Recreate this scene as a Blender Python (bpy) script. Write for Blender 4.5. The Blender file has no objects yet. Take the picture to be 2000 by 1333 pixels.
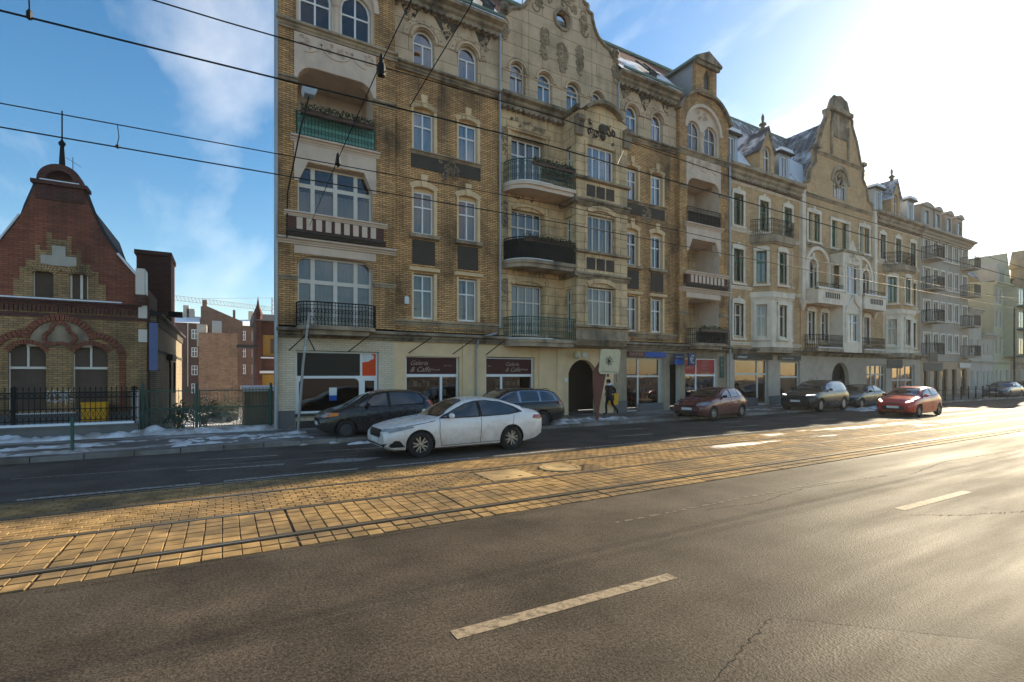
import bpy, math, random
from mathutils import Vector, Matrix
from mathutils.geometry import delaunay_2d_cdt
from mathutils.bvhtree import BVHTree
random.seed(7)
scn = bpy.context.scene
COL = scn.collection
PI = math.pi
rad = math.radians

# ------------------------------------------------------------------ camera
CAM_H = 2.1
cam_d = bpy.data.cameras.new('camera'); cam = bpy.data.objects.new('camera', cam_d); COL.objects.link(cam)
cam.location = (0, 0, CAM_H); cam.rotation_euler = (rad(90), 0, rad(-30))
cam_d.sensor_width = 36; cam_d.lens = 975/2000*36
cam_d.shift_y = (732-666.5)/2000
cam_d.clip_start = 0.1; cam_d.clip_end = 3000
scn.camera = cam
# ------------------------------------------------------------------ sky
SUN_PHI, SUN_EL = 13.0, 24.5            # sun azimuth measured from +X towards +Y, elevation
SKY_STR, SUN_STR, EXPO = 0.082, 2.75, 2.15
w = bpy.data.worlds.new('World'); scn.world = w; w.use_nodes = True
wt = w.node_tree; wt.nodes.clear()
wo = wt.nodes.new('ShaderNodeOutputWorld'); bg = wt.nodes.new('ShaderNodeBackground')
sky = wt.nodes.new('ShaderNodeTexSky'); sky.sky_type = 'NISHITA'; sky.sun_disc = False
sky.sun_elevation = rad(SUN_EL); sky.sun_rotation = rad(90-SUN_PHI)
sky.air_density = 1.0; sky.dust_density = 0.4; sky.ozone_density = 3.0
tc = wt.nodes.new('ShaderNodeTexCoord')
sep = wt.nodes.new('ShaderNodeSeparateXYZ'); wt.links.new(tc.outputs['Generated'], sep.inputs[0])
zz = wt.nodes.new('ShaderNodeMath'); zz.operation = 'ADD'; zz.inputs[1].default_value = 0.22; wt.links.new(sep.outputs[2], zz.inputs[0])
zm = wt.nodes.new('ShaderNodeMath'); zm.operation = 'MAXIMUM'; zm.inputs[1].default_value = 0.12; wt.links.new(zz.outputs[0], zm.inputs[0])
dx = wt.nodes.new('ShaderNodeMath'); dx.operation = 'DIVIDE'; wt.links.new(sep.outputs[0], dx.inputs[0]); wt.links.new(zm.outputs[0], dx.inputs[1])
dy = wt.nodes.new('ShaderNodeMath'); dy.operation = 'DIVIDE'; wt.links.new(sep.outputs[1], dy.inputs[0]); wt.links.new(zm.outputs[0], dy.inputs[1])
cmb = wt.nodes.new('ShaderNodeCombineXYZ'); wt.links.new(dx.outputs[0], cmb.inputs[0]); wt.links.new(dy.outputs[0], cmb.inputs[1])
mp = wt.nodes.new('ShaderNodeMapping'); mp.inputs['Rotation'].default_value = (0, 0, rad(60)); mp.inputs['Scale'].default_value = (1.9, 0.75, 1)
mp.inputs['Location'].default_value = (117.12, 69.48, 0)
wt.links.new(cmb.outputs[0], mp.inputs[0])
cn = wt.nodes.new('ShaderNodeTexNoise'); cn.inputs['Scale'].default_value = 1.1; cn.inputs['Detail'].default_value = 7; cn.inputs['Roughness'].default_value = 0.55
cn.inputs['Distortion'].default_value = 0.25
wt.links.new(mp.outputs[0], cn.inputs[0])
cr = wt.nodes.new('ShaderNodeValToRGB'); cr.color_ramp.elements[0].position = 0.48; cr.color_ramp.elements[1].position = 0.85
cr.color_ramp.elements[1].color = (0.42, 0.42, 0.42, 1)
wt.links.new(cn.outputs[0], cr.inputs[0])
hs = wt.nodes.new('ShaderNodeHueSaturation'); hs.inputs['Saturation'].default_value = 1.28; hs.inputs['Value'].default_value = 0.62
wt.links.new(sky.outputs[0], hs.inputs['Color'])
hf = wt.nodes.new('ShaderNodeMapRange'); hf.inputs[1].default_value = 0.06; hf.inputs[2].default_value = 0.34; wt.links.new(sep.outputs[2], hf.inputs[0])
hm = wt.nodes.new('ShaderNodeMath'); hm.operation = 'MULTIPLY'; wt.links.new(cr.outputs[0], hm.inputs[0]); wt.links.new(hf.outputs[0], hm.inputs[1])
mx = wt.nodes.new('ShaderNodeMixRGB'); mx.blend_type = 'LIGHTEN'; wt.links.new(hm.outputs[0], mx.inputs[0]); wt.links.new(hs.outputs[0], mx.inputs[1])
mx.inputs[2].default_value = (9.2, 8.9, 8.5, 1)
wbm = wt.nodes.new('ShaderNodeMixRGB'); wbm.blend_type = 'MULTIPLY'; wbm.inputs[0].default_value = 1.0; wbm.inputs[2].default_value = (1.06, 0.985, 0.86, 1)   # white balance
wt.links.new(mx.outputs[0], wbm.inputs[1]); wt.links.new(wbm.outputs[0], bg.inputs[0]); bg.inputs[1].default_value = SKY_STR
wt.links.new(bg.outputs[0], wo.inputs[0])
# ------------------------------------------------------------------ sun
sd = bpy.data.lights.new('sun', 'SUN'); sd.energy = SUN_STR; sd.angle = rad(0.55); sd.color = (1.0, 0.85, 0.60)
so = bpy.data.objects.new('sun', sd); COL.objects.link(so); so.location = (60, 14, 40)
so.rotation_euler = (0, rad(90-SUN_EL), rad(SUN_PHI))
# ------------------------------------------------------------------ exposure
vs = scn.view_settings; vs.view_transform = 'Standard'; vs.look = 'None'; vs.exposure = EXPO; vs.gamma = 1.0
scn.cycles.max_bounces = 6; scn.cycles.diffuse_bounces = 3; scn.cycles.glossy_bounces = 3
scn.cycles.transparent_max_bounces = 8; scn.cycles.caustics_reflective = False; scn.cycles.caustics_refractive = False

# ================================================================== mesh helpers
class MB:
    def __init__(s): s.v = []; s.f = []; s.m = []
    def add(s, vs, fs, m=0):
        b = len(s.v); s.v += [tuple(v) for v in vs]
        for f in fs: s.f.append(tuple(b+i for i in f)); s.m.append(m)
        return s
    def box(s, x0, x1, y0, y1, z0, z1, m=0):
        return s.add([(x0,y0,z0),(x1,y0,z0),(x1,y1,z0),(x0,y1,z0),(x0,y0,z1),(x1,y0,z1),(x1,y1,z1),(x0,y1,z1)],
                     [(3,2,1,0),(4,5,6,7),(0,1,5,4),(1,2,6,5),(2,3,7,6),(3,0,4,7)], m)
    def prism(s, poly, a0, a1, axis='y', m=0, caps=True, mc=None):
        n = len(poly)
        def P(p, a):
            if axis == 'y': return (p[0], a, p[1])
            if axis == 'x': return (a, p[0], p[1])
            return (p[0], p[1], a)
        vs = [P(p, a0) for p in poly]+[P(p, a1) for p in poly]
        s.add(vs, [(i, (i+1) % n, (i+1) % n+n, i+n) for i in range(n)], m)
        if caps: s.add(vs, [tuple(range(n)), tuple(reversed(range(n, 2*n)))], m if mc is None else mc)
        return s
    def tube(s, pts, r, n=5, m=0, cap=True):
        pts = [Vector(p) for p in pts]; k = len(pts); vs = []
        rs = r if isinstance(r, (list, tuple)) else [r]*k
        for i, p in enumerate(pts):
            d = (pts[min(i+1, k-1)]-pts[max(i-1, 0)])
            d = d.normalized() if d.length > 1e-9 else Vector((0,0,1))
            a = Vector((0,0,1)) if abs(d.z) < 0.9 else Vector((1,0,0))
            u = d.cross(a).normalized(); v = d.cross(u)
            for j in range(n):
                t = 2*PI*j/n+PI/4
                vs.append(p+(u*math.cos(t)+v*math.sin(t))*rs[i])
        fs = [(i*n+j, i*n+(j+1) % n, (i+1)*n+(j+1) % n, (i+1)*n+j) for i in range(k-1) for j in range(n)]
        if cap: fs += [tuple(range(n)), tuple(reversed(range((k-1)*n, k*n)))]
        return s.add(vs, fs, m)
    def lathe(s, c, prof, n=12, axis='z', m=0):
        vs = []
        for (r, h) in prof:
            for j in range(n):
                t = 2*PI*j/n; a, b = r*math.cos(t), r*math.sin(t)
                if axis == 'z': vs.append((c[0]+a, c[1]+b, c[2]+h))
                elif axis == 'y': vs.append((c[0]+a, c[1]+h, c[2]+b))
                else: vs.append((c[0]+h, c[1]+a, c[2]+b))
        k = len(prof)
        return s.add(vs, [(i*n+j, i*n+(j+1) % n, (i+1)*n+(j+1) % n, (i+1)*n+j) for i in range(k-1) for j in range(n)], m)
    def plate(s, outer, holes, y0, depth, m=0, mr=None, rim=True, sill=None):
        """front sheet at y0 (facing -y) with holes; reveals run back by depth"""
        pts = []; edges = []
        for loop in [outer]+list(holes):
            b = len(pts); n = len(loop)
            pts += [Vector((p[0], p[1])) for p in loop]
            edges += [(b+i, b+(i+1) % n) for i in range(n)]
        r = delaunay_2d_cdt(pts, edges, [], 0, 1e-5)
        V, Fc = r[0], r[2]
        fs = []
        for f in Fc:
            cx = sum(V[i].x for i in f)/len(f); cz = sum(V[i].y for i in f)/len(f)
            if not inside(outer, cx, cz): continue
            if any(inside(h, cx, cz) for h in holes): continue
            a, b_, c = [V[i] for i in f[:3]]
            if (b_.x-a.x)*(c.y-a.y)-(b_.y-a.y)*(c.x-a.x) < 0: f = tuple(reversed(f))
            fs.append(tuple(f))
        s.add([(p.x, y0, p.y) for p in V], fs, m)
        mr = m if mr is None else mr
        for loop in (holes if not rim else list(holes)+[outer]):
            n = len(loop)
            s.add([(p[0], y0, p[1]) for p in loop]+[(p[0], y0+depth, p[1]) for p in loop],
                  [(i, (i+1) % n, (i+1) % n+n, i+n) for i in range(n)], mr if loop is not outer else m)
        return s
    def mesh(s, name, mats, smooth=False, sharp=None):
        me = bpy.data.meshes.new(name); me.from_pydata(s.v, [], s.f)
        for m_ in (mats if isinstance(mats, (list, tuple)) else [mats]): me.materials.append(m_)
        if any(s.m): me.polygons.foreach_set('material_index', s.m)
        if smooth:
            me.polygons.foreach_set('use_smooth', [True]*len(me.polygons))
            if sharp: me.set_sharp_from_angle(angle=rad(sharp))
        me.update()
        return me
def inside(poly, x, z):
    c = False; n = len(poly); j = n-1
    for i in range(n):
        xi, zi = poly[i]; xj, zj = poly[j]
        if (zi > z) != (zj > z) and x < (xj-xi)*(z-zi)/(zj-zi)+xi: c = not c
        j = i
    return c
WORLD_ROOT = set()
def tag(o, label=None, cat=None, group=None, kind=None):
    if label: o['label'] = label
    if cat: o['category'] = cat
    if group: o['group'] = group
    if kind: o['kind'] = kind
    return o
def thing(name, label, cat, loc=(0,0,0), rz=0, group=None, world=True):
    o = bpy.data.objects.new(name, None); COL.objects.link(o); o.location = loc; o.rotation_euler = (0,0,rz)
    o.empty_display_size = 0.2
    if world: WORLD_ROOT.add(o.name)
    return tag(o, label, cat, group)
def put(name, me, parent=None, loc=(0,0,0), rot=(0,0,0)):
    o = bpy.data.objects.new(name, me); COL.objects.link(o); o.location = loc; o.rotation_euler = rot
    if parent is not None:
        o.parent = parent
        if parent.name in WORLD_ROOT: o.matrix_parent_inverse = Matrix.Translation(-Vector(parent.location))
    return o
SPLIT = {'impost_band','pilaster','window_surround','plinth','pilaster_strip','snow_cap','lane_dash','faded_marking','road_crack','tram_rail','chimney','awning_stay',
         'floor_slab','timber_panel','roof_snow','wall_side','wall_return','bracket','dark_panel','window_frame','cable','arch_stone','cable_box','tie_bar','kerb','spandrel_panel','insulator',
         'gateway_passage','wing_band','clamp','brace','window','vent_pipe','gable_front','wing_left','barrier_rail','fence_rail','board'}
STUFF_PART = {'relief','dentils','stock','graffiti','lattice','fence_ornament','foliage','crown','voussoirs','railing','worn_marking','emblem','stems','jib','mast','gable_coping','gable_trim','window_arch','brick_cornice','trefoil','oriel_trim','skylight','roof_seam','balcony','cornice','eaves_cornice','parapet'}
def components(mb):
    par = list(range(len(mb.v)))
    def find(a):
        while par[a] != a: par[a] = par[par[a]]; a = par[a]
        return a
    key = {}
    for i, v in enumerate(mb.v):
        k = (round(v[0],4), round(v[1],4), round(v[2],4))
        if k in key: par[find(i)] = find(key[k])
        else: key[k] = i
    for f in mb.f:
        for q in f[1:]: par[find(q)] = find(f[0])
    out = {}
    for f, m_ in zip(mb.f, mb.m): out.setdefault(find(f[0]), []).append((f, m_))
    res = []
    for fs in out.values():
        b = MB(); ids = {}
        for f, m_ in fs:
            for q in f:
                if q not in ids: ids[q] = len(b.v); b.v.append(mb.v[q])
            b.f.append(tuple(ids[q] for q in f)); b.m.append(m_)
        res.append(b)
    return res
def mk(name, mb, mats, parent=None, loc=(0,0,0), rot=(0,0,0), smooth=False, sharp=None):
    if name in SPLIT and parent is not None:
        cs = components(mb)
        if 1 < len(cs) <= 40:
            return [put(name, b.mesh(name, mats, smooth, sharp), parent, loc, rot) for b in cs][0]
    if name in STUFF_PART and parent is not None and len(components(mb)) > 1:
        o = put(name, mb.mesh(name, mats, smooth, sharp), parent, loc, rot); o['kind'] = 'stuff'; return o
    return put(name, mb.mesh(name, mats, smooth, sharp), parent, loc, rot)
def copy_tree(o, parent=None):
    c = o.copy(); COL.objects.link(c); c.parent = parent
    if o.name in WORLD_ROOT: WORLD_ROOT.add(c.name)
    for ch in o.children: copy_tree(ch, c)
    return c
def arc(cx, cz, r, a0, a1, n):
    return [(cx+r*math.cos(rad(a0+(a1-a0)*i/n)), cz+r*math.sin(rad(a0+(a1-a0)*i/n))) for i in range(n+1)]
def rect(x0, x1, z0, z1): return [(x0,z0),(x1,z0),(x1,z1),(x0,z1)]
def arched(x0, x1, z0, z1, rise, n=8):
    """rectangle whose top is an arc that rises by rise to z1"""
    if rise <= 0.001: return rect(x0, x1, z0, z1)
    a = (x1-x0)/2; R = (a*a+rise*rise)/(2*rise); c = (x0+x1)/2; zc = z1-R
    t = math.degrees(math.asin(min(1, a/R)))
    if rise >= a: t = 90
    return [(x0,z0),(x1,z0)]+arc(c, zc, R, 90-t, 90+t, n)
def rounded_top(x0, x1, z0, z1, r, n=5):
    return [(x0,z0),(x1,z0)]+arc(x1-r, z1-r, r, 0, 90, n)+arc(x0+r, z1-r, r, 90, 180, n)
def ring(mb, cx, cz, r0, r1, a0, a1, y0, y1, n=14, m=0, sep=0.0):
    """arch ring of n voussoirs standing proud from y0 (front) to y1 (back)"""
    for i in range(n):
        b0 = a0+(a1-a0)*(i+sep/2)/n; b1 = a0+(a1-a0)*(i+1-sep/2)/n
        p = [(cx+r*math.cos(rad(b)), cz+r*math.sin(rad(b))) for r, b in ((r0,b0),(r1,b0),(r1,b1),(r0,b1))]
        mb.prism(p, y0, y1, 'y', m)
def text_mesh(s, size, mat_, shear=0.0, align='LEFT', ext=0.004):
    cu = bpy.data.curves.new('lettering', 'FONT'); cu.body = s; cu.size = size; cu.shear = shear; cu.align_x = align
    cu.extrude = ext; cu.resolution_u = 3
    ob = bpy.data.objects.new('lettering', cu); COL.objects.link(ob)
    dg = bpy.context.evaluated_depsgraph_get(); me = bpy.data.meshes.new_from_object(ob.evaluated_get(dg))
    bpy.data.objects.remove(ob); bpy.data.curves.remove(cu)
    me.materials.clear(); me.materials.append(mat_)
    return me

# ================================================================== materials
class NT:
    def __init__(s, name):
        s.mat = bpy.data.materials.new(name); s.mat.use_nodes = True; s.t = s.mat.node_tree; s.t.nodes.clear()
        s.out = s.t.nodes.new('ShaderNodeOutputMaterial')
    def n(s, typ, ins=None, **props):
        nd = s.t.nodes.new('ShaderNode'+typ)
        for k, v in props.items(): setattr(nd, k, v)
        for k, v in (ins or {}).items():
            if isinstance(v, tuple) and len(v) == 2 and hasattr(v[0], 'outputs'): s.t.links.new(v[0].outputs[v[1]], nd.inputs[k])
            elif hasattr(v, 'outputs'): s.t.links.new(v.outputs[0], nd.inputs[k])
            else: nd.inputs[k].default_value = v
        return nd
    def math(s, op, a, b=0.0, clamp=False):
        nd = s.t.nodes.new('ShaderNodeMath'); nd.operation = op; nd.use_clamp = clamp
        for i, v in enumerate((a, b)):
            if isinstance(v, tuple): s.t.links.new(v[0].outputs[v[1]], nd.inputs[i])
            elif hasattr(v, 'outputs'): s.t.links.new(v.outputs[0], nd.inputs[i])
            else: nd.inputs[i].default_value = v
        return nd
    def mix(s, f, a, b, typ='MIX'):
        nd = s.t.nodes.new('ShaderNodeMixRGB'); nd.blend_type = typ
        for i, v in enumerate((f, a, b)):
            if hasattr(v, 'outputs'): s.t.links.new(v.outputs[0], nd.inputs[i])
            elif isinstance(v, tuple) and hasattr(v[0], 'outputs'): s.t.links.new(v[0].outputs[v[1]], nd.inputs[i])
            elif isinstance(v, (tuple, list)): nd.inputs[i].default_value = (*v[:3], 1)
            else: nd.inputs[i].default_value = v
        return nd
    def ramp(s, f, p0, p1, c0=0.0, c1=1.0):
        nd = s.t.nodes.new('ShaderNodeMapRange'); nd.clamp = True
        s.t.links.new(f.outputs[0], nd.inputs[0])
        for i, v in enumerate((p0, p1, c0, c1)): nd.inputs[i+1].default_value = v
        return nd
    def noise(s, vec, scale, detail=4, rough=0.55):
        return s.n('TexNoise', {'Vector': vec, 'Scale': scale, 'Detail': detail, 'Roughness': rough})
    def pos(s): return s.n('NewGeometry')
    def scaled(s, vec, sc):
        return s.n('Mapping', {'Vector': vec, 'Scale': sc})
    def done(s, col, rough=0.8, bump=None, strength=0.3, dist=0.01, spec=0.3, **ins):
        b = s.t.nodes.new('ShaderNodeBsdfPrincipled')
        for k, v in (('Base Color', col), ('Roughness', rough)):
            if hasattr(v, 'outputs'): s.t.links.new(v.outputs[0], b.inputs[k])
            elif isinstance(v, (tuple, list)): b.inputs[k].default_value = (*v[:3], 1)
            else: b.inputs[k].default_value = v
        b.inputs['Specular IOR Level'].default_value = spec
        for k, v in ins.items(): b.inputs[k].default_value = v
        if bump is not None:
            bn = s.n('Bump', {'Height': bump, 'Strength': strength, 'Distance': dist}); s.t.links.new(bn.outputs[0], b.inputs['Normal'])
        s.t.links.new(b.outputs[0], s.out.inputs[0])
        return s.mat
def hexc(r, g, b):
    f = lambda c: ((c/255+0.055)/1.055)**2.4 if c > 10 else c/255/12.92
    return (f(r), f(g), f(b))
def wall_uv(t):
    """(u, z) over walls of any facing, in metres"""
    g = t.pos(); sp = t.n('SeparateXYZ', {0: (g, 'Position')}); sn = t.n('SeparateXYZ', {0: (g, 'True Normal')})
    k = t.math('GREATER_THAN', t.math('ABSOLUTE', (sn, 0)), 0.75)
    u = t.n('Mix', {0: k, 2: (sp, 0), 3: (sp, 1)}, data_type='FLOAT')
    return t.n('CombineXYZ', {0: u, 1: (sp, 2)}), g
def grime(t, col, g, amount=0.6, tint=(0.035, 0.03, 0.026), scale=0.45, lo=0.5, hi=0.72):
    n1 = t.noise((g, 'Position'), scale, 7, 0.62)
    st = t.noise(t.scaled((g, 'Position'), (1.6, 1.6, 0.18)), 1.3, 5, 0.6)
    f = t.math('MULTIPLY', t.ramp(t.math('ADD', t.math('MULTIPLY', n1, 0.62), t.math('MULTIPLY', st, 0.38)), lo, hi), amount)
    return t.mix(f, col, tint)
def brick_mat(name, c1, c2, mortar, dirt=0.6, bw=0.26, bh=0.078, lo=0.5, hi=0.72, tint=(0.03,0.026,0.022), mb=0.012):
    t = NT(name); uv, g = wall_uv(t)
    br = t.n('TexBrick', {'Vector': uv, 'Color1': (*c1,1), 'Color2': (*c2,1), 'Mortar': (*mortar,1), 'Scale': 1.0, 'Mortar Size': mb,
             'Mortar Smooth': 0.2, 'Bias': 0.0, 'Brick Width': bw, 'Row Height': bh})
    v = t.noise((g, 'Position'), 1.1, 5); br2 = t.mix(1.0, br, t.n('Mix', {0: v, 2: 0.72, 3: 1.3}, data_type='FLOAT'), 'MULTIPLY')
    col = grime(t, br2, g, dirt, tint=tint, lo=lo, hi=hi)
    hgt = t.math('SUBTRACT', t.math('MULTIPLY', t.noise((g, 'Position'), 40, 3), 0.3), (br, 1))
    return t.done(col, 0.85, hgt, 0.55, 0.012)
def plaster_mat(name, c, dirt=0.5, lo=0.48, hi=0.75, tint=(0.05,0.043,0.036), rough=0.88, scale=0.6, blocks=None):
    t = NT(name); uv, g = wall_uv(t)
    v = t.noise((g, 'Position'), 2.2, 6)
    c0 = t.mix(1.0, c, t.n('Mix', {0: v, 2: 0.8, 3: 1.2}, data_type='FLOAT'), 'MULTIPLY')
    h = t.math('MULTIPLY', t.noise((g, 'Position'), 28, 4), 0.4)
    if blocks:
        br = t.n('TexBrick', {'Vector': uv, 'Color1': (1,1,1,1), 'Color2': (.9,.9,.9,1), 'Mortar': (.45,.42,.4,1), 'Scale': 1.0, 'Mortar Size': 0.018,
                 'Mortar Smooth': 0.3, 'Brick Width': blocks[0], 'Row Height': blocks[1]})
        c0 = t.mix(1.0, c0, br, 'MULTIPLY'); h = t.math('SUBTRACT', h, (br, 1))
    col = grime(t, c0, g, dirt, tint=tint, scale=scale, lo=lo, hi=hi)
    return t.done(col, rough, h, 0.5, 0.012)
def flat_mat(name, c, rough=0.5, metal=0.0, spec=0.22, var=0.15, coat=0.0, bump=0.0, **kw):
    t = NT(name); g = t.pos(); v = t.noise((g, 'Position'), 5.0, 5)
    col = t.mix(1.0, c, t.n('Mix', {0: v, 2: 1-var, 3: 1+var}, data_type='FLOAT'), 'MULTIPLY')
    ins = {'Metallic': metal, 'Coat Weight': coat, 'Coat Roughness': 0.06}; ins.update(kw)
    return t.done(col, rough, v if bump else None, bump, 0.01, spec, **ins)
def glass_mat(name, tint=(0.55,0.58,0.6), gl=(1.0,0.88,0.84), base=0.05, rough=0.02):
    t = NT(name)
    f = t.n('Fresnel', {'IOR': 1.5})
    k = t.math('ADD', t.math('MULTIPLY', f, 1.5), base, True)
    g = t.pos(); nz = t.noise((g, 'Position'), 1.4, 2)
    bn = t.n('Bump', {'Height': nz, 'Strength': 0.12, 'Distance': 0.02})
    a = t.n('BsdfTransparent', {'Color': (*tint,1)}); b = t.n('BsdfGlossy', {'Color': (*gl,1), 'Roughness': rough, 'Normal': bn})
    m = t.n('MixShader', {0: k, 1: a, 2: b}); t.t.links.new(m.outputs[0], t.out.inputs[0])
    return t.mat

M = {}
M['brickA'] = brick_mat('ochre_brick', (0.85,0.485,0.20), (0.54,0.285,0.115), (0.12,0.072,0.04), 0.9, lo=0.455, hi=0.64, tint=(0.05,0.034,0.022))
M['brickB'] = brick_mat('orange_brick', (0.78,0.49,0.24), (0.60,0.36,0.17), (0.34,0.25,0.16), 0.45, lo=0.5, hi=0.75)
M['brickR'] = brick_mat('red_brick', (0.36,0.118,0.066), (0.25,0.08,0.048), (0.11,0.062,0.045), 0.85, bw=0.24, bh=0.075, lo=0.44, hi=0.68, mb=0.008)
M['brickH'] = brick_mat('house_yellow_brick', (0.52,0.32,0.145), (0.36,0.215,0.10), (0.12,0.085,0.055), 0.9, bw=0.24, bh=0.075, lo=0.43, hi=0.66, mb=0.008)
M['brickG'] = brick_mat('grey_yellow_brick', (0.33,0.27,0.18), (0.25,0.2,0.14), (0.14,0.12,0.1), 0.5, bw=0.24, bh=0.075)
M['brickBr'] = brick_mat('brown_brick', (0.20,0.10,0.065), (0.13,0.068,0.045), (0.08,0.055,0.045), 0.6, bw=0.5, bh=0.2, mb=0.03)
M['brickO'] = brick_mat('far_orange_brick', (0.36,0.19,0.105), (0.24,0.12,0.065), (0.12,0.08,0.055), 0.6, bw=0.5, bh=0.2, mb=0.03)
M['brickD'] = brick_mat('dark_red_brick', (0.16,0.06,0.045), (0.11,0.045,0.036), (0.06,0.045,0.04), 0.6)
M['brickP'] = brick_mat('cream_painted_brick', (0.78,0.64,0.46), (0.70,0.57,0.41), (0.55,0.45,0.33), 0.35, bh=0.085)
M['stucco'] = plaster_mat('tan_stucco', (0.66,0.475,0.31), 0.72, lo=0.47, hi=0.70, tint=(0.13,0.095,0.065), blocks=(2.2, 0.62))
M['plaster'] = plaster_mat('warm_plaster', (0.80,0.56,0.315), 0.82, lo=0.46, hi=0.68, tint=(0.10,0.075,0.055), blocks=(0.9, 0.42))
M['stone'] = plaster_mat('weathered_stone', (0.46,0.35,0.235), 0.85, lo=0.42, hi=0.64, tint=(0.05,0.045,0.04), scale=1.1)
M['cornice'] = plaster_mat('sooty_cornice', (0.40,0.305,0.205), 0.88, lo=0.4, hi=0.6, tint=(0.035,0.03,0.025), scale=1.0)
M['pink'] = plaster_mat('pinkish_plaster', (0.70,0.54,0.42), 0.5, lo=0.5, hi=0.75, tint=(0.2,0.16,0.13))
M['dark'] = plaster_mat('soot_black_plaster', (0.065,0.055,0.045), 0.5, scale=2.0)
M['beige'] = plaster_mat('beige_shop_paint', (0.80,0.57,0.33), 0.4, lo=0.52, hi=0.8, tint=(0.22,0.16,0.11))
M['grime'] = plaster_mat('dirty_brown_render', (0.36,0.28,0.19), 0.7, lo=0.44, hi=0.68)
M['plinth'] = plaster_mat('grey_plinth', (0.17,0.16,0.15), 0.5)
M['whitestone'] = plaster_mat('white_stone_trim', (0.84,0.71,0.56), 0.55, lo=0.48, hi=0.72, tint=(0.25,0.2,0.16), scale=1.0)
M['shopB'] = plaster_mat('grey_brown_shop_wall', (0.52,0.42,0.33), 0.5, tint=(0.16,0.13,0.11))
M['greyC'] = plaster_mat('grey_render', (0.44,0.37,0.30), 0.5, tint=(0.15,0.13,0.11))
M['green'] = plaster_mat('pale_green_render', (0.50,0.48,0.33), 0.4, tint=(0.25,0.24,0.18))
M['paleD'] = plaster_mat('pale_grey_facade', (0.50,0.45,0.38), 0.4, tint=(0.25,0.22,0.2))
M['shopC'] = plaster_mat('tan_shop_wall', (0.5,0.34,0.22), 0.35, tint=(0.25,0.18,0.12))
M['white'] = flat_mat('white_window_paint', (0.86,0.84,0.82), 0.45, var=0.06)
M['oldwhite'] = flat_mat('aged_white_paint', (0.72,0.65,0.56), 0.6, var=0.12)
M['greenframe'] = flat_mat('green_window_paint', (0.06,0.17,0.085), 0.5)
M['brownframe'] = flat_mat('brown_window_paint', (0.10,0.06,0.045), 0.5)
M['iron'] = flat_mat('black_iron', (0.012,0.013,0.013), 0.6, spec=0.15)
M['greeniron'] = flat_mat('verdigris_iron', (0.03,0.10,0.08), 0.6)
M['greensheet'] = flat_mat('turquoise_sheet', (0.16,0.40,0.34), 0.6)
M['greenpost'] = flat_mat('green_painted_steel', (0.045,0.105,0.08), 0.5)
M['blackmesh'] = flat_mat('black_balcony_mesh', (0.025,0.03,0.028), 0.8)
M['zinc'] = flat_mat('zinc_pipe', (0.36,0.38,0.39), 0.45, metal=0.5)
M['steel'] = flat_mat('galvanised_steel', (0.30,0.30,0.29), 0.5, metal=0.4)
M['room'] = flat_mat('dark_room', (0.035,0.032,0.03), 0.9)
M['lacecloth'] = flat_mat('lace_curtain', (0.56,0.53,0.49), 0.9, var=0.1)
M['glass'] = glass_mat('window_glass')
M['glass_skyboost'] = glass_mat('upper_glass_sky_boost', base=0.2)  # same panes; brighter sky reflection of upper rows is built into the material
M['shopglass'] = glass_mat('shop_glass', (0.6,0.6,0.58), base=0.05)
M['farglass'] = flat_mat('far_window_glass', (0.10,0.10,0.105), 0.08, spec=0.9)
M['copper'] = flat_mat('green_copper', (0.16,0.26,0.24), 0.6)
M['darkpane'] = flat_mat('dark_display_glass', (0.010,0.010,0.011), 0.25, spec=0.25)
M['hoodcloth'] = flat_mat('white_hood', (0.7,0.7,0.72), 0.9)
M['maroon'] = flat_mat('maroon_sign', (0.058,0.010,0.012), 0.4)
M['red'] = flat_mat('red_sign', (0.42,0.035,0.035), 0.45)
M['orange'] = flat_mat('orange_red_sticker', (0.75,0.075,0.012), 0.45)
M['blue'] = flat_mat('blue_sign', (0.015,0.085,0.36), 0.4)
M['navy'] = flat_mat('navy_sign', (0.02,0.035,0.10), 0.4)
M['letter'] = flat_mat('pale_letters', (0.42,0.30,0.24), 0.5)
M['lettergrey'] = flat_mat('grey_letters', (0.55,0.55,0.55), 0.5)
M['charcoal'] = flat_mat('charcoal_fascia', (0.06,0.058,0.055), 0.6)
M['board'] = plaster_mat('grey_chipboard', (0.115,0.08,0.057), 0.6, scale=2)
M['cream'] = flat_mat('cream_board', (0.60,0.52,0.34), 0.5)
M['rustpost'] = flat_mat('rusty_brown_post', (0.16,0.06,0.045), 0.7)
M['yellow'] = flat_mat('yellow_plastic', (0.80,0.40,0.02), 0.45)
M['yellowwood'] = plaster_mat('yellow_wood', (0.36,0.22,0.05), 0.4)
M['banner'] = flat_mat('faded_blue_banner', (0.13,0.16,0.30), 0.7)
M['rubber'] = flat_mat('tyre_rubber', (0.02,0.02,0.021), 0.8, var=0.3)
M['alloy'] = flat_mat('alloy_rim', (0.42,0.42,0.42), 0.3, metal=0.8)
M['steelrim'] = flat_mat('dark_wheel_cover', (0.07,0.07,0.075), 0.45, metal=0.3)
M['carglass'] = flat_mat('car_glass', (0.018,0.022,0.025), 0.04, spec=0.9, var=0.05, coat=0.6)
M['blacktrim'] = flat_mat('black_trim', (0.015,0.015,0.016), 0.45)
M['seam'] = flat_mat('panel_gap', (0.02,0.018,0.017), 0.8)
M['chrome'] = flat_mat('chrome_trim', (0.35,0.35,0.36), 0.2, metal=1.0)
M['lamp'] = flat_mat('headlight_glass', (0.24,0.25,0.26), 0.06, spec=0.9, var=0.5)
M['indicator'] = flat_mat('amber_lamp', (0.75,0.22,0.04), 0.15)
M['tail'] = flat_mat('red_tail_lamp', (0.28,0.012,0.012), 0.12, spec=0.7)
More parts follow.
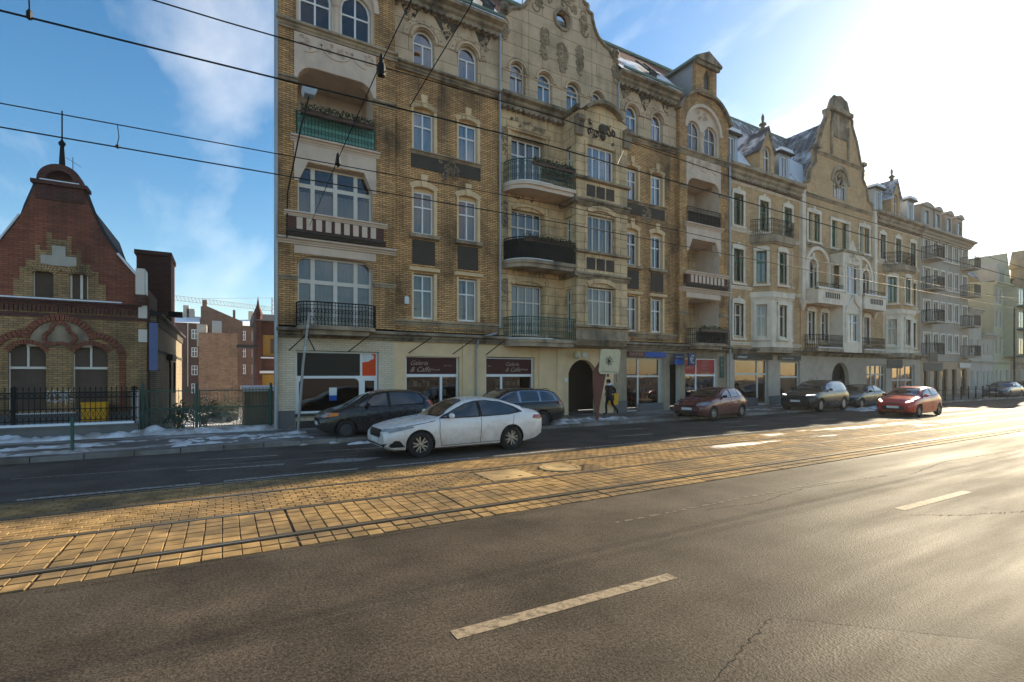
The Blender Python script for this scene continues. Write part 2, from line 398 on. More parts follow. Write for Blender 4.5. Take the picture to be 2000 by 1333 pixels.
M['plate'] = flat_mat('number_plate', (0.72,0.72,0.70), 0.4)
t = NT('lit_headlight'); e = t.n('Emission', {'Color': (1.0,0.9,0.72,1), 'Strength': 2.2}); t.t.links.new(e.outputs[0], t.out.inputs[0]); M['lit'] = t.mat
def snow_mat():
    t = NT('snow'); g = t.pos(); n1 = t.noise((g,'Position'), 2.0, 6); n2 = t.noise((g,'Position'), 22, 4)
    col = t.mix(t.ramp(n1, 0.38, 0.66), (0.68,0.68,0.69), (0.26,0.22,0.18))
    return t.done(col, 0.7, n2, 0.5, 0.03)
M['snow'] = snow_mat()
t = NT('clean_snow'); g = t.pos(); M['rsnow'] = t.done((0.82,0.84,0.88), 0.6, t.noise((g,'Position'), 6, 4), 0.4, 0.05)
def roof_mat(name, c1, c2, rows, cols, snow=0.0, lo=0.45, hi=0.6):
    t = NT(name); g = t.pos(); sp = t.n('SeparateXYZ', {0: (g,'Position')})
    uv = t.n('CombineXYZ', {0: (sp,0), 1: (sp,2)})
    br = t.n('TexBrick', {'Vector': uv, 'Color1': (*c1,1), 'Color2': (*c2,1), 'Mortar': (c1[0]*.3,c1[1]*.3,c1[2]*.3,1), 'Scale': 1.0, 'Mortar Size': 0.02,
             'Brick Width': cols, 'Row Height': rows})
    col = br
    if snow:
        n1 = t.noise(t.scaled((g,'Position'), (0.8, 0.8, 1.0)), 0.9, 7, 0.65)
        n2 = t.math('SUBTRACT', n1, t.math('MULTIPLY', t.math('FRACT', t.math('DIVIDE', (sp,2), rows)), 0.05))
        col = t.mix(t.math('MULTIPLY', t.ramp(n2, lo, hi), snow), br, (0.8,0.82,0.87))
    h = t.math('SUBTRACT', t.math('FRACT', t.math('DIVIDE', (sp,2), rows)), (br,1))
    return t.done(col, 0.7, h, 0.6, 0.03)
M['tile'] = roof_mat('red_roof_tiles', (0.19,0.07,0.045), (0.14,0.055,0.04), 0.26, 0.24)
M['tilesnow'] = roof_mat('snowy_red_tiles', (0.17,0.065,0.045), (0.12,0.05,0.04), 0.26, 0.24, 1.0, 0.40, 0.46)
M['slate'] = roof_mat('grey_zinc_roof', (0.11,0.12,0.135), (0.09,0.10,0.115), 3.0, 0.5, 0.85, 0.45, 0.60)
M['slatesnow'] = roof_mat('snowy_zinc_roof', (0.11,0.12,0.135), (0.09,0.10,0.115), 3.0, 0.5, 0.9, 0.40, 0.52)
M['darkroof'] = flat_mat('dark_roof_felt', (0.045,0.045,0.048), 0.7)

# ---- asphalt and paving
def asphalt(name, c, worn, rough, sc=1.0, wet=0.0):
    t = NT(name); g = t.pos()
    sp = t.n('Mapping', {'Vector': (g,'Position'), 'Scale': (0.12, 1.0, 1.0)})
    band = t.noise(sp, 0.9, 4); fine = t.n('TexVoronoi', {'Vector': (g,'Position'), 'Scale': 60.0*sc}); fine2 = t.noise((g,'Position'), 34*sc, 4, 0.95)
    big = t.noise((g,'Position'), 0.9, 7, 0.65)
    c1 = t.mix(t.ramp(band, 0.3, 0.7), c, worn)
    k = t.n('Mix', {0: t.ramp(fine2, 0.36, 0.64), 2: 0.25, 3: 1.9}, data_type='FLOAT')
    c2 = t.mix(1.0, c1, k, 'MULTIPLY')
    c3 = t.mix(1.0, c2, t.n('Mix', {0: t.ramp(big, 0.33, 0.67), 2: 0.62, 3: 1.3}, data_type='FLOAT'), 'MULTIPLY')
    r = t.n('Mix', {0: t.ramp(band, 0.35, 0.65), 2: rough-0.1, 3: rough+0.1}, data_type='FLOAT')
    h = t.math('ADD', t.math('MULTIPLY', (fine,0), 0.6), t.math('MULTIPLY', fine2, 0.6))
    return t.done(c3, r, h, 0.55, 0.008, spec=0.07)
M['asphalt'] = asphalt('asphalt', (0.044,0.036,0.028), (0.062,0.050,0.039), 0.7)
M['asphalt_far'] = asphalt('asphalt_far_lane', (0.066,0.056,0.047), (0.082,0.069,0.058), 0.72)
M['asphalt_patch'] = asphalt('asphalt_repair', (0.042,0.034,0.026), (0.058,0.046,0.035), 0.68, 0.8)
def paver(name, c, var=0.2, rough=0.65):
    t = NT(name); g = t.pos(); n1 = t.noise((g,'Position'), 0.8, 5); n2 = t.noise((g,'Position'), 60, 4); oi = t.n('ObjectInfo')
    n3 = t.noise(t.scaled((g,'Position'), (3.5,3.9,1)), 1.0, 1)
    c1 = t.mix(1.0, c, t.n('Mix', {0: t.ramp(n3, 0.3, 0.7), 2: 1-var, 3: 1+var}, data_type='FLOAT'), 'MULTIPLY')
    c1 = t.mix(1.0, c1, t.n('Mix', {0: (oi,'Random'), 2: 0.85, 3: 1.15}, data_type='FLOAT'), 'MULTIPLY')
    c1 = t.mix(t.math('MULTIPLY', t.ramp(n1, 0.42, 0.64), 0.75), c1, (0.10,0.078,0.056))
    c2 = t.mix(1.0, c1, t.n('Mix', {0: n2, 2: 0.7, 3: 1.3}, data_type='FLOAT'), 'MULTIPLY')
    return t.done(c2, rough, n2, 0.4, 0.006, spec=0.03)
M['paver'] = paver('ochre_concrete_paver', (0.28,0.183,0.083), 0.3)
M['paversmall'] = paver('ochre_block', (0.26,0.168,0.075), 0.34)
M['joint'] = flat_mat('dirty_joint', (0.085,0.06,0.038), 0.9, var=0.4, spec=0.05)
M['rail'] = flat_mat('worn_rail_steel', (0.20,0.17,0.13), 0.4, metal=0.6)
M['groove'] = flat_mat('rail_groove', (0.012,0.011,0.01), 0.9)
M['kerb'] = paver('grey_kerb', (0.24,0.22,0.2), 0.15, 0.7)
M['hatch'] = paver('concrete_hatch', (0.42,0.30,0.15), 0.08)
def pavement_mat():
    t = NT('slushy_pavement'); g = t.pos()
    n1 = t.noise(t.scaled((g,'Position'), (0.35,1.0,1.0)), 1.1, 8, 0.6); n2 = t.noise((g,'Position'), 45, 4)
    col = t.mix(t.ramp(n1, 0.5, 0.62), (0.105,0.09,0.078), (0.34,0.31,0.28))
    col = t.mix(1.0, col, t.n('Mix', {0: n2, 2: 0.75, 3: 1.25}, data_type='FLOAT'), 'MULTIPLY')
    return t.done(col, 0.6, n2, 0.4, 0.01)
M['pavement'] = pavement_mat()
def paint_mat(name, c, lo, hi, road):
    t = NT(name); g = t.pos(); n1 = t.noise((g,'Position'), 14, 6, 0.7); n2 = t.noise((g,'Position'), 120, 2)
    col = t.mix(t.ramp(n1, lo, hi), c, road); col = t.mix(1.0, col, t.n('Mix', {0: n2, 2: 0.7, 3: 1.3}, data_type='FLOAT'), 'MULTIPLY')
    return t.done(col, 0.7, n2, 0.4, 0.006, spec=0.08)
M['roadpaint'] = paint_mat('worn_road_paint', (0.27,0.215,0.15), 0.46, 0.68, (0.07,0.056,0.042))
M['roadpaint3'] = paint_mat('almost_gone_paint', (0.15,0.125,0.095), 0.42, 0.62, (0.06,0.05,0.04))
M['roadpaint2'] = paint_mat('faded_road_paint', (0.36,0.34,0.31), 0.42, 0.62, (0.07,0.065,0.06))
def leaf_mat(name, c):
    t = NT(name); oi = t.pos(); n = t.noise((oi,'Position'), 9, 3)
    return t.done(t.mix(n, (c[0]*.5,c[1]*.5,c[2]*.5), (c[0]*1.5,c[1]*1.5,c[2]*1.4)), 0.6)
M['leaf'] = leaf_mat('dark_leaves', (0.035,0.05,0.02)); M['dryleaf'] = leaf_mat('dry_stems', (0.09,0.075,0.045))

# ================================================================== ground, road, tram bed
def sheet(name, x0, x1, y0, y1, z, m, label=None, kind='structure'):
    o = mk(name, MB().add([(x0,y0,z),(x1,y0,z),(x1,y1,z),(x0,y1,z)], [(0,1,2,3)]), M[m]); tag(o, label, None, None, kind); return o
gq_ = MB()
for (x0, x1, y0, y1) in ((-400,900,-500,20.4),(-400,-60,20.4,900),(60,900,20.4,900),(-60,60,300,900)): gq_.add([(x0,y0,-.02),(x1,y0,-.02),(x1,y1,-.02),(x0,y1,-.02)], [(0,1,2,3)])
ground = tag(mk('ground', gq_, M['asphalt_far']), kind='structure')
road = sheet('road', -150, 420, -14, 6.55, 0.0, 'asphalt')
lane = sheet('road_far_lane', -150, 420, 11.25, 16.0, 0.0, 'asphalt_far')
tram_bed = sheet('tram_bed', -150, 420, 6.55, 11.25, -0.006, 'joint')
YR = (7.12, 8.50, 9.92, 11.08)
for y in YR:
    rl = MB(); rl.box(-150, 420, y-0.05, y-0.008, -0.004, 0.017, 0); rl.box(-150, 420, y-0.008, y+0.03, -0.004, 0.001, 1); rl.box(-150, 420, y+0.03, y+0.05, -0.004, 0.012, 0); rl.box(-150, 420, y-0.07, y-0.05, -0.004, 0.004, 1)
    put('tram_rail', rl.mesh('tram_rail', [M['rail'], M['groove']]), tram_bed)
def paver_box(mb, cx, cy, w, d, h, j, m=0):
    jx, jy, jz = random.uniform(-j,j), random.uniform(-j,j), random.uniform(-0.003,0.002)
    x0, x1, y0, y1, z1 = cx-w/2+jx, cx+w/2+jx, cy-d/2+jy, cy+d/2+jy, h+jz; c = 0.007
    mb.add([(x0,y0,-.005),(x1,y0,-.005),(x1,y1,-.005),(x0,y1,-.005),(x0+c,y0+c,z1),(x1-c,y0+c,z1),(x1-c,y1-c,z1),(x0+c,y1-c,z1)],
           [(4,5,6,7),(0,1,5,4),(1,2,6,5),(2,3,7,6),(3,0,4,7)], m)
# big slabs between the near rails and outside the near rail: nearest ones are single pieces
PW = 0.205
rows_big = [6.56+0.235*(0.5+i) for i in range(2)] + [7.19+0.2075*(0.5+i) for i in range(6)]
proto = []
for k in range(4):
    b = MB(); paver_box(b, 0, 0, PW-0.007, 0.2, 0.010, 0.002); proto.append(b.mesh('paving_slab', M['paver']))
n_single = 0; rest = MB()
x = -9.0; i = 0
while x < 46:
    for q, y in enumerate(rows_big):
        if -2.3 < x < 8.6 and n_single < 290:
            put('paving_slab', proto[random.randrange(4)], tram_bed, (x+random.uniform(-.003,.003), y+random.uniform(-.003,.003), random.uniform(-.003,.003)),
                (random.uniform(-.007,.007), random.uniform(-.007,.007), random.uniform(-.006,.006)))
            n_single += 1
        else: paver_box(rest, x, y, PW-0.007, 0.2, 0.010, 0.003)
    x += PW; i += 1
    if i % 12 == 0: x += 0.022
o = mk('far_paving_slabs', rest, M['paver'], tram_bed); tag(o, kind='stuff')
small = MB()
for (y0, y1) in ((8.57, 9.84), (9.98, 11.0)):
    n = round((y1-y0)/0.125); dyy = (y1-y0)/n
    for r in range(n):
        x = -10.0+(r % 2)*0.11
        while x < 60:
            if not (4.55 < x < 5.65 and 8.6 < y0+dyy*r < 9.6) and (x-6.55)**2+(y0+dyy*(r+.5)-9.2)**2 > 0.30:
                paver_box(small, x, y0+dyy*(r+.5), 0.215, dyy-0.007, 0.009, 0.002)
            x += 0.222
o = mk('small_paving_blocks', small, M['paversmall'], tram_bed); tag(o, kind='stuff')
mk('tram_bed_far', MB().add([(60,6.56,.006),(420,6.56,.006),(420,11.2,.006),(60,11.2,.006)], [(0,1,2,3)]), M['paversmall'], tram_bed)
mh = MB().lathe((6.55,9.2,0), [(0.0,.022),(0.36,.022),(0.365,.012),(0.385,.012),(0.39,.024),(0.47,.024),(0.475,-.005)], 28)
for a in range(3):
    for b in range(3): mh.box(6.45+a*.09-.01, 6.45+a*.09+.035, 9.1+b*.09, 9.1+b*.09+.04, .022, .028)
mhr = mk('manhole_cover', mh, M['hatch']); tag(mhr, 'round concrete manhole cover set in the tram paving blocks', 'manhole')
ht = MB().box(4.58, 5.6, 8.64, 9.55, -.005, .017)
for a in (4.95, 5.25): ht.box(a, a+.09, 8.8, 8.86, .017, .0185, 1)
tag(mk('concrete_hatch', ht, [M['hatch'], M['groove']]), 'square yellowish concrete hatch between the tram tracks', 'hatch')
# road paint
def paint(name, pts, m='roadpaint', z=0.004):
    o = mk(name, MB().add([(p[0],p[1],z) for p in pts], [tuple(range(len(pts)))]), M[m], None); return o
pm = MB()
for x in (-13.3, -5.85, 1.6, 9.1, 16.6, 24.1, 31.6, 39.1): pm.add([(x,3.64,.004),(x+2.45,3.60,.004),(x+2.45,3.74,.004),(x,3.79,.004)], [(0,1,2,3)])
o = mk('lane_dash', pm, M['roadpaint'], road)
fl = MB(); x = 4.8
for k in range(26):
    w_ = random.uniform(.06,.2); fl.add([(x,5.36,.004),(x+w_,5.36+random.uniform(-.02,.01),.004),(x+w_*.9,5.41,.004),(x+.02,5.42,.004)], [(0,1,2,3)]); x += w_+random.uniform(.03,.14)
mk('worn_marking', fl, M['roadpaint3'], road)
pf = MB()
x = -60
while x < 150:
    pf.add([(x,11.27,.004),(x+2.6,11.27,.004),(x+2.6,11.42,.004),(x,11.42,.004)], [(0,1,2,3)]); x += 3.0
for x in (-9.0, -0.7, 11.2, 17.2, 23.2, 29.2, 35, 41): pf.add([(x,12.92,.004),(x+1.9,12.72,.004),(x+1.95,12.9,.004),(x,12.98,.004)], [(0,1,2,3)])
for x in (-0.5, 2.2, 12.4, 18.4, 24.4): pf.add([(x,14.42,.004),(x+1.7,14.22,.004),(x+1.75,14.36,.004),(x,14.47,.004)], [(0,1,2,3)])
pf.add([(-3.7,13.66,.004),(3.0,13.2,.004),(3.0,13.24,.004),(-3.7,13.70,.004)], [(0,1,2,3)])
pf.add([(1.6,12.5,.0045),(2.9,12.3,.0045),(3.5,12.6,.0045),(2.4,12.95,.0045)], [(0,1,2,3)])
mk('faded_marking', pf, M['roadpaint2'], lane)
# repair patch and cracks in the near asphalt
mk('asphalt_repair', MB().add([(2.15,2.05,.004),(4.1,2.62,.004),(5.2,1.55,.004),(5.2,-2,.004),(0.6,-2,.004)], [(4,3,2,1,0)]), M['asphalt_patch'], road)
def crack(mb, pts, w0, seed, jag=0.02):
    rn = random.Random(seed); P = []
    for (a, b) in zip(pts[:-1], pts[1:]):
        n = max(2, int(math.dist(a, b)/0.05))
        for k in range(n): P.append((a[0]+(b[0]-a[0])*k/n+rn.uniform(-jag,jag), a[1]+(b[1]-a[1])*k/n+rn.uniform(-jag,jag)))
    vs = []; 
    for k, p in enumerate(P):
        d = w0*rn.uniform(.2,1.5); vs += [(p[0],p[1]-d,.0065),(p[0],p[1]+d,.0065)]
    mb.add(vs, [(2*k,2*k+2,2*k+3,2*k+1) for k in range(len(P)-1)])
ck = MB()
crack(ck, [(1.6,1.72),(2.15,2.05),(4.1,2.62)], .006, 1); crack(ck, [(4.1,2.62),(5.2,1.55)], .0025, 2, .006)
crack(ck, [(8.8,3.55),(9.5,3.1),(11.2,2.5),(13,2.2)], .006, 3); crack(ck, [(6.5,5.2),(7.6,5.05),(9.3,5.3),(12,5.1)], .005, 4)
crack(ck, [(12.5,4.9),(15,5.2),(19,5.0)], .007, 5); crack(ck, [(-1.5,6.4),(1.2,6.45),(5,6.43)], .004, 6, .01); crack(ck, [(10.3,3.2),(10.9,2.0),(11.6,1.2)], .006, 8)
mk('road_crack', ck, M['groove'], road)
# pavement with kerb stones
PV = 0.12
pave = MB().add([(-150,16.16,PV),(420,16.16,PV),(420,20.4,PV),(-150,20.4,PV)], [(0,1,2,3)])
pavement = mk('pavement', pave, M['pavement']); tag(pavement, kind='structure')
ks = MB(); paver_box(ks, 0, 0, 0.985, 0.155, PV+.004, 0); ks = ks.mesh('kerb_stone', M['kerb'])
for k in range(62): put('kerb_stone', ks, pavement, (-9.5+k, 16.08, random.uniform(-.012,.003)), (0,0,random.uniform(-.004,.004)))
kb = MB().box(-150, -10, 16.0, 16.16, -.01, PV); kb.box(52, 420, 16.0, 16.16, -.01, PV); mk('kerb', kb, M['kerb'], pavement)
def yz(y): return .06 if y < 22.6 else (.06-4.1*(y-22.6)/47 if y < 69.6 else -4.04)
ym = MB(); ys_ = [20.4,22.6,26,30,35,40,46,52,58,64,69.6,90,300]
for a, b in zip(ys_[:-1], ys_[1:]): ym.add([(-60,a,yz(a)),(60,a,yz(a)),(60,b,yz(b)),(-60,b,yz(b))], [(0,1,2,3)])
yard = mk('yard', ym, M['snow'], smooth=True); tag(yard, kind='structure')
# snow banks
def snow(name, x0, x1, y0, y1, z0, h, thr, seed, label, step=0.08, edge=0.5, sc=1.0, sx=1.0):
    from mathutils import noise as nz
    nx, ny = int((x1-x0)/step), int((y1-y0)/step); mb = MB(); idx = {}
    H = {}
    for i in range(nx+1):
        for j in range(ny+1):
            X, Y = x0+i*step, y0+j*step
            v = nz.noise(Vector((X*.7*sc*sx+seed, Y*1.3*sc, seed)))*0.6+nz.noise(Vector((X*2.3*sx, Y*2.6, seed*2)))*0.4+nz.noise(Vector((X*6*sx, Y*6, seed)))*0.26
            e = min(i, nx-i, ny-j, j)*step/edge; H[i,j] = (v-thr)*h*2.3*min(1, e+.1) - (0.10 if e < 0.15 else 0)
    for i in range(nx):
        for j in range(ny):
            q = [(i,j),(i+1,j),(i+1,j+1),(i,j+1)]
            if max(H[k] for k in q) < 0: continue
            f = []
            for k in q:
                if k not in idx: idx[k] = len(mb.v); mb.v.append((x0+k[0]*step, y0+k[1]*step, z0+max(-.03, H[k])))
                f.append(idx[k])
            mb.f.append(tuple(f)); mb.m.append(0)
    o = mk(name, mb, M['snow'], smooth=True); tag(o, label, 'snow', None, 'stuff'); return o
snow('snow_bank', -12, 2.2, 19.7, 20.9, PV, .14, -.30, 3, 'ridge of old snow along the foot of the fence', .07, .35)
snow('pavement_snow', -11, 2.6, 16.3, 18.8, PV, .09, 0.06, 9, 'dirty snow patches on the pavement before the brick house', .07)
snow('kerb_snow', 1.6, 9.6, 15.3, 16.6, .03, .12, .05, 14, 'slushy snow under the dark parked hatchback', .07)
snow('gateway_snow', 11.2, 16.2, 16.1, 18.2, PV, .12, .03, 21, 'snow heap beside the brown post by the gateway', .07)
snow('snow_by_cars', 31.5, 38.5, 14.6, 16.5, .02, .16, -.05, 33, 'ploughed snow heap beside the dark parked cars', .09)
snow('snow_by_shops', 20, 31, 16.9, 18.2, PV, .08, .12, 41, 'thin snow patches on the pavement before the shops', .09)

snow('track_snow', 12, 44, 8.62, 9.86, .006, .02, .22, 52, 'thin bright snow streaks between the tram tracks at right', .1, .25, 1.0, .13)
snow('track_edge_snow', 16, 48, 10.0, 10.95, .006, .02, .26, 57, 'faint snow streaks on the farther tram track at right', .1, .25, 1.0, .13)
# ================================================================== facade tools
_wc = {}
def xform(F, u, y):
    (px, py), a = F
    return (px+u*math.cos(a)-y*math.sin(a), py+u*math.sin(a)+y*math.cos(a))
def window(root, x0, x1, z0, z1, y, cols=(.5,), rows=(.64,), rise=0.0, fm='white', pm='glass', fw=.072, mw=.065, curtain=None, sill=None, fan=False,
           depth=.06, F=None, name='window', sill_m='stone', tilt=0.008):
    w = round(x1-x0, 3); h = round(z1-z0, 3)
    key = (w, h, cols, rows, rise, fm, pm, fw, mw, fan, depth)
    if key not in _wc:
        a = w/2
        if rise > 0:
            R = (a*a+rise*rise)/(2*rise)
            top = lambda x, o=0: h-R+math.sqrt(max(0, (R-o)**2-x*x)) if abs(x) < R-o else h-R
        else: top = lambda x, o=0: h-o
        xs = [-a+fw]+[-a+c*w for c in cols]+[a-fw]; zs = [fw]+[r*h for r in rows]+[h-fw]
        polys = []
        for r in range(len(zs)-1):
            last = r == len(zs)-2
            za = zs[r]+(mw/2 if r else 0); zb = zs[r+1]-(0 if last else mw/2)
            cs = [(xs[0], xs[-1])] if (last and fan) else [(xs[c]+(mw/2 if c else 0), xs[c+1]-(mw/2 if c < len(xs)-2 else 0)) for c in range(len(xs)-1)]
            for xa, xb in cs:
                if rise > 0 and last:
                    p = [(xa,za),(xb,za)]
                    for k in range(9):
                        xx = xb+(xa-xb)*k/8; zt = top(xx, fw)
                        if zt > za+.02: p.append((xx, zt))
                else: p = [(xa,za),(xb,za),(xb,zb),(xa,zb)]
                polys.append(p)
        outer = arched(-a, a, 0, h, rise, 10)
        fb = MB().plate(outer, polys, 0, depth); fmesh = fb.mesh('window', M[fm])
        pmesh = []
        for p in polys:
            cx = sum(q[0] for q in p)/len(p); cz = sum(q[1] for q in p)/len(p)
            pmesh.append((MB().add([((q[0]-cx)*1.02, 0, (q[1]-cz)*1.02) for q in p], [tuple(range(len(p)))]).mesh('pane', M[pm]), cx, cz))
        _wc[key] = (fmesh, pmesh)
    fmesh, pmesh = _wc[key]
    if F is None: loc = ((x0+x1)/2, y, z0); ang = 0
    else: p = xform(F, (x0+x1)/2, y); loc = (p[0], p[1], z0); ang = F[1]
    wo_ = put(name, fmesh, root, loc, (0,0,ang))
    for me, cx, cz in pmesh: put('pane', me, wo_, (cx, depth*.55, cz), (random.uniform(-tilt,tilt), 0, random.uniform(-tilt,tilt)))
    if sill is not None:
        put('sill', cached_box(w+.2, sill+.05, .09, sill_m), wo_, (0, -sill, -.09))
    if curtain: put('curtain', curtain_mesh(w, h, curtain), wo_, (0, .16, 0))
    return wo_
def cached_box(w, d, h, m):
    k = ('box', round(w,2), round(d,2), round(h,2), m)
    if k not in _wc: _wc[k] = MB().box(-w/2, w/2, 0, d, 0, h).mesh('sill', M[m])
    return _wc[k]
def curtain_mesh(w, h, kind):
    k = ('cur', round(w,1), round(h,1), kind)
    if k in _wc: return _wc[k]
    mb = MB(); parts = {'full': [(-.5,.5,.02,.97)], 'sides': [(-.5,-.12,.02,.97),(.14,.5,.02,.97)], 'half': [(-.5,.5,.02,.55)], 'left': [(-.5,0.02,.02,.97)], 'right': [(0,.5,.02,.97)]}[kind]
    for (a, b, c, d) in parts:
        n = max(8, int((b-a)*w/.045)); vs = []
        for i in range(n+1):
            xx = (a+(b-a)*i/n)*w; yy = .03*math.sin(i*1.9)+.012*math.sin(i*.7)
            vs += [(xx, yy, c*h), (xx*.99, yy*.6, d*h)]
        mb.add(vs, [(2*i,2*i+2,2*i+3,2*i+1) for i in range(n)])
    _wc[k] = mb.mesh('curtain', M['lacecloth'], True); return _wc[k]
def wallpanel(root, name, outer, holes, y, depth, mats, F=None, rim=True):
    mb = MB().plate(outer, holes, y, depth, 0, 1 if len(mats) > 1 else 0, rim)
    if F is None: return mk(name, mb, [M[m] for m in mats], root)
    return mk(name, mb, [M[m] for m in mats], root, (F[0][0], F[0][1], 0), (0,0,F[1]))
def cornice_prof(y, z0, z1, p):
    h = z1-z0
    return [(y+.02,z0),(y-p*.3,z0),(y-p*.36,z0+.22*h),(y-p*.55,z0+.34*h),(y-p*.6,z0+.55*h),(y-p,z0+.68*h),(y-p,z0+.9*h),(y-p*.85,z1),(y+.02,z1)]
def cornice(root, x0, x1, y, z0, z1, p, m='cornice', dent=0, name='cornice', snowtop=False):
    mb = MB().prism(cornice_prof(y, z0, z1, p), x0, x1, 'x')
    if dent:
        x = x0+.08
        while x < x1-.1:
            mb.box(x, x+dent*.5, y-p*.55, y, z0-.12, z0+.002); x += dent
    o = mk(name, mb, M[m], root)
    if snowtop: mk('snow_cap', MB().box(x0+.05, x1-.05, y-p+.03, y, z1, z1+.05), M['rsnow'], o)
    return o
def at_path(path, s):
    for a, b in zip(path[:-1], path[1:]):
        d = math.dist(a, b)
        if s <= d+1e-9: return (a[0]+(b[0]-a[0])*s/d, a[1]+(b[1]-a[1])*s/d)
        s -= d
    return path[-1]
def railing(mb, path, z0, z1, step=.12, r=.011, scroll=1, m=0):
    Ls = sum(math.dist(a, b) for a, b in zip(path[:-1], path[1:]))
    P = lambda s, z: (*at_path(path, max(0, min(Ls, s))), z)
    n = max(2, int(Ls/.18))
    for z, rr in ((z1, .028), (z1-.11, .014), (z0+.03, .018)): mb.tube([P(Ls*i/n, z) for i in range(n+1)], rr, 4, m)
    k = max(1, int(Ls/step))
    for i in range(k+1):
        s = Ls*i/k; mb.tube([P(s, z0), P(s, z1)], r, 3, m, False)
        if scroll and i < k:
            sc = s+Ls/k*.5; hh = z1-.11-z0
            for cz, rr, d in ((z0+hh*.30, hh*.22, 1), (z0+hh*.70, hh*.2, -1)):
                rr = min(rr, step*.75)
                mb.tube([P(sc+d*rr*(1-.09*j)*math.cos(j*.9+1.2), cz+rr*(1-.09*j)*math.sin(j*.9+1.2)) for j in range(9)], r*.8, 3, m, False)
def relief(mb, x0, x1, z0, z1, y, n, seed, r=.03, m=0, F=None):
    rn = random.Random(seed)
    for _ in range(n):
        R = rn.uniform(.08, .24)*min(1.2, (z1-z0)); cx = rn.uniform(x0+R, max(x0+R+.01, x1-R)); cz = rn.uniform(z0+R*.8, max(z0+R, z1-R*.8)); a = rn.uniform(0, 6.28); d = rn.choice((-1,1))
        mb.tube([(cx+R*(1-.1*j)*math.cos(a+d*j*.75), y-.01, cz+R*(1-.1*j)*math.sin(a+d*j*.75)) for j in range(9)], [r*(1-.06*j) for j in range(9)], 5, m)
def pipe(root, pts, r=.055, m='zinc', name='drainpipe', clips=True):
    mb = MB().tube(pts, r, 8)
    o = mk(name, mb, M[m], root, smooth=True, sharp=40)
    return o
def leaves(mb, x0, x1, y0, y1, z0, z1, n, size, seed, m=0):
    rn = random.Random(seed)
    for _ in range(n):
        c = Vector((rn.uniform(x0,x1), rn.uniform(y0,y1), z0+(z1-z0)*rn.random()**1.5)); u = Vector((rn.uniform(-1,1), rn.uniform(-1,1), rn.uniform(-1,1))).normalized()
        v = u.cross(Vector((rn.uniform(-1,1), rn.uniform(-1,1), rn.uniform(-1,1)))).normalized(); s_ = size*rn.uniform(.5,1.4)
        mb.add([c-u*s_, c+v*s_*.5, c+u*s_, c-v*s_*.5], [(0,1,2,3)], m)

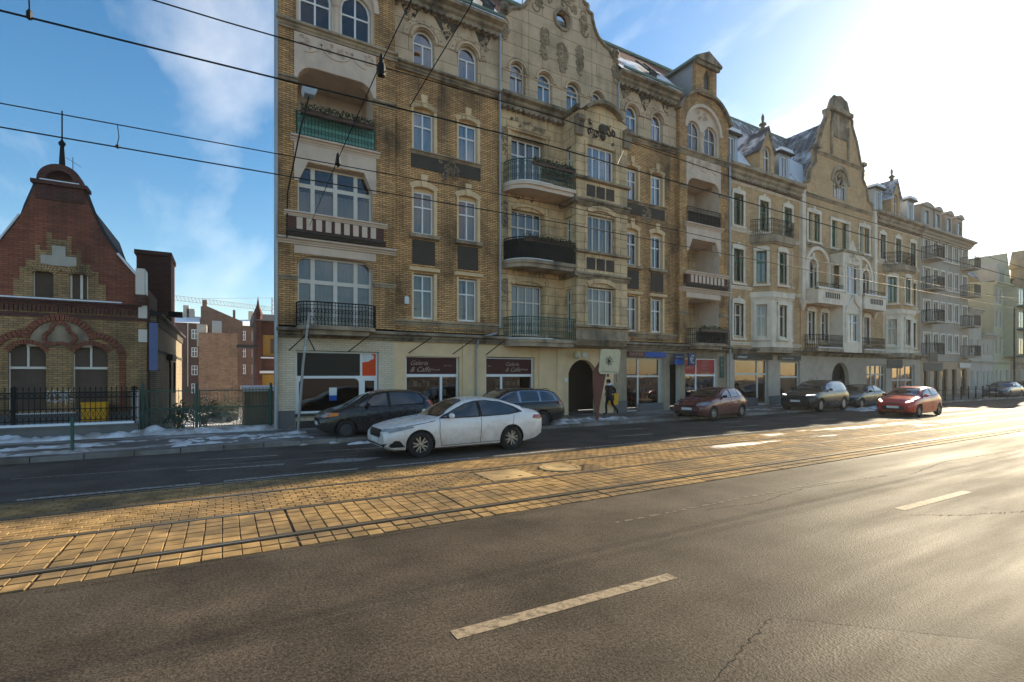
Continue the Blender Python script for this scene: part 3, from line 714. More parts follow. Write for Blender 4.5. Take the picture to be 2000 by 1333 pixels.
# ================================================================== tall ochre brick tenement (A)
D = 20.0
A = thing('apartment_building', 'tall ochre brick tenement with curved stucco gable, twin loggia towers and beige shops', 'building', (14.2, D, PV))
ROWS = ((4.45,6.30),(8.0,9.78),(11.48,13.12))
CURT = [None,'full','sides','half','full','left',None,'right']
def hood(mb, x0, x1, z, y): mb.prism([(y+.01,z),(y-.14,z+.04),(y-.17,z+.16),(y-.05,z+.2),(y+.01,z+.2)], x0-.22, x1+.22, 'x')
def brick_section(x0, x1, cols):
    holes = []; tops = []
    for cx0, cx1 in cols:
        for r, (a, b) in enumerate(ROWS): holes.append(arched(cx0-.06, cx1+.06, a-.02, b+(.18 if r else .03), .14 if r else 0))
        tops.append(arched(cx0-.02, cx1+.02, 14.98, 16.55, (cx1-cx0)/2+.02, 12))
    wallpanel(A, 'wall', rect(x0,x1,3.9,14.75), holes, D, .28, ['brickA','beige'])
    wallpanel(A, 'upper_wall', rect(x0,x1,14.75,17.75), tops, D-.02, .3, ['stucco','stucco'])
    k = 0
    for cx0, cx1 in cols:
        for r, (a, b) in enumerate(ROWS):
            k += 1
            window(A, cx0, cx1, a, b, D+.17, fm='white', pm='glass' if r < 2 else 'glass_skyboost', curtain=random.choice(CURT) if r < 2 else random.choice(['full','full','sides']), sill=None)
            if r: # arched lintel panel above the frame, light surround, voussoirs and keystone
                sb = MB(); sb.prism(arched(cx0-.05, cx1+.05, b, b+.17, .13), D+.15, D+.22, 'y')
                c = (cx0+cx1)/2; R = .95
                zc = b+.18-R; ring(sb, c, zc, R+.01, R+.24, 90-33, 90+33, D-.035, D+.02, 15, 0, .12)
                sb.prism([(c-.1,b+.16),(c+.1,b+.16),(c+.15,b+.68),(c-.15,b+.68)], D-.09, D+.02, 'y'); 
                if r == 2: sb.box(c-.24,c+.24,b+.5,b+.62,D-.07,D+.02); sb.box(c-.17,c+.17,b+.62,b+.82,D-.06,D+.02)
                mk('window_arch', sb, M['beige'] if r == 1 else M['plaster'], A)
            else:
                sb = MB(); hood(sb, cx0, cx1, b+.08, D); mk('window_hood', sb, M['beige'], A)
            if r == 1:
                sl = MB(); sl.prism([(D+.02,a-.25),(D-.18,a-.2),(D-.2,a-.06),(D+.1,a-.02)], cx0-.2, cx1+.2, 'x'); mk('sill', sl, M['stone'], A)
                dp = MB(); dp.box(cx0-.04, cx1+.04, D-.03, D+.02, 6.72, 7.72); mk('dark_panel', dp, M['dark'], A)
            su = MB()
            for xa, xb in ((cx1+.005, cx1+.13), (cx0-.08, cx0-.005)): su.box(xa, xb, D-.03, D+.16, a-.02, b+.06)
            mk('window_surround', su, M['beige'], A)
        c = (cx0+cx1)/2; rr = (cx1-cx0)/2
        window(A, cx0, cx1, 14.98, 16.55, D+.16, rows=(.64,), rise=rr, fan=True, curtain=None, pm='glass_skyboost')
        ab = MB(); zc = 16.55-rr
        ring(ab, c, zc, rr+.05, rr+.16, -4, 184, D-.10, D-.01, 18); ring(ab, c, zc, rr+.22, rr+.44, 0, 180, D-.06, D-.01, 18)
        for t_ in range(7):
            a_ = rad(15+t_*25); ab.lathe((c+(rr+.33)*math.cos(a_), D-.06, zc+(rr+.33)*math.sin(a_)), [(.045,0),(.03,-.04),(0,-.05)], 6, 'y')
        mk('window_arch', ab, M['stucco'], A)
    # frieze below third row and ornament
    fz = MB(); fz.box(cols[0][0]-.1, cols[-1][1]+.15, D-.035, D+.01, 10.72, 11.30); mk('soot_band', fz, M['dark'], A)
    cornice(A, cols[0][0]-.15, cols[-1][1]+.2, D, 11.28, 11.44, .16, 'stone', name='sill_course')
    rb = MB(); relief(rb, (x0+x1)/2-.55, (x0+x1)/2+.55, 10.35, 11.3, D-.04, 16, int(x0*7), .035); mk('relief', rb, M['stone'], A)
    cornice(A, x0, x1, D, 4.12, 4.36, .16, 'stone', name='sill_course')
    dn = MB(); x = x0+1.0
    while x < x1-.7: dn.box(x, x+.06, D-.05, D+.01, 3.98, 4.07); x += .12
    mk('dentils', dn, M['cornice'], A)
    cornice(A, x0, x1, D, 14.62, 14.95, .24, 'cornice', dent=0)
    tri = MB(); xs_ = [x0+.1]+[(a+b)/2 for a, b in cols]+[x1-.1]
    for a, b in zip(xs_[:-1], xs_[1:]):
        m_ = (a+b)/2; hw = (b-a)/2-.42 if a != xs_[0] and b != xs_[-1] else .38
        tri.prism([(m_-hw,17.3),(m_,16.45),(m_+hw,17.3)], D-.035, D-.015, 'y')
    mk('spandrel_panel', tri, M['dark'], A)
    rb = MB()
    for a, b in zip(xs_[:-1], xs_[1:]): relief(rb, (a+b)/2-.3, (a+b)/2+.3, 16.5, 17.25, D-.04, 8, int(a*9), .03)
    mk('relief', rb, M['stucco'], A)
    cornice(A, x0, x1, D-.02, 17.4, 18.02, .5, 'cornice', dent=.3, name='eaves_cornice')
    mk('gutter', MB().tube([(x0, D-.55, 18.05), (x1, D-.55, 18.05)], .07, 6), M['copper'], A)
brick_section(5.97, 10.87, ((6.82,7.72),(8.86,9.76)))
brick_section(17.93, 22.33, ((18.55,19.42),(20.42,21.28)))
# centre: plaster wall with balconies, bay and curved gable
cw = [rect(11.5,13.3,a-.5,b) for a, b in ROWS]
wallpanel(A, 'wall', rect(10.87,17.93,3.9,14.75), cw, D-.03, .35, ['plaster','plaster'])
for i, (a, b) in enumerate(ROWS):
    window(A, 11.55, 13.25, a-.5, b, D+.2, cols=(.25,.5,.75), rows=(.66,), fm='white' if i == 2 else 'oldwhite', curtain='full' if i < 2 else 'sides', fw=.07)
    sb = MB()
    for xa, xb in ((11.28,11.46),(13.34,13.52)): sb.box(xa, xb, D-.11, D-.02, a-.6, b+.25)
    if i == 2: sb.prism([(D-.02,b+.2),(D-.16,b+.24),(D-.2,b+.4),(D-.02,b+.44)], 11.2, 13.6, 'x')
    else: ring(sb, 12.4, b-1.55, 1.72, 1.92, 60, 120, D-.12, D-.02, 12)
    mk('window_surround', sb, M['plaster'], A)
    rb = MB(); relief(rb, 11.4, 13.4, b+.45, b+.9, D-.05, 14, 60+i, .035); relief(rb, 10.95,11.25,b-.9,b+.3,D-.05,8,70+i,.03); mk('relief', rb, M['stone'], A)
HX0, HX1 = 10.9, 17.9
gl_ = [(10.87,14.75),(17.93,14.75),(17.93,17.4),(17.88,17.6),(17.88,18.55),(17.62,18.62),(17.35,18.95),(16.95,19.1),(16.6,19.35),(16.35,19.75),(16.22,20.15),(16.2,20.4),(15.95,20.42),(15.93,20.75),(15.7,20.78),
       (15.62,21.3),(15.35,21.85),(14.9,22.3),(14.4,22.5)]
gable = gl_+[(28.8-p[0], p[1]) for p in reversed(gl_[2:])]
gh = [arched(a, b, 14.98, 16.58, (b-a)/2, 12) for a, b in ((11.4,12.25),(12.93,13.78),(14.62,15.47),(16.15,17.0))]
oc = arc(14.38, 19.48, .40, 0, 337.5, 15); gh.append(oc)
wallpanel(A, 'gable', gable, gh, D-.05, .34, ['stucco','stucco'])
for a, b in ((11.4,12.25),(12.93,13.78),(14.62,15.47),(16.15,17.0)):
    window(A, a+.02, b-.02, 15.0, 16.56, D+.12, rise=(b-a)/2-.02, fan=True, pm='glass_skyboost', curtain='full' if a < 14 else None)
    ab = MB(); ring(ab, (a+b)/2, 16.58-(b-a)/2, (b-a)/2+.03, (b-a)/2+.13, 0, 180, D-.12, D-.04, 16); ring(ab, (a+b)/2, 16.58-(b-a)/2, (b-a)/2+.17, (b-a)/2+.24, 0, 180, D-.09, D-.04, 16)
    mk('window_arch', ab, M['stucco'], A)
ocw = MB().plate(arc(0, 0, .41, 0, 337.5, 15), [arc(0, 0, .33, 0, 337.5, 15)], 0, .06)
ow = put('window', ocw.mesh('window', M['brownframe']), A, (14.38, D+.16, 19.48)); put('pane', MB().add([(p[0],0,p[1]) for p in arc(0,0,.34,0,337.5,15)], [tuple(range(16))]).mesh('pane', M['glass']), ow, (0,.03,0))
ab = MB(); ring(ab, 14.38, 19.48, .41, .55, 0, 360, D-.13, D-.04, 24); mk('window_arch', ab, M['stone'], A)
cp = MB()
edge = [p for p in gable if p[1] > 17.5]
for a, b in zip(edge[:-1], edge[1:]): 
    cp.tube([(a[0],D-.06,a[1]+.02),(b[0],D-.06,b[1]+.02)], .10, 6)
cp.lathe((17.72,D-.1,18.85), [(0,.24),(.17,.18),(.24,0),(.17,-.18),(0,-.24)], 12, 'z'); cp.lathe((11.08,D-.1,18.85), [(0,.24),(.17,.18),(.24,0),(.17,-.18),(0,-.24)], 12, 'z')
mk('gable_coping', cp, M['cornice'], A)
pl_ = MB()
for xa in (12.05, 12.42, 16.2): pl_.box(xa, xa+.05, D-.075, D-.04, 15.2, 20.3)
pl_.box(10.88, 17.92, D-.085, D-.04, 16.05, 16.1)
mk('pilaster_strip', pl_, M['stucco'], A)
rb = MB()
for i, (xa, xb, za, zb) in enumerate(((13.0,13.6,17.1,18.7),(13.95,14.75,16.9,18.3),(15.15,15.7,17.0,18.6),(13.5,15.3,19.95,21.6),(12.6,13.4,19.3,20.9),(15.4,16.0,19.0,20.4),(10.92,11.3,17.4,18.5),(17.5,17.88,17.3,18.5))): relief(rb, xa, xb, za, zb, D-.06, 30 if i < 4 else 12, 90+i, .04)
mk('relief', rb, M['stone'], A)
cornice(A, 10.87, 17.93, D-.05, 14.35, 14.95, .42, 'cornice', dent=.28)
# bay
BX0, BX1, BY = 14.36, 17.55, 18.82
bh = [rect(15.0,16.72,a,b) for a, b in ROWS]
btop = [(BX0,3.72),(BX1,3.72),(BX1,14.55)]+arc((BX0+BX1)/2, 13.6, 1.5, 50, 130, 10)+[(BX0,14.55)]
wallpanel(A, 'bay_wall', btop, bh, BY, .3, ['plaster','plaster'], None, False)
FL = ((BX0, D), -PI/2); FR = ((BX1, BY), PI/2)
wallpanel(A, 'bay_wall', rect(0, D-BY-.006, 3.72, 14.55), [rect(.28,.78,a-.3,b-.1) for a, b in ROWS], 0, .25, ['plaster','plaster'], FL)
wallpanel(A, 'bay_wall', rect(.006, D-BY, 3.72, 14.55), [], 0, .25, ['plaster'], FR)
for i, (a, b) in enumerate(ROWS):
    window(A, 15.02, 16.70, a+.02, b-.02, BY+.16, cols=(.25,.5,.75), rows=(.66,), fm='white' if i == 2 else 'oldwhite', pm='glass' if i < 2 else 'glass_skyboost', curtain='full' if i < 2 else None, fw=.07)
    window(A, .29, .77, a-.3, b-.1, .15, cols=(.5,), rows=(.7,), fm='oldwhite', F=FL, curtain='full')
    sb = MB()
    for xa, xb in ((14.82,14.98),(16.74,16.9)): sb.box(xa, xb, BY-.06, BY, a-.1, b+.1)
    if i < 2: ring(sb, 15.86, b-1.5, 1.72, 1.95, 62, 118, BY-.1, BY, 12)
    mk('window_surround', sb, M['plaster'], A)
    z = a-.14
    sl = MB().prism([(BY+.02,z),(BY-.16,z+.04),(BY-.18,z+.14),(BY+.02,z+.18)], BX0-.12, BX1+.12, 'x'); mk('sill_course', sl, M['stone'], A)
    dp = MB()
    if i: 
        for k in range(3): dp.box(14.98+k*.6, 15.48+k*.6, BY-.025, BY+.01, a-.85, a-.3)
        mk('dark_panel', dp, M['dark'], A)
    cb = MB().prism(cornice_prof(BY, a-1.35, a-1.05, .2), BX0-.1, BX1+.1, 'x'); cb.prism([(BX0-.2,a-1.25),(BX0+.02,a-1.3),(BX0+.02,a-1.05),(BX0-.2,a-1.05)], BY-.18, D-.05, 'y'); 
    if i: mk('cornice', cb, M['cornice'], A)
rb = MB(); relief(rb, 14.9,16.9,13.35,14.3,BY-.02,14,33,.035); rb.lathe((15.95,BY-.02,14.0), [(0.0,-.16),(.14,-.14),(.26,-.05),(.28,0)], 10, 'y'); rb.lathe((15.95,BY-.02,13.65), [(0,-.14),(.12,-.1),(.2,0)], 10, 'y'); mk('relief', rb, M['dark'], A)
rc = MB(); ring(rc, (BX0+BX1)/2, 13.6, 1.5, 1.68, 44, 136, BY-.3, BY+.15, 14)
for xa in (BX0-.12, BX1-.32): rc.prism([(BY+.02,13.35),(BY-.12,13.4),(BY-.2,13.95),(BY-.32,14.05),(BY-.32,14.25),(BY+.02,14.25)], xa, xa+.44, 'x')
rc.prism([(BX0-.15,14.55),(BX0+.02,14.5),(BX0+.02,14.72),(BX0-.15,14.72)], BY-.25, D-.05, 'y')
mk('bay_pediment', rc, M['cornice'], A)
mk('bay_roof', MB().add([(BX0,BY,14.62),(BX1,BY,14.62),(BX1,D,14.95),(BX0,D,14.95),((BX0+BX1)/2,BY,15.1),((BX0+BX1)/2,D,15.2)], [(0,4,5,3),(4,1,2,5)]), M['darkroof'], A)
# bottom of bay
mk('bay_base', MB().prism([(BY,3.72),(BY+.1,3.5),(D,3.4),(D,3.72)], BX0, BX1, 'x'), M['stone'], A)
rb = MB(); rb.box(BX0-.02,BX1+.02,BY-.03,BY+.02,3.74,4.28); rb.prism(cornice_prof(BY-.02,3.66,3.8,.1), BX0-.05, BX1+.05, 'x'); mk('bay_skirt', rb, M['stone'], A)
# balconies left of the bay
def bal_path(x0, x1, yb, p, n=12, r=1.1):
    pts = [(x0, yb)]+[(x0+r*(1-math.cos(rad(90*i/n))), yb-p*math.sin(rad(90*i/n))) for i in range(1, n+1)]
    return pts+[(x1, yb-p)]
for i, zf in enumerate((3.72, 7.28, 10.78)):
    path = bal_path(11.02, BX0, D-.05, 1.12)
    bo = MB(); bo.prism(path+[(BX0, D-.03)], zf-.16, zf, 'z'); bo.prism([(p[0]*.97+.36, p[1]*.94+1.2) for p in path]+[(BX0, D-.03)], zf-.34, zf-.15, 'z')
    b_ = mk('balcony', bo, M['pink'] if i == 2 else M['stone'], A)
    rp = bal_path(11.08, BX0-.02, D-.07, 1.06)
    rg = MB(); railing(rg, rp, zf, zf+.98, .11, .015, 1); mk('railing', rg, M['greeniron'] if i != 1 else M['iron'], b_)
    if i == 1:
        mb = MB(); n = 40; Ls = sum(math.dist(a, b) for a, b in zip(rp[:-1], rp[1:])); vs = []
        for k in range(n+1):
            p = at_path(rp, Ls*k/n); vs += [(p[0]+.02,p[1]+.03,zf+.04),(p[0]+.02,p[1]+.03,zf+.92)]
        mb.add(vs, [(2*k,2*k+2,2*k+3,2*k+1) for k in range(n)]); mk('windscreen_mesh', mb, M['blackmesh'], b_)
    sn = MB(); sn.prism([(p[0], p[1]) for p in bal_path(11.05, BX0-1.3, D-.06, 1.09)]+[(BX0-1.3,D-.9),(11.6,D-.8)], zf, zf+.035, 'z'); mk('snow_cap', sn, M['rsnow'], b_)
# ---- towers
def tower(x0, glazed):
    x1 = x0+4.29; y = D-.25; a, b = x0+.66, x0+3.40; c = (a+b)/2
    outer = [(x0,3.9),(x1,3.9),(x1,17.2)]+arc(x0+2.145, 17.2-1.05, 2.39, 26, 154, 16)+[(x0,17.2)]
    tp = [(a-.05,15.0),(b+.05,15.0),(b+.05,16.3)]+arc(c, 16.3, (b-a)/2+.05, 0, 180, 14)[1:]
    h3 = rounded_top(a,b,10.85,13.45,.55); h2 = [(a,7.85),(b,7.85),(b,9.45),(b-.35,9.9),(a+.35,9.9),(a,9.45)]; h1 = rounded_top(a,b,3.92,6.52,.5)
    wallpanel(A, 'wall', outer, [tp, h3, h2, h1], y, .34, ['brickA','pink'])
    mk('wall_return', MB().box(x0+.001, x0+.26, y+.01, D+.3, 3.9, 17.2).box(x1-.26, x1-.001, y+.01, D+.3, 3.9, 17.2), M['brickA'], A)
    # top twin arched windows in stone
    ah = [arched(a+.05, c-.16, 15.05, 16.85, (c-.16-a-.05)/2, 10), arched(c+.16, b-.05, 15.05, 16.85, (c-.16-a-.05)/2, 10)]
    wallpanel(A, 'window_tracery', tp, ah, y+.1, .24, ['pink','pink'])
    for q in ((a+.06, c-.17), (c+.17, b-.06)): window(A, q[0], q[1], 15.06, 16.84, y+.24, rows=(.55,), rise=(q[1]-q[0])/2, fm='white' if glazed else 'oldwhite')
    st = MB(); st.lathe((c, y+.1, 15.0), [(.13,0),(.13,.12),(.09,.16),(.09,1.05),(.15,1.15),(.17,1.3)], 10)
    ring(st, c, 16.3, (b-a)/2+.05, (b-a)/2+.24, 0, 180, y-.07, y+.04, 18); relief(st, c-.5,c+.5,17.0,17.6,y+.08,10,int(x0),.03)
    mk('arch_stone', st, M['pink'], A)
    cornice(A, x0-.05, x1+.08, y, 14.66, 14.98, .2, 'stone')
    # pink panel with relief above loggia 3
    pp = MB()
    pts = arc(b-.55, 12.9, .56, 0, 90, 6)+arc(a+.55, 12.9, .56, 90, 180, 6)
    pts = [(p[0], p[1]) for p in pts]
    pp.plate([(b+.12,12.95),(b+.12,14.64),(a-.12,14.64),(a-.12,12.95)]+[(p[0]-.001,p[1]+.005) for p in reversed(pts)], [], y-.035, .05)
    mk('pink_panel', pp, M['pink'], A)
    rb = MB()
    for k, cx in enumerate((a+.25, c, b-.25)):
        ring(rb, cx, 14.62, .58, .64, 190 if k == 1 else (270 if k == 0 else 180), 350 if k == 1 else (360 if k == 0 else 270), y-.065, y-.03, 14); 
    relief(rb, c-.5,c+.5,14.1,14.6,y-.04,14,int(x0)+3,.028); relief(rb, a-.05,a+.5,14.15,14.6,y-.04,7,int(x0)+4,.028); relief(rb, b-.5,b+.1,14.15,14.6,y-.04,7,int(x0)+5,.028)
    mk('relief', rb, M['pink'], A)
    im = MB()
    for xa, xb in ((x0-.03, a+.02), (b-.02, x1+.03)):
        im.prism(cornice_prof(y, 12.72, 12.94, .12), xa, xb, 'x')
        im.prism(cornice_prof(y, 5.55, 5.72, .08), xa, xb, 'x')
    mk('impost_band', im, M['stone'], A)
    # loggia rooms
    for zf, zt in ((10.85,13.5),(7.85,9.92),(3.92,6.55)):
        if glazed and zf < 10: continue
        lg = MB(); yb = y+1.75
        lg.add([(a-.02,y+.33,zf),(b+.02,y+.33,zf),(b+.02,yb,zf),(a-.02,yb,zf),(a-.02,y+.33,zt),(b+.02,y+.33,zt),(b+.02,yb,zt),(a-.02,yb,zt)], [(0,1,2,3),(4,7,6,5),(0,3,7,4),(1,5,6,2)], 0)
        hl = [rect(a+.15, a+1.1, zf, zf+2.0)] if not glazed else [rect(a+.6, b-.1, zf+.1, zf+1.7)]
        lg.plate(rect(a-.02,b+.02,zf,zt), hl, yb, .2, 1)
        mk('loggia', lg, [M['pink'], M['pink'] if glazed or zf > 10 else M['plaster']], A)
        if glazed: window(A, a+.6, b-.1, zf+.1, zf+1.7, yb+.08, cols=(.25,.5,.75), rows=(.62,), fm='oldwhite', fw=.08, mw=.1, curtain='full')
        else: window(A, a+.15, a+1.1, zf, zf+2.0, yb+.08, cols=(.5,), rows=(.7,), fm='oldwhite', curtain=None)
    if glazed:
        for zf, zt, rs in ((7.85,9.88,0),(3.95,6.50,0)):
            hgt = zt-zf
            window(A, a+.01, b-.01, zf, zt, y+.26, cols=(.2,.5,.78), rows=(.64,), fm='oldwhite', fw=.07, mw=.15, curtain='half' if zf > 7 else 'full')
    # lintel beam and brackets over loggia 2 ; lower slab of loggia 3
    lb = MB().box(a-.12, b+.12, y-.04, y+.02, 9.95, 10.62); lb.prism(cornice_prof(y, 10.6, 10.84, .2), a-.25, b+.25, 'x')
    for s_, xx in ((1,a), (-1,b)): lb.prism([(xx-.12*s_,9.2),(xx+.02*s_,9.2),(xx+.36*s_,9.96),(xx-.12*s_,9.96)], y-.06, y+.3, 'y')
    mk('lintel', lb, M['pink'], A)
    # parapet 2
    pb = MB(); pb.box(a-.35, b+.35, y-.3, y+.05, 7.28, 7.84, 0)
    n = 9
    for k in range(n):
        xx = a-.12+k*(b-a+.24)/n; pb.box(xx+.05, xx+(b-a+.24)/n-.08, y-.325, y-.29, 7.36, 7.78, 1)
    pb.prism(cornice_prof(y-.28, 7.8, 7.98, .14), a-.48, b+.48, 'x', 1); pb.prism(cornice_prof(y-.25, 7.12, 7.3, .12), a-.42, b+.42, 'x', 2)
    mk('parapet', pb, [M['brickD'], M['pink'], M['dark']], A)
    cornice(A, x0-.02, x1+.02, y, 6.86, 7.1, .22, 'pink', name='ledge')
    ar = MB().box(a-.12, b+.12, y-.025, y+.02, 6.55, 6.85); mk('arch_panel', ar, M['pink'], A)
    # balconies: top sheet-iron, bottom curved iron
    t3 = MB(); railing(t3, [(a-.05,y+.1),(a-.05,y-.12),(b+.05,y-.12),(b+.05,y+.1)], 10.86, 11.72, .12, .014, 1)
    r3 = mk('railing', t3, M['greeniron'] if glazed else M['iron'], A)
    if glazed: mk('turquoise_panel', MB().box(a-.02,b+.02,y-.08,y-.06,10.88,11.68), M['greensheet'], r3)
    else: mk('dark_panel', MB().box(a-.02,b+.02,y-.08,y-.06,10.88,11.5), M['blackmesh'], r3)
    bp = [(a-.05,y)]+[(a-.05+.55*(1-math.cos(rad(90*i/6))), y-.15-.55*math.sin(rad(90*i/6))) for i in range(7)]+[(b+.05-.55*(1-math.cos(rad(90*i/6))), y-.15-.55*math.sin(rad(90*i/6))) for i in range(6,-1,-1)]+[(b+.05,y)]
    bo = MB(); bo.prism(bp, 3.74, 3.88, 'z'); bo.prism([(c+(p[0]-c)*.85, y+(p[1]-y)*.8) for p in bp], 3.56, 3.75, 'z'); b_ = mk('balcony', bo, M['stone'], A)
    rg = MB(); railing(rg, bp, 3.88, 4.72, .12, .015, 1); mk('railing', rg, M['iron'], b_)
    if not glazed: mk('dark_panel', MB().box(a,b,y-.62,y-.6,3.9,4.55), M['blackmesh'], b_)
    mk('snow_cap', MB().prism([(c+(p[0]-c)*.98, y+(p[1]-y)*.98) for p in bp], 3.88, 3.92, 'z'), M['rsnow'], b_)
    # arched gable coping
    cp = MB(); ring(cp, x0+2.145, 16.15, 2.39, 2.55, 24, 156, y-.2, y+.35, 20); mk('gable_coping', cp, M['cornice'], A)
tower(1.68, True); tower(22.36, False)
# brick turret dormer above the right tower
td = MB(); td.plate([(23.55,18.4),(25.35,18.4),(25.35,20.2),(23.55,20.2)], [[(24.2,18.75),(24.75,18.75),(24.75,19.5),(24.48,19.95),(24.2,19.5)]], 19.6, .25, 0); td.box(23.551,25.349,19.86,23,18.0,20.19,1)
tr = mk('turret', td, [M['brickA'], M['zinc']], A)
mk('pane', MB().add([(24.15,19.8,18.7),(24.8,19.8,18.7),(24.8,19.8,20),(24.15,19.8,20)], [(0,1,2,3)]), M['farglass'], tr)
rt = MB(); rt.prism([(23.3,20.2),(25.6,20.2),(25.6,20.34),(24.45,20.9),(23.3,20.34)], 19.4, 23.4, 'y'); mk('turret_roof', rt, M['copper'], tr); mk('turret_pediment', MB().prism([(23.36,20.2),(25.54,20.2),(25.54,20.32),(24.45,20.82),(23.36,20.32)], 19.34, 19.4, 'y').box(23.42,25.48,19.45,19.6,20.0,20.2), M['cornice'], tr)
mk('wall_side', MB().add([(1.69,19.76,PV),(2.95,33,PV),(2.95,33,21.8),(2.05,23.0,21.8),(1.75,20.2,18.0),(1.69,19.76,17.2)], [(0,1,2,3,4,5)]), M['brickA'], A)
# roof
rf = MB(); 
for a, b in ((5.5,10.95),(17.85,22.6)):
    n = 1
    rf.add([(a,19.55,18.0),(b,19.55,18.0),(b,21.4,20.1),(a,21.4,20.1)], [(0,1,2,3)], 1)
    rf.add([(a,21.4,20.1),(b,21.4,20.1),(b,23.0,21.8),(a,23.0,21.8)], [(0,1,2,3)], 0)
rf.add([(1.76,20.2,18.0),(5.5,20.2,18.0),(5.5,23.0,21.8),(2.05,23.0,21.8)], [(0,1,2,3)], 0)
rf.add([(22.6,20.2,18.0),(26.6,20.2,18.0),(26.6,23.0,21.8),(22.6,23.0,21.8)], [(0,1,2,3)], 0)
rf.add([(10.95,20.3,18),(17.85,20.3,18),(17.85,23.0,21.8),(10.95,23.0,21.8)], [(0,1,2,3)], 0)
rf.add([(2.05,23,21.8),(26.62,23,21.8),(26.62,33,21.8),(2.96,33,21.8),(2.96,33,PV),(26.62,33,PV),(26.62,20.2,18),(26.62,20.2,PV)], [(0,1,2,3),(3,2,5,4),(1,6,7,5,2)], 0)
ro = mk('roof', rf, [M['tile'], M['tilesnow']], A)
rg_ = MB().tube([(2.05,22.95,21.85),(26.6,22.95,21.85)], .12, 6); mk('ridge_flashing', rg_, M['copper'], ro)
for x in (8.9, 10.0, 20.2):
    sk = MB(); sk.add([(x,19.95,18.72),(x+.6,19.95,18.72),(x+.6,20.9,19.8),(x,20.9,19.8),(x,20.0,18.45),(x+.6,20.0,18.45)], [(0,1,2,3),(4,5,1,0)]); sk.tube([(x,19.9,18.72),(x,20.95,19.86)], .06, 4); sk.tube([(x+.6,19.9,18.72),(x+.6,20.95,19.86)], .06, 4)
    mk('skylight', sk, M['darkroof'], ro)
mk('interior', MB().add([(1.9,22.6,.1),(26.5,22.6,.1),(26.5,22.6,21),(1.9,22.6,21)], [(0,1,2,3)]), M['room'], A)
sl_ = MB()
for z in (3.6, 7.05, 10.6, 14.2): sl_.add([(5.9,20.3,z),(22.4,20.3,z),(22.4,22.6,z),(5.9,22.6,z)], [(0,1,2,3)])
mk('floor_slab', sl_, M['room'], A)
# ---- shop storey of A
wallpanel(A, 'shop_wall', rect(1.68,5.97,PV-.02,3.66), [rect(2.3,5.36,.62,3.0)], D-.12, .3, ['brickP','oldwhite'])
wallpanel(A, 'shop_wall', rect(5.97,17.6,PV-.02,3.66), [rect(6.46,8.86,.45,2.86), rect(10.15,12.72,PV,2.9), [(14.7,PV),(16.5,PV),(16.5,2.15)]+arc(15.6,1.92,.93,15,165,10)+[(14.7,2.15)]], D-.1, .3, ['beige','beige'])
wallpanel(A, 'shop_wall', rect(17.6,26.65,PV-.02,3.66), [rect(18.52,21.12,PV,3.05), rect(21.75,22.55,PV,2.7), rect(23.0,25.82,PV,3.08)], D-.1, .3, ['grime','oldwhite'])
pi_ = MB()
for xa, xb in ((12.95,13.6),(14.0,14.55),(16.65,17.4),(9.0,9.1),(9.55,9.65)): pi_.box(xa, xb, D-.16, D-.09, PV, 3.5)
mk('pilaster', pi_, M['beige'], A)
pn = MB().box(1.66,2.25,D-.2,D-.1,PV,.78).box(17.62,18.5,D-.16,D-.09,PV,.72).box(18.9+.45,21.2,D-.16,D-.09,PV,.55); mk('plinth', pn, M['plinth'], A)
pn = MB().box(2.3,5.3,D-.17,D-.1,PV,.38); mk('plinth', pn, M['dark'], A)
cornice(A, 1.62, 26.7, D-.1, 3.46, 3.82, .34, 'cornice', name='shop_cornice')
def shopfront(x0, x1, z0, z1, y, cols, rows, fm, door=None, pm='shopglass', fw=.08, mw=.09):
    return window(A if x1 < 26.66 else Bb, x0, x1, z0, z1, y, cols=cols, rows=rows, fm=fm, pm=pm, fw=fw, mw=mw, name='shop_window', tilt=.003, depth=.08)
# first shop: dark band above, rounded big pane and a narrow door
fr = MB().plate(rect(2.32,5.34,.64,2.98), [rect(2.36,4.66,2.05,2.92), rect(4.74,5.28,2.05,2.92), rounded_top(2.42,4.62,.72,1.95,.2), rect(4.84,5.22,.70,1.86)], D+.06, .1)
sw = mk('shop_window', fr, M['white'], A)
for x0, x1, z0, z1, m_ in ((2.34,4.68,2.03,2.94,'darkpane'),(2.4,4.64,.7,1.97,'shopglass'),(4.82,5.24,.68,1.88,'shopglass')): mk('pane', MB().add([(x0,D+.1,z0),(x1,D+.1,z0),(x1,D+.1,z1),(x0,D+.1,z1)], [(0,1,2,3)]), M[m_], sw)
mk('orange_sticker', MB().box(4.74,5.28,D+.085,D+.1,2.05,2.92).prism([(4.745,2.58),(5.0,2.62),(5.1,2.7),(5.2,2.72),(5.2,2.84),(5.1,2.915),(4.745,2.915)], D+.075, D+.084, 'y', 1), [M['orange'], M['plate']], sw)
mk('paper_notice', MB().box(3.5,3.78,D+.085,D+.095,1.1,1.6).box(3.5,3.78,D+.08,D+.094,1.1,1.3,1), [M['plate'], M['blue']], sw)
mk('shop_sill', MB().box(2.25,5.0,D-.22,D+.05,.56,.64), M['dark'], A)
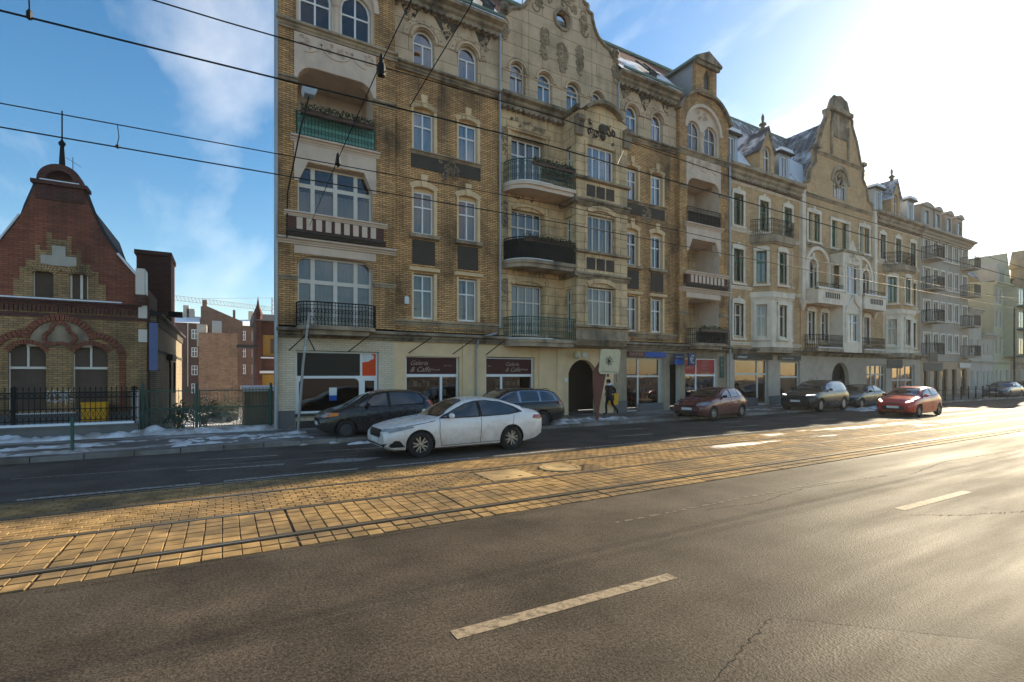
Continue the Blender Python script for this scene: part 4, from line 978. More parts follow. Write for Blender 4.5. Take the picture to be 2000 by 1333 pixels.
# galleries with maroon fascia
def gallery(x0, x1, z0, door, lets):
    cols = (.67,) if not door else (.33,)
    fr = MB().plate(rect(x0,x1,z0,2.86), [rect(x0+.06,x1-.06,2.12,2.82), rect(x0+.06,x0+(x1-x0)*cols[0]-.05,z0+.08,2.0), rect(x0+(x1-x0)*cols[0]+.05,x1-.06,.62 if door else z0+.08,2.0)], D+.04, .12)
    s_ = mk('shop_window', fr, M['white'], A)
    for a, b in ((x0+.04, x0+(x1-x0)*cols[0]), (x0+(x1-x0)*cols[0], x1-.04)): mk('pane', MB().add([(a,D+.1,z0),(b,D+.1,z0),(b,D+.1,2.04),(a,D+.1,2.04)], [(0,1,2,3)]), M['shopglass'], s_)
    mk('sign_board', MB().box(x0+.05,x1-.05,D+.07,D+.1,2.1,2.83), M['maroon'], s_)
    for s__, sz, dx_, zz_, sh in lets: put('lettering', text_mesh(s__, sz, M['letter'], sh), s_, (x0+dx_, D+.062, zz_), (PI/2,0,0))
    return s_
gallery(6.48, 8.84, .5, False, [('Galeria', .27, .2, 2.5, .45), ('& Caffe', .3, .2, 2.22, .45), ('Pianosz', .13, 1.15, 2.27, 0), ('Bistro Sklep', .075, 1.72, 2.46, 0)])
gallery(10.17, 12.70, PV+.02, True, [('Galeria', .25, 1.05, 2.5, .45), ('& Caffe', .27, 1.05, 2.24, .45), ('Pianosz', .12, 1.92, 2.3, 0), ('Bistro', .08, .15, 2.46, 0)])
gd = MB().add([(14.6,21.6,PV),(16.6,21.6,PV),(16.6,21.6,3),(14.6,21.6,3)], [(0,1,2,3)]); gd.add([(14.65,20.1,PV),(14.65,21.6,PV),(14.65,21.6,3),(14.65,20.1,3)], [(0,1,2,3)]); mk('gateway_passage', gd, M['room'], A)
sw4 = window(A, 18.54, 21.10, PV, 3.02, D+.05, cols=(.36,), rows=(.65,), fm='oldwhite', pm='shopglass', fw=.08, mw=.1, name='shop_window', depth=.08, tilt=.003)
sw5 = window(A, 23.02, 25.80, PV, 3.05, D+.05, cols=(.38,), rows=(.66,), fm='white', pm='shopglass', fw=.1, mw=.1, name='shop_window', depth=.08, tilt=.003)
# shop interiors with shelves and stock
def stock(root, x0, x1, z0, z1, y, n, seed, cols):
    rn = random.Random(seed); mb = MB()
    for _ in range(n):
        x = rn.uniform(x0,x1-.1); z = rn.choice([z0, z0+.42, z0+.84, z0+1.2]); 
        if z > z1-.2: z = z0
        w_, h_ = rn.uniform(.05,.2), rn.uniform(.1,.34); yy = y+rn.uniform(0,.5); mb.box(x, x+w_, yy, yy+.1, z, z+h_, rn.randrange(len(cols)))
    for z in (z0, z0+.42, z0+.84): mb.box(x0, x1, y, y+.6, z-.03, z-.005, 0)
    return mk('stock', mb, [M[c] for c in cols], root)
stock(A, 6.6, 8.75, .75, 2.0, D+.5, 60, 1, ['brownframe','cream','charcoal','lacecloth','maroon','steel'])
stock(A, 11.1, 12.6, .75, 2.0, D+.5, 40, 2, ['brownframe','cream','charcoal','lacecloth','greenpost','steel'])
stock(A, 19.6, 21.0, .7, 2.2, D+.5, 45, 3, ['brownframe','red','charcoal','orange','blue','cream'])
stock(A, 24.1, 25.7, .8, 2.2, D+.5, 30, 4, ['brownframe','lacecloth','charcoal','steel'])
# signs on A
def signboard(root, name, x0, x1, z0, z1, y, m, lets=(), lm='letter', d=.06):
    o = mk(name, MB().box(x0,x1,y,y+d,z0,z1), M[m], root)
    for s__, sz, dx_, zz_ in lets: put('lettering', text_mesh(s__, sz, M[lm]), o, (x0+dx_, y-.006, zz_), (PI/2,0,0))
    return o
signboard(A, 'sign_board', 18.55, 19.75, 3.04, 3.34, D-.2, 'rustpost', [('KANTOR', .24, .08, 3.1)], 'letter')
signboard(A, 'sign_board', 19.75, 21.35, 3.04, 3.34, D-.205, 'blue')
signboard(A, 'sign_board', 23.1, 24.02, 2.15, 2.98, D+.03, 'red', [('NEKST', .22, .1, 2.42)])
signboard(A, 'sign_board', 24.14, 25.7, 2.15, 2.98, D+.03, 'red', [('NOWY', .15, .5, 2.78), ('KREDYT', .16, .42, 2.58), ('OSZCZ', .15, .45, 2.38), ('POZYCZKI', .16, .3, 2.19)])
signboard(A, 'sign_board', 26.0, 26.35, 1.9, 3.2, D-.16, 'greenpost', [('S', .2, .08, 2.9), ('K', .2, .08, 2.6), ('L', .2, .08, 2.3)])
se = thing('projecting_sign', 'navy and blue projecting exchange sign with a white euro symbol', 'sign', (21.9, 19.4, 2.7))
mk('board', MB().box(21.75,22.45,19.55,19.62,2.95,3.25,0).box(21.75,22.45,19.55,19.62,2.66,2.94,1), [M['navy'], M['blue']], se)
mk('euro_panel', MB().box(22.47,23.05,19.2,19.27,2.62,3.3), M['navy'], se); put('lettering', text_mesh('€', .62, M['lettergrey']), se, (22.55,19.19,2.74), (PI/2,0,0))
put('lettering', text_mesh('KANTOR', .13, M['lettergrey']), se, (21.82,19.54,3.05), (PI/2,0,0))
mk('bracket', MB().tube([(21.0,19.9,3.28),(22.5,19.5,3.28)], .015, 4).tube([(23.1,19.9,3.32),(23.05,19.2,3.32)], .015, 4), M['iron'], se)
# slanting iron stays under the cornice
for (xa, xb) in ((2.05,2.65),(2.95,2.55),(4.15,4.85),(6.55,7.35),(8.5,9.25),(10.1,10.75)):
    st = MB().tube([(xa, D-.2, 2.98), (xb, D-.75, 3.62)], .022, 5); mk('awning_stay', st, M['iron'], A)
pipe(A, [(1.62,19.68,.15),(1.62,19.68,18.0)], .07, name='drainpipe')
pipe(A, [(10.84,19.85,17.9),(10.84,19.85,4.2),(10.6,19.75,3.95),(9.75,19.7,3.72),(9.66,19.7,3.6),(9.62,19.82,3.2),(9.6,19.82,PV)], .055)
pipe(A, [(26.68,19.68,15.5),(26.68,19.68,PV)], .06)
pipe(A, [(17.92,19.85,17.4),(17.92,19.85,14.9)], .05)
mk('number_lamp', MB().lathe((14.95,19.55,3.05), [(0,-.2),(.14,-.15),(.19,0),(.14,.15),(0,.2)], 12).box(14.93,14.97,19.55,19.95,3.2,3.23), M['cream'], A, smooth=True)
mk('house_number', MB().box(15.55,15.85,D-.14,D-.11,2.98,3.2), M['plate'], A)
mk('door_plaque', MB().box(14.42,14.6,D-.19,D-.165,1.75,1.95), M['plate'], A)
mk('alarm_box', MB().box(6.42,6.6,D-.1,D,5.0,5.28).prism([(6.42,5.28),(6.6,5.28),(6.51,5.33)], D-.1, D, 'y'), M['plate'], A)

# ================================================================== orange brick tenement with tall gable (B)
Bb = thing('gabled_building', 'orange brick tenement with white stone trim, green windows and tall stepped gable', 'building', (39.65, D, PV))
BR = ((4.5,6.55),(7.95,9.95),(11.5,13.4))
def trim(root, x0, x1, z0, z1, y, F=None, peak=.45, arch=0, m='whitestone'):
    """white stone window surround with a peaked head"""
    mb = MB(); t_ = .16; c = (x0+x1)/2
    mb.box(x0-t_, x0, y-.07, y+.1, z0-.12, z1+.12); mb.box(x1, x1+t_, y-.07, y+.1, z0-.12, z1+.12)
    if arch: ring(mb, c, z1-.02, (x1-x0)/2, (x1-x0)/2+t_+.05, 0, 180, y-.08, y+.1, 12); mb.prism([(c-.1,z1+arch),(c+.1,z1+arch),(c+.14,z1+arch+.4),(c-.14,z1+arch+.4)], y-.12, y+.05, 'y')
    elif peak: mb.prism([(x0-t_,z1),(x1+t_,z1),(x1+t_,z1+.2),(x1-.12,z1+.3),(c+.12,z1+.32),(c+.09,z1+peak),(c-.09,z1+peak),(c-.12,z1+.32),(x0+.12,z1+.3),(x0-t_,z1+.2)], y-.09, y+.1, 'y')
    else: mb.box(x0-t_, x1+t_, y-.08, y+.1, z1, z1+.22)
    mb.box(x0-t_-.05, x1+t_+.05, y-.14, y+.05, z0-.24, z0-.12)
    if F is None: return mk('window_surround', mb, M[m], root)
    return mk('window_surround', mb, M[m], root, (F[0][0],F[0][1],0), (0,0,F[1]))
def bwin(x0, x1, r, y=D, F=None, fm=None, peak=.45, cols=(.5,), z=None, curtain=None, arch=0):
    z0, z1 = z or BR[r]; fm = fm or ('oldwhite' if r == 0 else 'greenframe')
    window(Bb, x0, x1, z0, z1, (y if F is None else y)+.18, cols=cols, rows=(.66,), fm=fm, pm='glass', curtain=curtain, F=F, fw=.08, mw=.08)
    trim(Bb, x0, x1, z0, z1, y, F, peak, arch)
def mir(p): return 79.3-p
left_w = [(27.42,28.38)]
def section_holes(mirror):
    hs_ = []
    for a, b in left_w: 
        for z in BR: hs_.append((a,b,z[0],z[1]))
    for a, b in ((30.05,31.0),(32.7,33.6)): hs_.append((a,b,BR[2][0],BR[2][1]))
    return [(mir(b),mir(a),c,d) if mirror else (a,b,c,d) for a,b,c,d in hs_]
for mirror in (False, True):
    hs_ = section_holes(mirror); x0, x1 = (26.72, 34.6) if not mirror else (mir(34.6), mir(26.72))
    wallpanel(Bb, 'wall', rect(x0,x1,3.6,14.4), [rect(*h) for h in hs_], D, .3, ['brickB','whitestone'])
    for h in hs_:
        r = [q[0] for q in BR].index(h[2]); bwin(h[0], h[1], r, curtain='full' if r == 0 else random.choice([None,'full','sides']))
    cornice(Bb, x0, x1, D, 14.35, 15.15, .5, 'stone', dent=.26, name='eaves_cornice')
    cornice(Bb, x0, x1, D, 14.0, 14.14, .1, 'whitestone', name='string_course')
    for z in (7.45, 11.05, 3.95): cornice(Bb, x0, x1, D, z, z+.2, .1, 'whitestone', name='string_course')
    # polygonal bay over two floors
    P = [(29.2,D),(30.0,19.1),(32.2,19.1),(33.0,D)]
    if mirror: P = [(mir(p[0]), p[1]) for p in reversed(P)]
    for k, (p, q) in enumerate(zip(P[:-1], P[1:])):
        L = math.dist(p, q); F = (p, math.atan2(q[1]-p[1], q[0]-p[0])); wd = .3 if k != 1 else .42
        wl = [rect(L/2-wd, L/2+wd, BR[0][0], BR[0][1]), rect(L/2-wd, L/2+wd, BR[1][0], BR[1][1])]
        wallpanel(Bb, 'bay_wall', rect(0,L,3.7,7.2), wl[:1], 0, .25, ['whitestone','whitestone'], F)
        wallpanel(Bb, 'bay_wall', rect(0,L,7.2,10.75), wl[1:], 0, .25, ['brickB','whitestone'], F)
        for r in (0, 1): bwin(L/2-wd, L/2+wd, r, 0, F, cols=(.5,), peak=.3, curtain='full' if r else 'sides')
    for z0, z1, pr, m_ in ((3.62,3.85,.1,'stone'),(7.0,7.35,.22,'whitestone'),(10.5,10.95,.3,'stone')):
        mb = MB(); e = pr*.6; mb.prism([(P[0][0]-e,P[0][1]),(P[1][0]-e*.4,P[1][1]-e),(P[2][0]+e*.4,P[2][1]-e),(P[3][0]+e,P[3][1])], z0, z1, 'z'); 
        mb.prism([(P[0][0]-e*.4,P[0][1]),(P[1][0]-e*.2,P[1][1]-e*.5),(P[2][0]+e*.2,P[2][1]-e*.5),(P[3][0]+e*.4,P[3][1])], z0-.12, z0, 'z'); mk('bay_cornice', mb, M[m_], Bb)
    rl_ = MB(); railing(rl_, [(P[0][0]-.1,P[0][1]-.05),(P[1][0]-.05,P[1][1]-.1),(P[2][0]+.05,P[2][1]-.1),(P[3][0]+.1,P[3][1]-.05)], 10.95, 11.95, .13, .013, 1); mk('railing', rl_, M['iron'], Bb)
    # dormers
    for (dx0, dx1, kind) in ((26.95,28.2,'z'),(30.1,31.65,'g'),(32.6,33.85,'z')):
        if mirror: dx0, dx1 = mir(dx1), mir(dx0)
        c = (dx0+dx1)/2
        if kind == 'z':
            d_ = MB().plate(rect(dx0,dx1,15.1,17.25), [rect(c-.32,c+.32,15.4,17.0)], 20.25, .15, 0); d_.box(dx0+.001,dx1-.001,20.4,22.2,15.1,17.24,0); dm = mk('dormer', d_, [M['zinc'], M['white']], Bb)
            window(Bb, c-.32, c+.32, 15.4, 17.0, 20.3, cols=(.5,), rows=(), fm='white', curtain='full')
            mk('snow_cap', MB().prism([(dx0-.15,17.25),(dx1+.15,17.25),(dx1,17.5),(dx0,17.5)], 20.05, 22.2, 'y'), M['rsnow'], dm)
            mk('dormer_roof', MB().box(dx0-.2,dx1+.2,20.0,22.3,17.16,17.25), M['darkroof'], dm)
        else:
            d_ = MB().plate([(dx0,15.1),(dx1,15.1),(dx1,16.7),(c,18.25),(dx0,16.7)], [arched(c-.4,c+.4,15.35,17.1,.4)], 20.0, .3, 0); d_.box(dx0+.001,dx0+.2,20.3,22.4,15.1,16.69); d_.box(dx1-.2,dx1-.001,20.3,22.4,15.1,16.69); dm = mk('dormer', d_, M['brickB'], Bb)
            window(Bb, c-.4, c+.4, 15.35, 17.1, 20.15, cols=(.5,), rows=(.6,), rise=.4, fm='white', curtain='full')
            rr = MB().add([(dx0-.12,19.85,16.58),(c,19.85,18.38),(c,22.4,18.38),(dx0-.12,22.4,16.58),(dx1+.12,19.85,16.58),(dx1+.12,22.4,16.58)], [(0,1,2,3),(1,4,5,2)]); mk('dormer_roof', rr, M['slatesnow'], dm)
            mk('finial', MB().lathe((c,20.3,18.25), [(.14,0),(.14,.3),(.24,.34),(.24,.42),(.12,.5),(.07,.56),(.1,.75),(.1,.9),(.03,1.05),(0,1.15)], 8), M['cornice'], dm)
# centre section: wall, gable, oriel, loggias
GX = 39.65
gpts = [(34.6,3.6),(44.7,3.6),(44.7,14.6),(44.3,15.5),(43.7,15.7),(43.5,16.6),(42.9,17.2),(42.95,18.2),(42.6,18.4),(42.0,19.9),(41.35,20.9),(41.35,21.35),(40.9,21.5),(40.8,21.9),(40.45,22.55)]
gp = gpts+[(79.3-p[0],p[1]) for p in reversed(gpts[2:])]
ch = [rect(35.45,36.25,*BR[0]), rect(37.1,37.95,*BR[0]), rect(41.35,42.2,*BR[0]), rect(43.05,43.85,*BR[0]),
      arched(35.5,36.5,7.9,10.2,.5), arched(42.8,43.8,7.9,10.2,.5),
      rect(35.45,36.0,11.6,13.5), rect(36.3,36.9,11.6,13.5), rect(42.4,43.0,11.6,13.5), rect(43.3,43.85,11.6,13.5), rect(38.5,39.3,11.5,13.4), rect(40.0,40.8,11.5,13.4),
      [(38.7,15.1),(40.7,15.1),(40.7,16.3)]+arc(39.7,16.3,1.0,0,180,12)[1:]]
wallpanel(Bb, 'gable_wall', gp, ch, D-.06, .3, ['brickB','whitestone'])
for h in ((35.45,36.25),(37.1,37.95),(41.35,42.2),(43.05,43.85)): bwin(h[0], h[1], 0, D-.06, peak=.35, curtain='sides')
for a, b in ((35.5,36.5),(42.8,43.8)): window(Bb, a, b, 7.9, 10.2, D+.1, rise=.5, fm='oldwhite', curtain=None, fw=.08); trim(Bb, a, b, 7.9, 9.75, D-.06, arch=.5)
for a, b in ((35.45,36.0),(36.3,36.9),(42.4,43.0),(43.3,43.85),(38.5,39.3),(40.0,40.8)): window(Bb, a, b, 11.6 if b-a < .7 else 11.5, 13.5 if b-a < .7 else 13.4, D+.1, cols=(.5,), fm='greenframe', fw=.07)
for a, b in ((35.45,36.9),(42.4,43.85)): trim(Bb, a, b, 11.6, 13.5, D-.06, peak=.5)
trim(Bb, 38.45, 40.85, 11.5, 13.4, D-.06, peak=0)
for q in ((38.72,39.65),(39.75,40.68)): window(Bb, q[0], q[1], 15.1, 16.8, D+.08, rise=.45, fm='oldwhite', fw=.09)
sb = MB(); ring(sb, 39.7, 16.3, 1.02, 1.3, 0, 180, D-.16, D-.02, 16); ring(sb, 39.7, 16.6, .45, .6, 0, 360, D-.05, D+.05, 14); relief(sb, 39.2,40.2,16.6,17.2,D-.02,10,55,.05)
for z in (17.85, 14.6, 11.05): sb.prism(cornice_prof(D-.06, z, z+.25, .14), 35.0 if z < 17 else 36.5, 44.3 if z < 17 else 42.8, 'x')
for xa in (38.4, 40.7): sb.box(xa-.08, xa+.08, D-.2, D-.05, 18.2, 20.6)
mk('gable_trim', sb, M['stone'], Bb)
cp = MB(); 
for a, b in zip(gp[2:-2], gp[3:-1]): cp.tube([(a[0],D-.04,a[1]),(b[0],D-.04,b[1])], .13, 5)
cp.box(38.3,41.0,D-.35,D+.5,21.35,21.65); cp.box(38.45,40.85,D-.1,D+.4,19.6,21.4); cp.prism(arched(38.7,40.6,21.6,22.75,.95,12), D-.15, D+.35, 'y')
for xa in (36.3, 42.6): cp.box(xa, xa+.5, D-.3, D+.2, 18.2, 18.45)
mk('gable_coping', cp, M['cornice'], Bb)
for xa in (34.5, 44.4): mk('pilaster', MB().box(xa, xa+.4, D-.25, D, 7.2, 15.0).lathe((xa+.2,D-.15,7.0), [(.05,-.5),(.25,0),(.3,.25)], 8), M['whitestone'], Bb)
# oriel
oy = 19.05
wallpanel(Bb, 'oriel_wall', [(38.3,3.7),(40.95,3.7),(40.95,10.9),(40.3,11.0),(39.62,11.9),(38.9,11.0),(38.3,10.9)], [rect(38.75,40.5,4.5,6.5), rect(38.75,40.5,7.95,10.1)], oy, .25, ['whitestone','whitestone'], None, False)
wallpanel(Bb, 'oriel_wall', rect(0,D-oy-.006,3.7,10.88), [rect(.25,.7,8,10)], 0, .2, ['whitestone','whitestone'], ((38.3,D),-PI/2))
wallpanel(Bb, 'oriel_wall', rect(.006,D-oy,3.7,10.88), [], 0, .2, ['whitestone'], ((40.95,oy),PI/2))
window(Bb, 38.77, 40.48, 4.5, 6.5, oy+.12, cols=(.25,.5,.75), rows=(.7,), fm='white', curtain='full'); window(Bb, 38.77, 40.48, 7.95, 10.1, oy+.12, cols=(.33,.66), rows=(.55,), fm='white')
sb = MB()
pk = [(38.6,6.5),(38.75,7.0),(39.3,7.35),(39.62,7.85),(39.95,7.35),(40.5,7.0),(40.65,6.5)]
for a, b in zip(pk[:-1], pk[1:]): sb.tube([(a[0],oy-.05,a[1]),(b[0],oy-.05,b[1])], .09, 5)
for xa in (38.55, 40.5): sb.box(xa, xa+.18, oy-.07, oy, 4.4, 6.5); sb.box(xa, xa+.16, oy-.06, oy, 7.9, 10.2)
relief(sb, 38.9,40.4,10.2,10.9,oy-.02,12,66,.05); mk('oriel_trim', sb, M['whitestone'], Bb)
mk('oriel_roof', MB().box(38.2,41.05,oy-.1,D,10.9,11.05), M['stone'], Bb)
for x0, x1 in ((34.95,38.2),(41.05,44.3)):
    bo = MB(); bo.box(x0, x1, 18.95, D, 7.0, 7.25, 0); bo.box(x0, x1, 18.95, 19.1, 7.25, 7.95, 0); bo.box(x0, x0+.15, 19.1, D, 7.25, 7.95, 0); bo.box(x0-.06, x1+.06, 18.88, 19.16, 7.95, 8.05, 0); bo.box(x0-.06,x0+.2,18.9,D,7.95,8.05,0)
    for k in range(8): bo.box(x0+.9+k*.24, x0+1.05+k*.24, 18.94, 18.96, 7.4, 7.8, 1)
    b_ = mk('balcony', bo, [M['whitestone'], M['dark']], Bb); mk('snow_cap', MB().box(x0-.05,x1+.05,18.9,19.14,8.05,8.1), M['rsnow'], b_)
    rg = MB(); railing(rg, [(x0,19.0),(x1,19.0)], 8.05, 8.4, .2, .012, 0); mk('railing', rg, M['iron'], b_)
    bo = MB(); bo.box(x0, x1, 18.95, D, 3.7, 3.95); b2 = mk('balcony', bo, M['stone'], Bb); rg = MB(); railing(rg, [(x0+.05,D-.05),(x0+.05,19.0),(x1-.05,19.0)], 3.95, 4.85, .12, .014, 1); mk('railing', rg, M['iron'], b2)
    mk('snow_cap', MB().box(x0+.1,x1-.1,18.97,19.5,3.95,4.0), M['rsnow'], b2)
    sb = MB(); ring(sb, (x0+x1)/2, 9.6, 1.35, 1.6, 0, 180, D-.2, D-.05, 16); sb.box((x0+x1)/2-1.6,(x0+x1)/2-1.35,D-.2,D-.05,8.0,9.6); sb.box((x0+x1)/2+1.35,(x0+x1)/2+1.6,D-.2,D-.05,8.0,9.6); mk('arch_stone', sb, M['whitestone'], Bb)
# roofs of B
rf = MB()
rf.add([(26.7,20.3,15.1),(52.6,20.3,15.1),(52.6,24.3,21.4),(26.7,24.3,21.4),(26.7,30,21.4),(52.6,30,21.4),(52.6,33,15),(26.7,33,15)], [(0,1,2,3),(3,2,5,4),(4,5,6,7)], 0)
rf.add([(35.6,20.2,15.2),(39.65,20.2,21.3),(39.65,25,21.3),(35.6,25,15.2),(43.7,20.2,15.2),(43.7,25,15.2)], [(0,1,2,3),(1,4,5,2)], 0)
rB = mk('roof', rf, M['slate'], Bb)
sm = MB(); x = 26.9
while x < 52.5:
    sm.tube([(x,20.3,15.13),(x,24.3,21.43)], .03, 4); x += .52
y = 20.4
while y < 24.6:
    sm.tube([(35.6,y,15.23),(39.65,y,21.33)], .03, 4); sm.tube([(43.7,y,15.23),(39.65,y,21.33)], .03, 4); y += .5
mk('roof_seam', sm, M['zinc'], rB)
mk('ridge_flashing', MB().tube([(26.7,24.3,21.4),(52.6,24.3,21.4)], .13, 6), M['copper'], Bb)
sn = MB(); sn.add([(35.0,20.25,15.3),(36.2,20.3,15.4),(37.2,21.4,17.6),(36.2,22.3,18.5),(35.2,21.4,16.9)], [(0,1,2,3,4)]); sn.add([(33.8,20.3,15.2),(35.2,20.3,15.2),(35.2,21.0,16.3),(34,20.8,16.0)], [(0,1,2,3)]); sn.add([(28.3,20.3,15.25),(30,20.3,15.25),(29.9,21.4,17.0),(28.4,21.0,16.4)], [(0,1,2,3)])
mk('roof_snow', MB().add([(x,y-.08,z+.05) for x,y,z in sn.v], sn.f), M['rsnow'], Bb)
mk('interior', MB().add([(26.8,22.3,.1),(52.5,22.3,.1),(52.5,22.3,15),(26.8,22.3,15)], [(0,1,2,3)]), M['room'], Bb)
mk('wall_side', MB().add([(52.62,20.05,0),(52.62,33,0),(52.62,33,15.1),(52.62,24.3,21.4),(52.62,20.3,15.1)], [(0,1,2,3,4)]).add([(26.7,20.3,15.1),(26.7,24.3,21.4),(26.7,33,15),(26.7,33,0),(26.7,20.3,0)], [(0,1,2,3,4)]), M['brickB'], Bb)
# shops of B
sh = [rect(27.45,30.9,PV,3.1), rect(32.2,34.5,.5,3.0), arched(38.5,40.9,PV,3.0,1.1), rect(43.5,46.6,PV,2.9), rect(47.6,51.6,.4,2.9)]
wallpanel(Bb, 'shop_wall', rect(26.72,52.6,PV-.02,3.62), sh, D-.08, .3, ['shopB','shopB'])
window(Bb, 27.47, 30.88, PV, 3.08, D+.06, cols=(.72,), rows=(.68,), fm='oldwhite', pm='shopglass', fw=.09, mw=.12, name='shop_window', depth=.08)
window(Bb, 32.22, 34.48, .5, 2.98, D+.06, cols=(), rows=(.58,), fm='oldwhite', pm='shopglass', fw=.09, mw=.12, name='shop_window', depth=.08)
window(Bb, 43.52, 46.58, PV, 2.88, D+.06, cols=(.3,.55,.8), rows=(.72,), fm='oldwhite', pm='shopglass', fw=.1, mw=.12, name='shop_window', depth=.08)
window(Bb, 47.62, 51.58, .4, 2.88, D+.06, cols=(.33,.66), rows=(.5,), fm='oldwhite', pm='shopglass', fw=.1, mw=.1, name='shop_window', depth=.08)
mk('gateway_passage', MB().add([(38.3,20.7,PV),(41.1,20.7,PV),(41.1,20.7,3.2),(38.3,20.7,3.2)], [(0,1,2,3)]), M['charcoal'], Bb)
cornice(Bb, 26.75, 52.6, D-.06, 3.4, 3.8, .36, 'cornice', name='shop_cornice')
for xs0, xs1, tx, sz in ((27.3,31.2,'meblopuls',.22),(31.9,34.4,'fryzjerstwo damskie',.16)):
    signboard(Bb, 'sign_board', xs0, xs1, 3.06, 3.38, D-.2, 'charcoal', [(tx, sz, .3, 3.14)], 'plate')
gq = MB()
rn = random.Random(5)
for k in range(6): 
    x = 35.5+k*.3; gq.tube([(x+rn.uniform(0,.2),D-.09,1.5+rn.uniform(0,.4)) for _ in range(5)], .008, 3)
mk('graffiti', gq, M['charcoal'], Bb)
mk('plinth', MB().box(31.0,32.15,D-.14,D-.07,PV,.7).box(35,38.3,D-.14,D-.07,PV,.5).box(27.5,29.9,D-.02,D+.05,PV,.62), M['plinth'], Bb)
stock(Bb, 27.6, 30, .7, 2.3, D+1.2, 20, 7, ['cream','brownframe','lacecloth','charcoal'])
mk('downpipe', MB().tube([(26.95,19.9,14.2),(26.95,19.9,3.7)], .045, 6), M['zinc'], Bb)

# ================================================================== grey block (C) and the houses beyond
C_ = thing('grey_apartment_block', 'plain grey rendered block with stacked small balconies and row of roof dormers', 'building', (57.9, D, PV))
cz = (3.85, 6.75, 9.65, 12.3); hs_ = []
ccols = ((53.4,54.7),(55.35,56.25),(56.9,57.75),(58.4,59.25),(59.9,60.7),(61.7,62.7))
for z in cz:
    for k, (a, b) in enumerate(ccols): hs_.append((a, b, z+(0 if k in (0,5) else .35), z+1.9))
wallpanel(C_, 'wall', rect(52.66,63.2,3.3,14.6), [rect(*h) for h in hs_], D, .25, ['greyC','oldwhite'])
for h in hs_:
    window(C_, h[0], h[1], h[2], h[3], D+.1, cols=(.5,), rows=(), fm='oldwhite', pm='glass', fw=.09, mw=.09, curtain=random.choice(['full','full','sides']))
    mk('window_surround', MB().box(h[0]-.14,h[0],D-.05,D+.05,h[2]-.1,h[3]+.15).box(h[1],h[1]+.14,D-.05,D+.05,h[2]-.1,h[3]+.15).box(h[0],h[1],D-.05,D+.05,h[3],h[3]+.15).box(h[0]-.2,h[1]+.2,D-.12,D+.05,h[2]-.18,h[2]-.08), M['oldwhite'], C_)
for z in cz:
    for a, b in ((53.1,55.2),(61.3,63.1)):
        b_ = mk('balcony', MB().prism([(a,D),(a+.15,18.95),(b-.15,18.95),(b,D)], z-.14, z, 'z'), M['greyC'], C_); rg = MB(); railing(rg, [(a+.02,D-.02),(a+.17,19.0),(b-.17,19.0),(b-.02,D-.02)], z, z+1.0, .12, .016, 0); mk('railing', rg, M['iron'], b_)
        if a > 60 and z in cz[1:3]: mk('dark_panel', MB().box(a+.2,b-.2,18.98,19.0,z+.05,z+.9), M['blackmesh'], b_)
cornice(C_, 52.66, 63.25, D, 14.3, 15.0, .7, 'greyC', name='eaves_cornice'); cornice(C_, 52.66, 63.2, D, 3.2, 3.4, .12, 'greyC', name='string_course')
mk('roof', MB().add([(52.66,19.6,15),(63.2,19.6,15),(63.2,22.5,17.2),(52.66,22.5,17.2),(52.66,31,17.2),(63.2,31,17.2),(63.2,31,0),(52.66,31,0)], [(0,1,2,3),(3,2,5,4),(4,5,6,7)]), M['darkroof'], C_)
for k, xa in enumerate((53.4, 56.2, 58.6, 61.0)):
    wd = 2.4 if k == 0 else 1.3
    d_ = MB().plate(rect(xa,xa+wd,15.0,17.1), [rect(xa+wd/2-.4,xa+wd/2+.4,15.6,16.8)], 20.15, .2); d_.box(xa+.001,xa+wd-.001,20.35,23,15,17.09); d_.prism(arched(xa-.12,xa+wd+.12,17.1,17.5,.35,8), 20.0, 23, 'y'); dm = mk('dormer', d_, M['greyC'], C_)
    mk('pane', MB().add([(xa+wd/2-.4,20.25,15.6),(xa+wd/2+.4,20.25,15.6),(xa+wd/2+.4,20.25,16.8),(xa+wd/2-.4,20.25,16.8)], [(0,1,2,3)]), M['farglass'], dm)
mk('wall_side', MB().add([(63.22,20.02,0),(63.22,31,0),(63.22,31,17.1),(63.22,22.5,17.1),(63.22,20.02,14.9)], [(0,1,2,3,4)]).add([(52.64,20.1,15),(52.64,31,15),(52.64,31,17.2),(52.64,22.5,17.2)], [(0,1,2,3)]), M['greyC'], C_)
mk('interior', MB().add([(52.8,21.5,.1),(63.1,21.5,.1),(63.1,21.5,14.8),(52.8,21.5,14.8)], [(0,1,2,3)]), M['room'], C_)
wallpanel(C_, 'shop_wall', rect(52.66,63.2,PV-.02,3.3), [rect(53.4,54.2,PV,2.6), rect(55.4,56.5,PV,2.6), rect(57.1,58.3,PV,2.6), rect(59.2,60.3,PV,2.6), rect(61.3,62.6,PV,2.6)], D-.06, .3, ['shopC','shopC'])
for a, b in ((53.4,54.2),(55.4,56.5),(57.1,58.3),(59.2,60.3),(61.3,62.6)): window(C_, a, b, PV, 2.6, D+.1, cols=(), rows=(.7,), fm='brownframe', pm='shopglass', fw=.08)
signboard(C_, 'sign_board', 60.6, 63.1, 2.75, 3.2, D-.2, 'lettergrey')
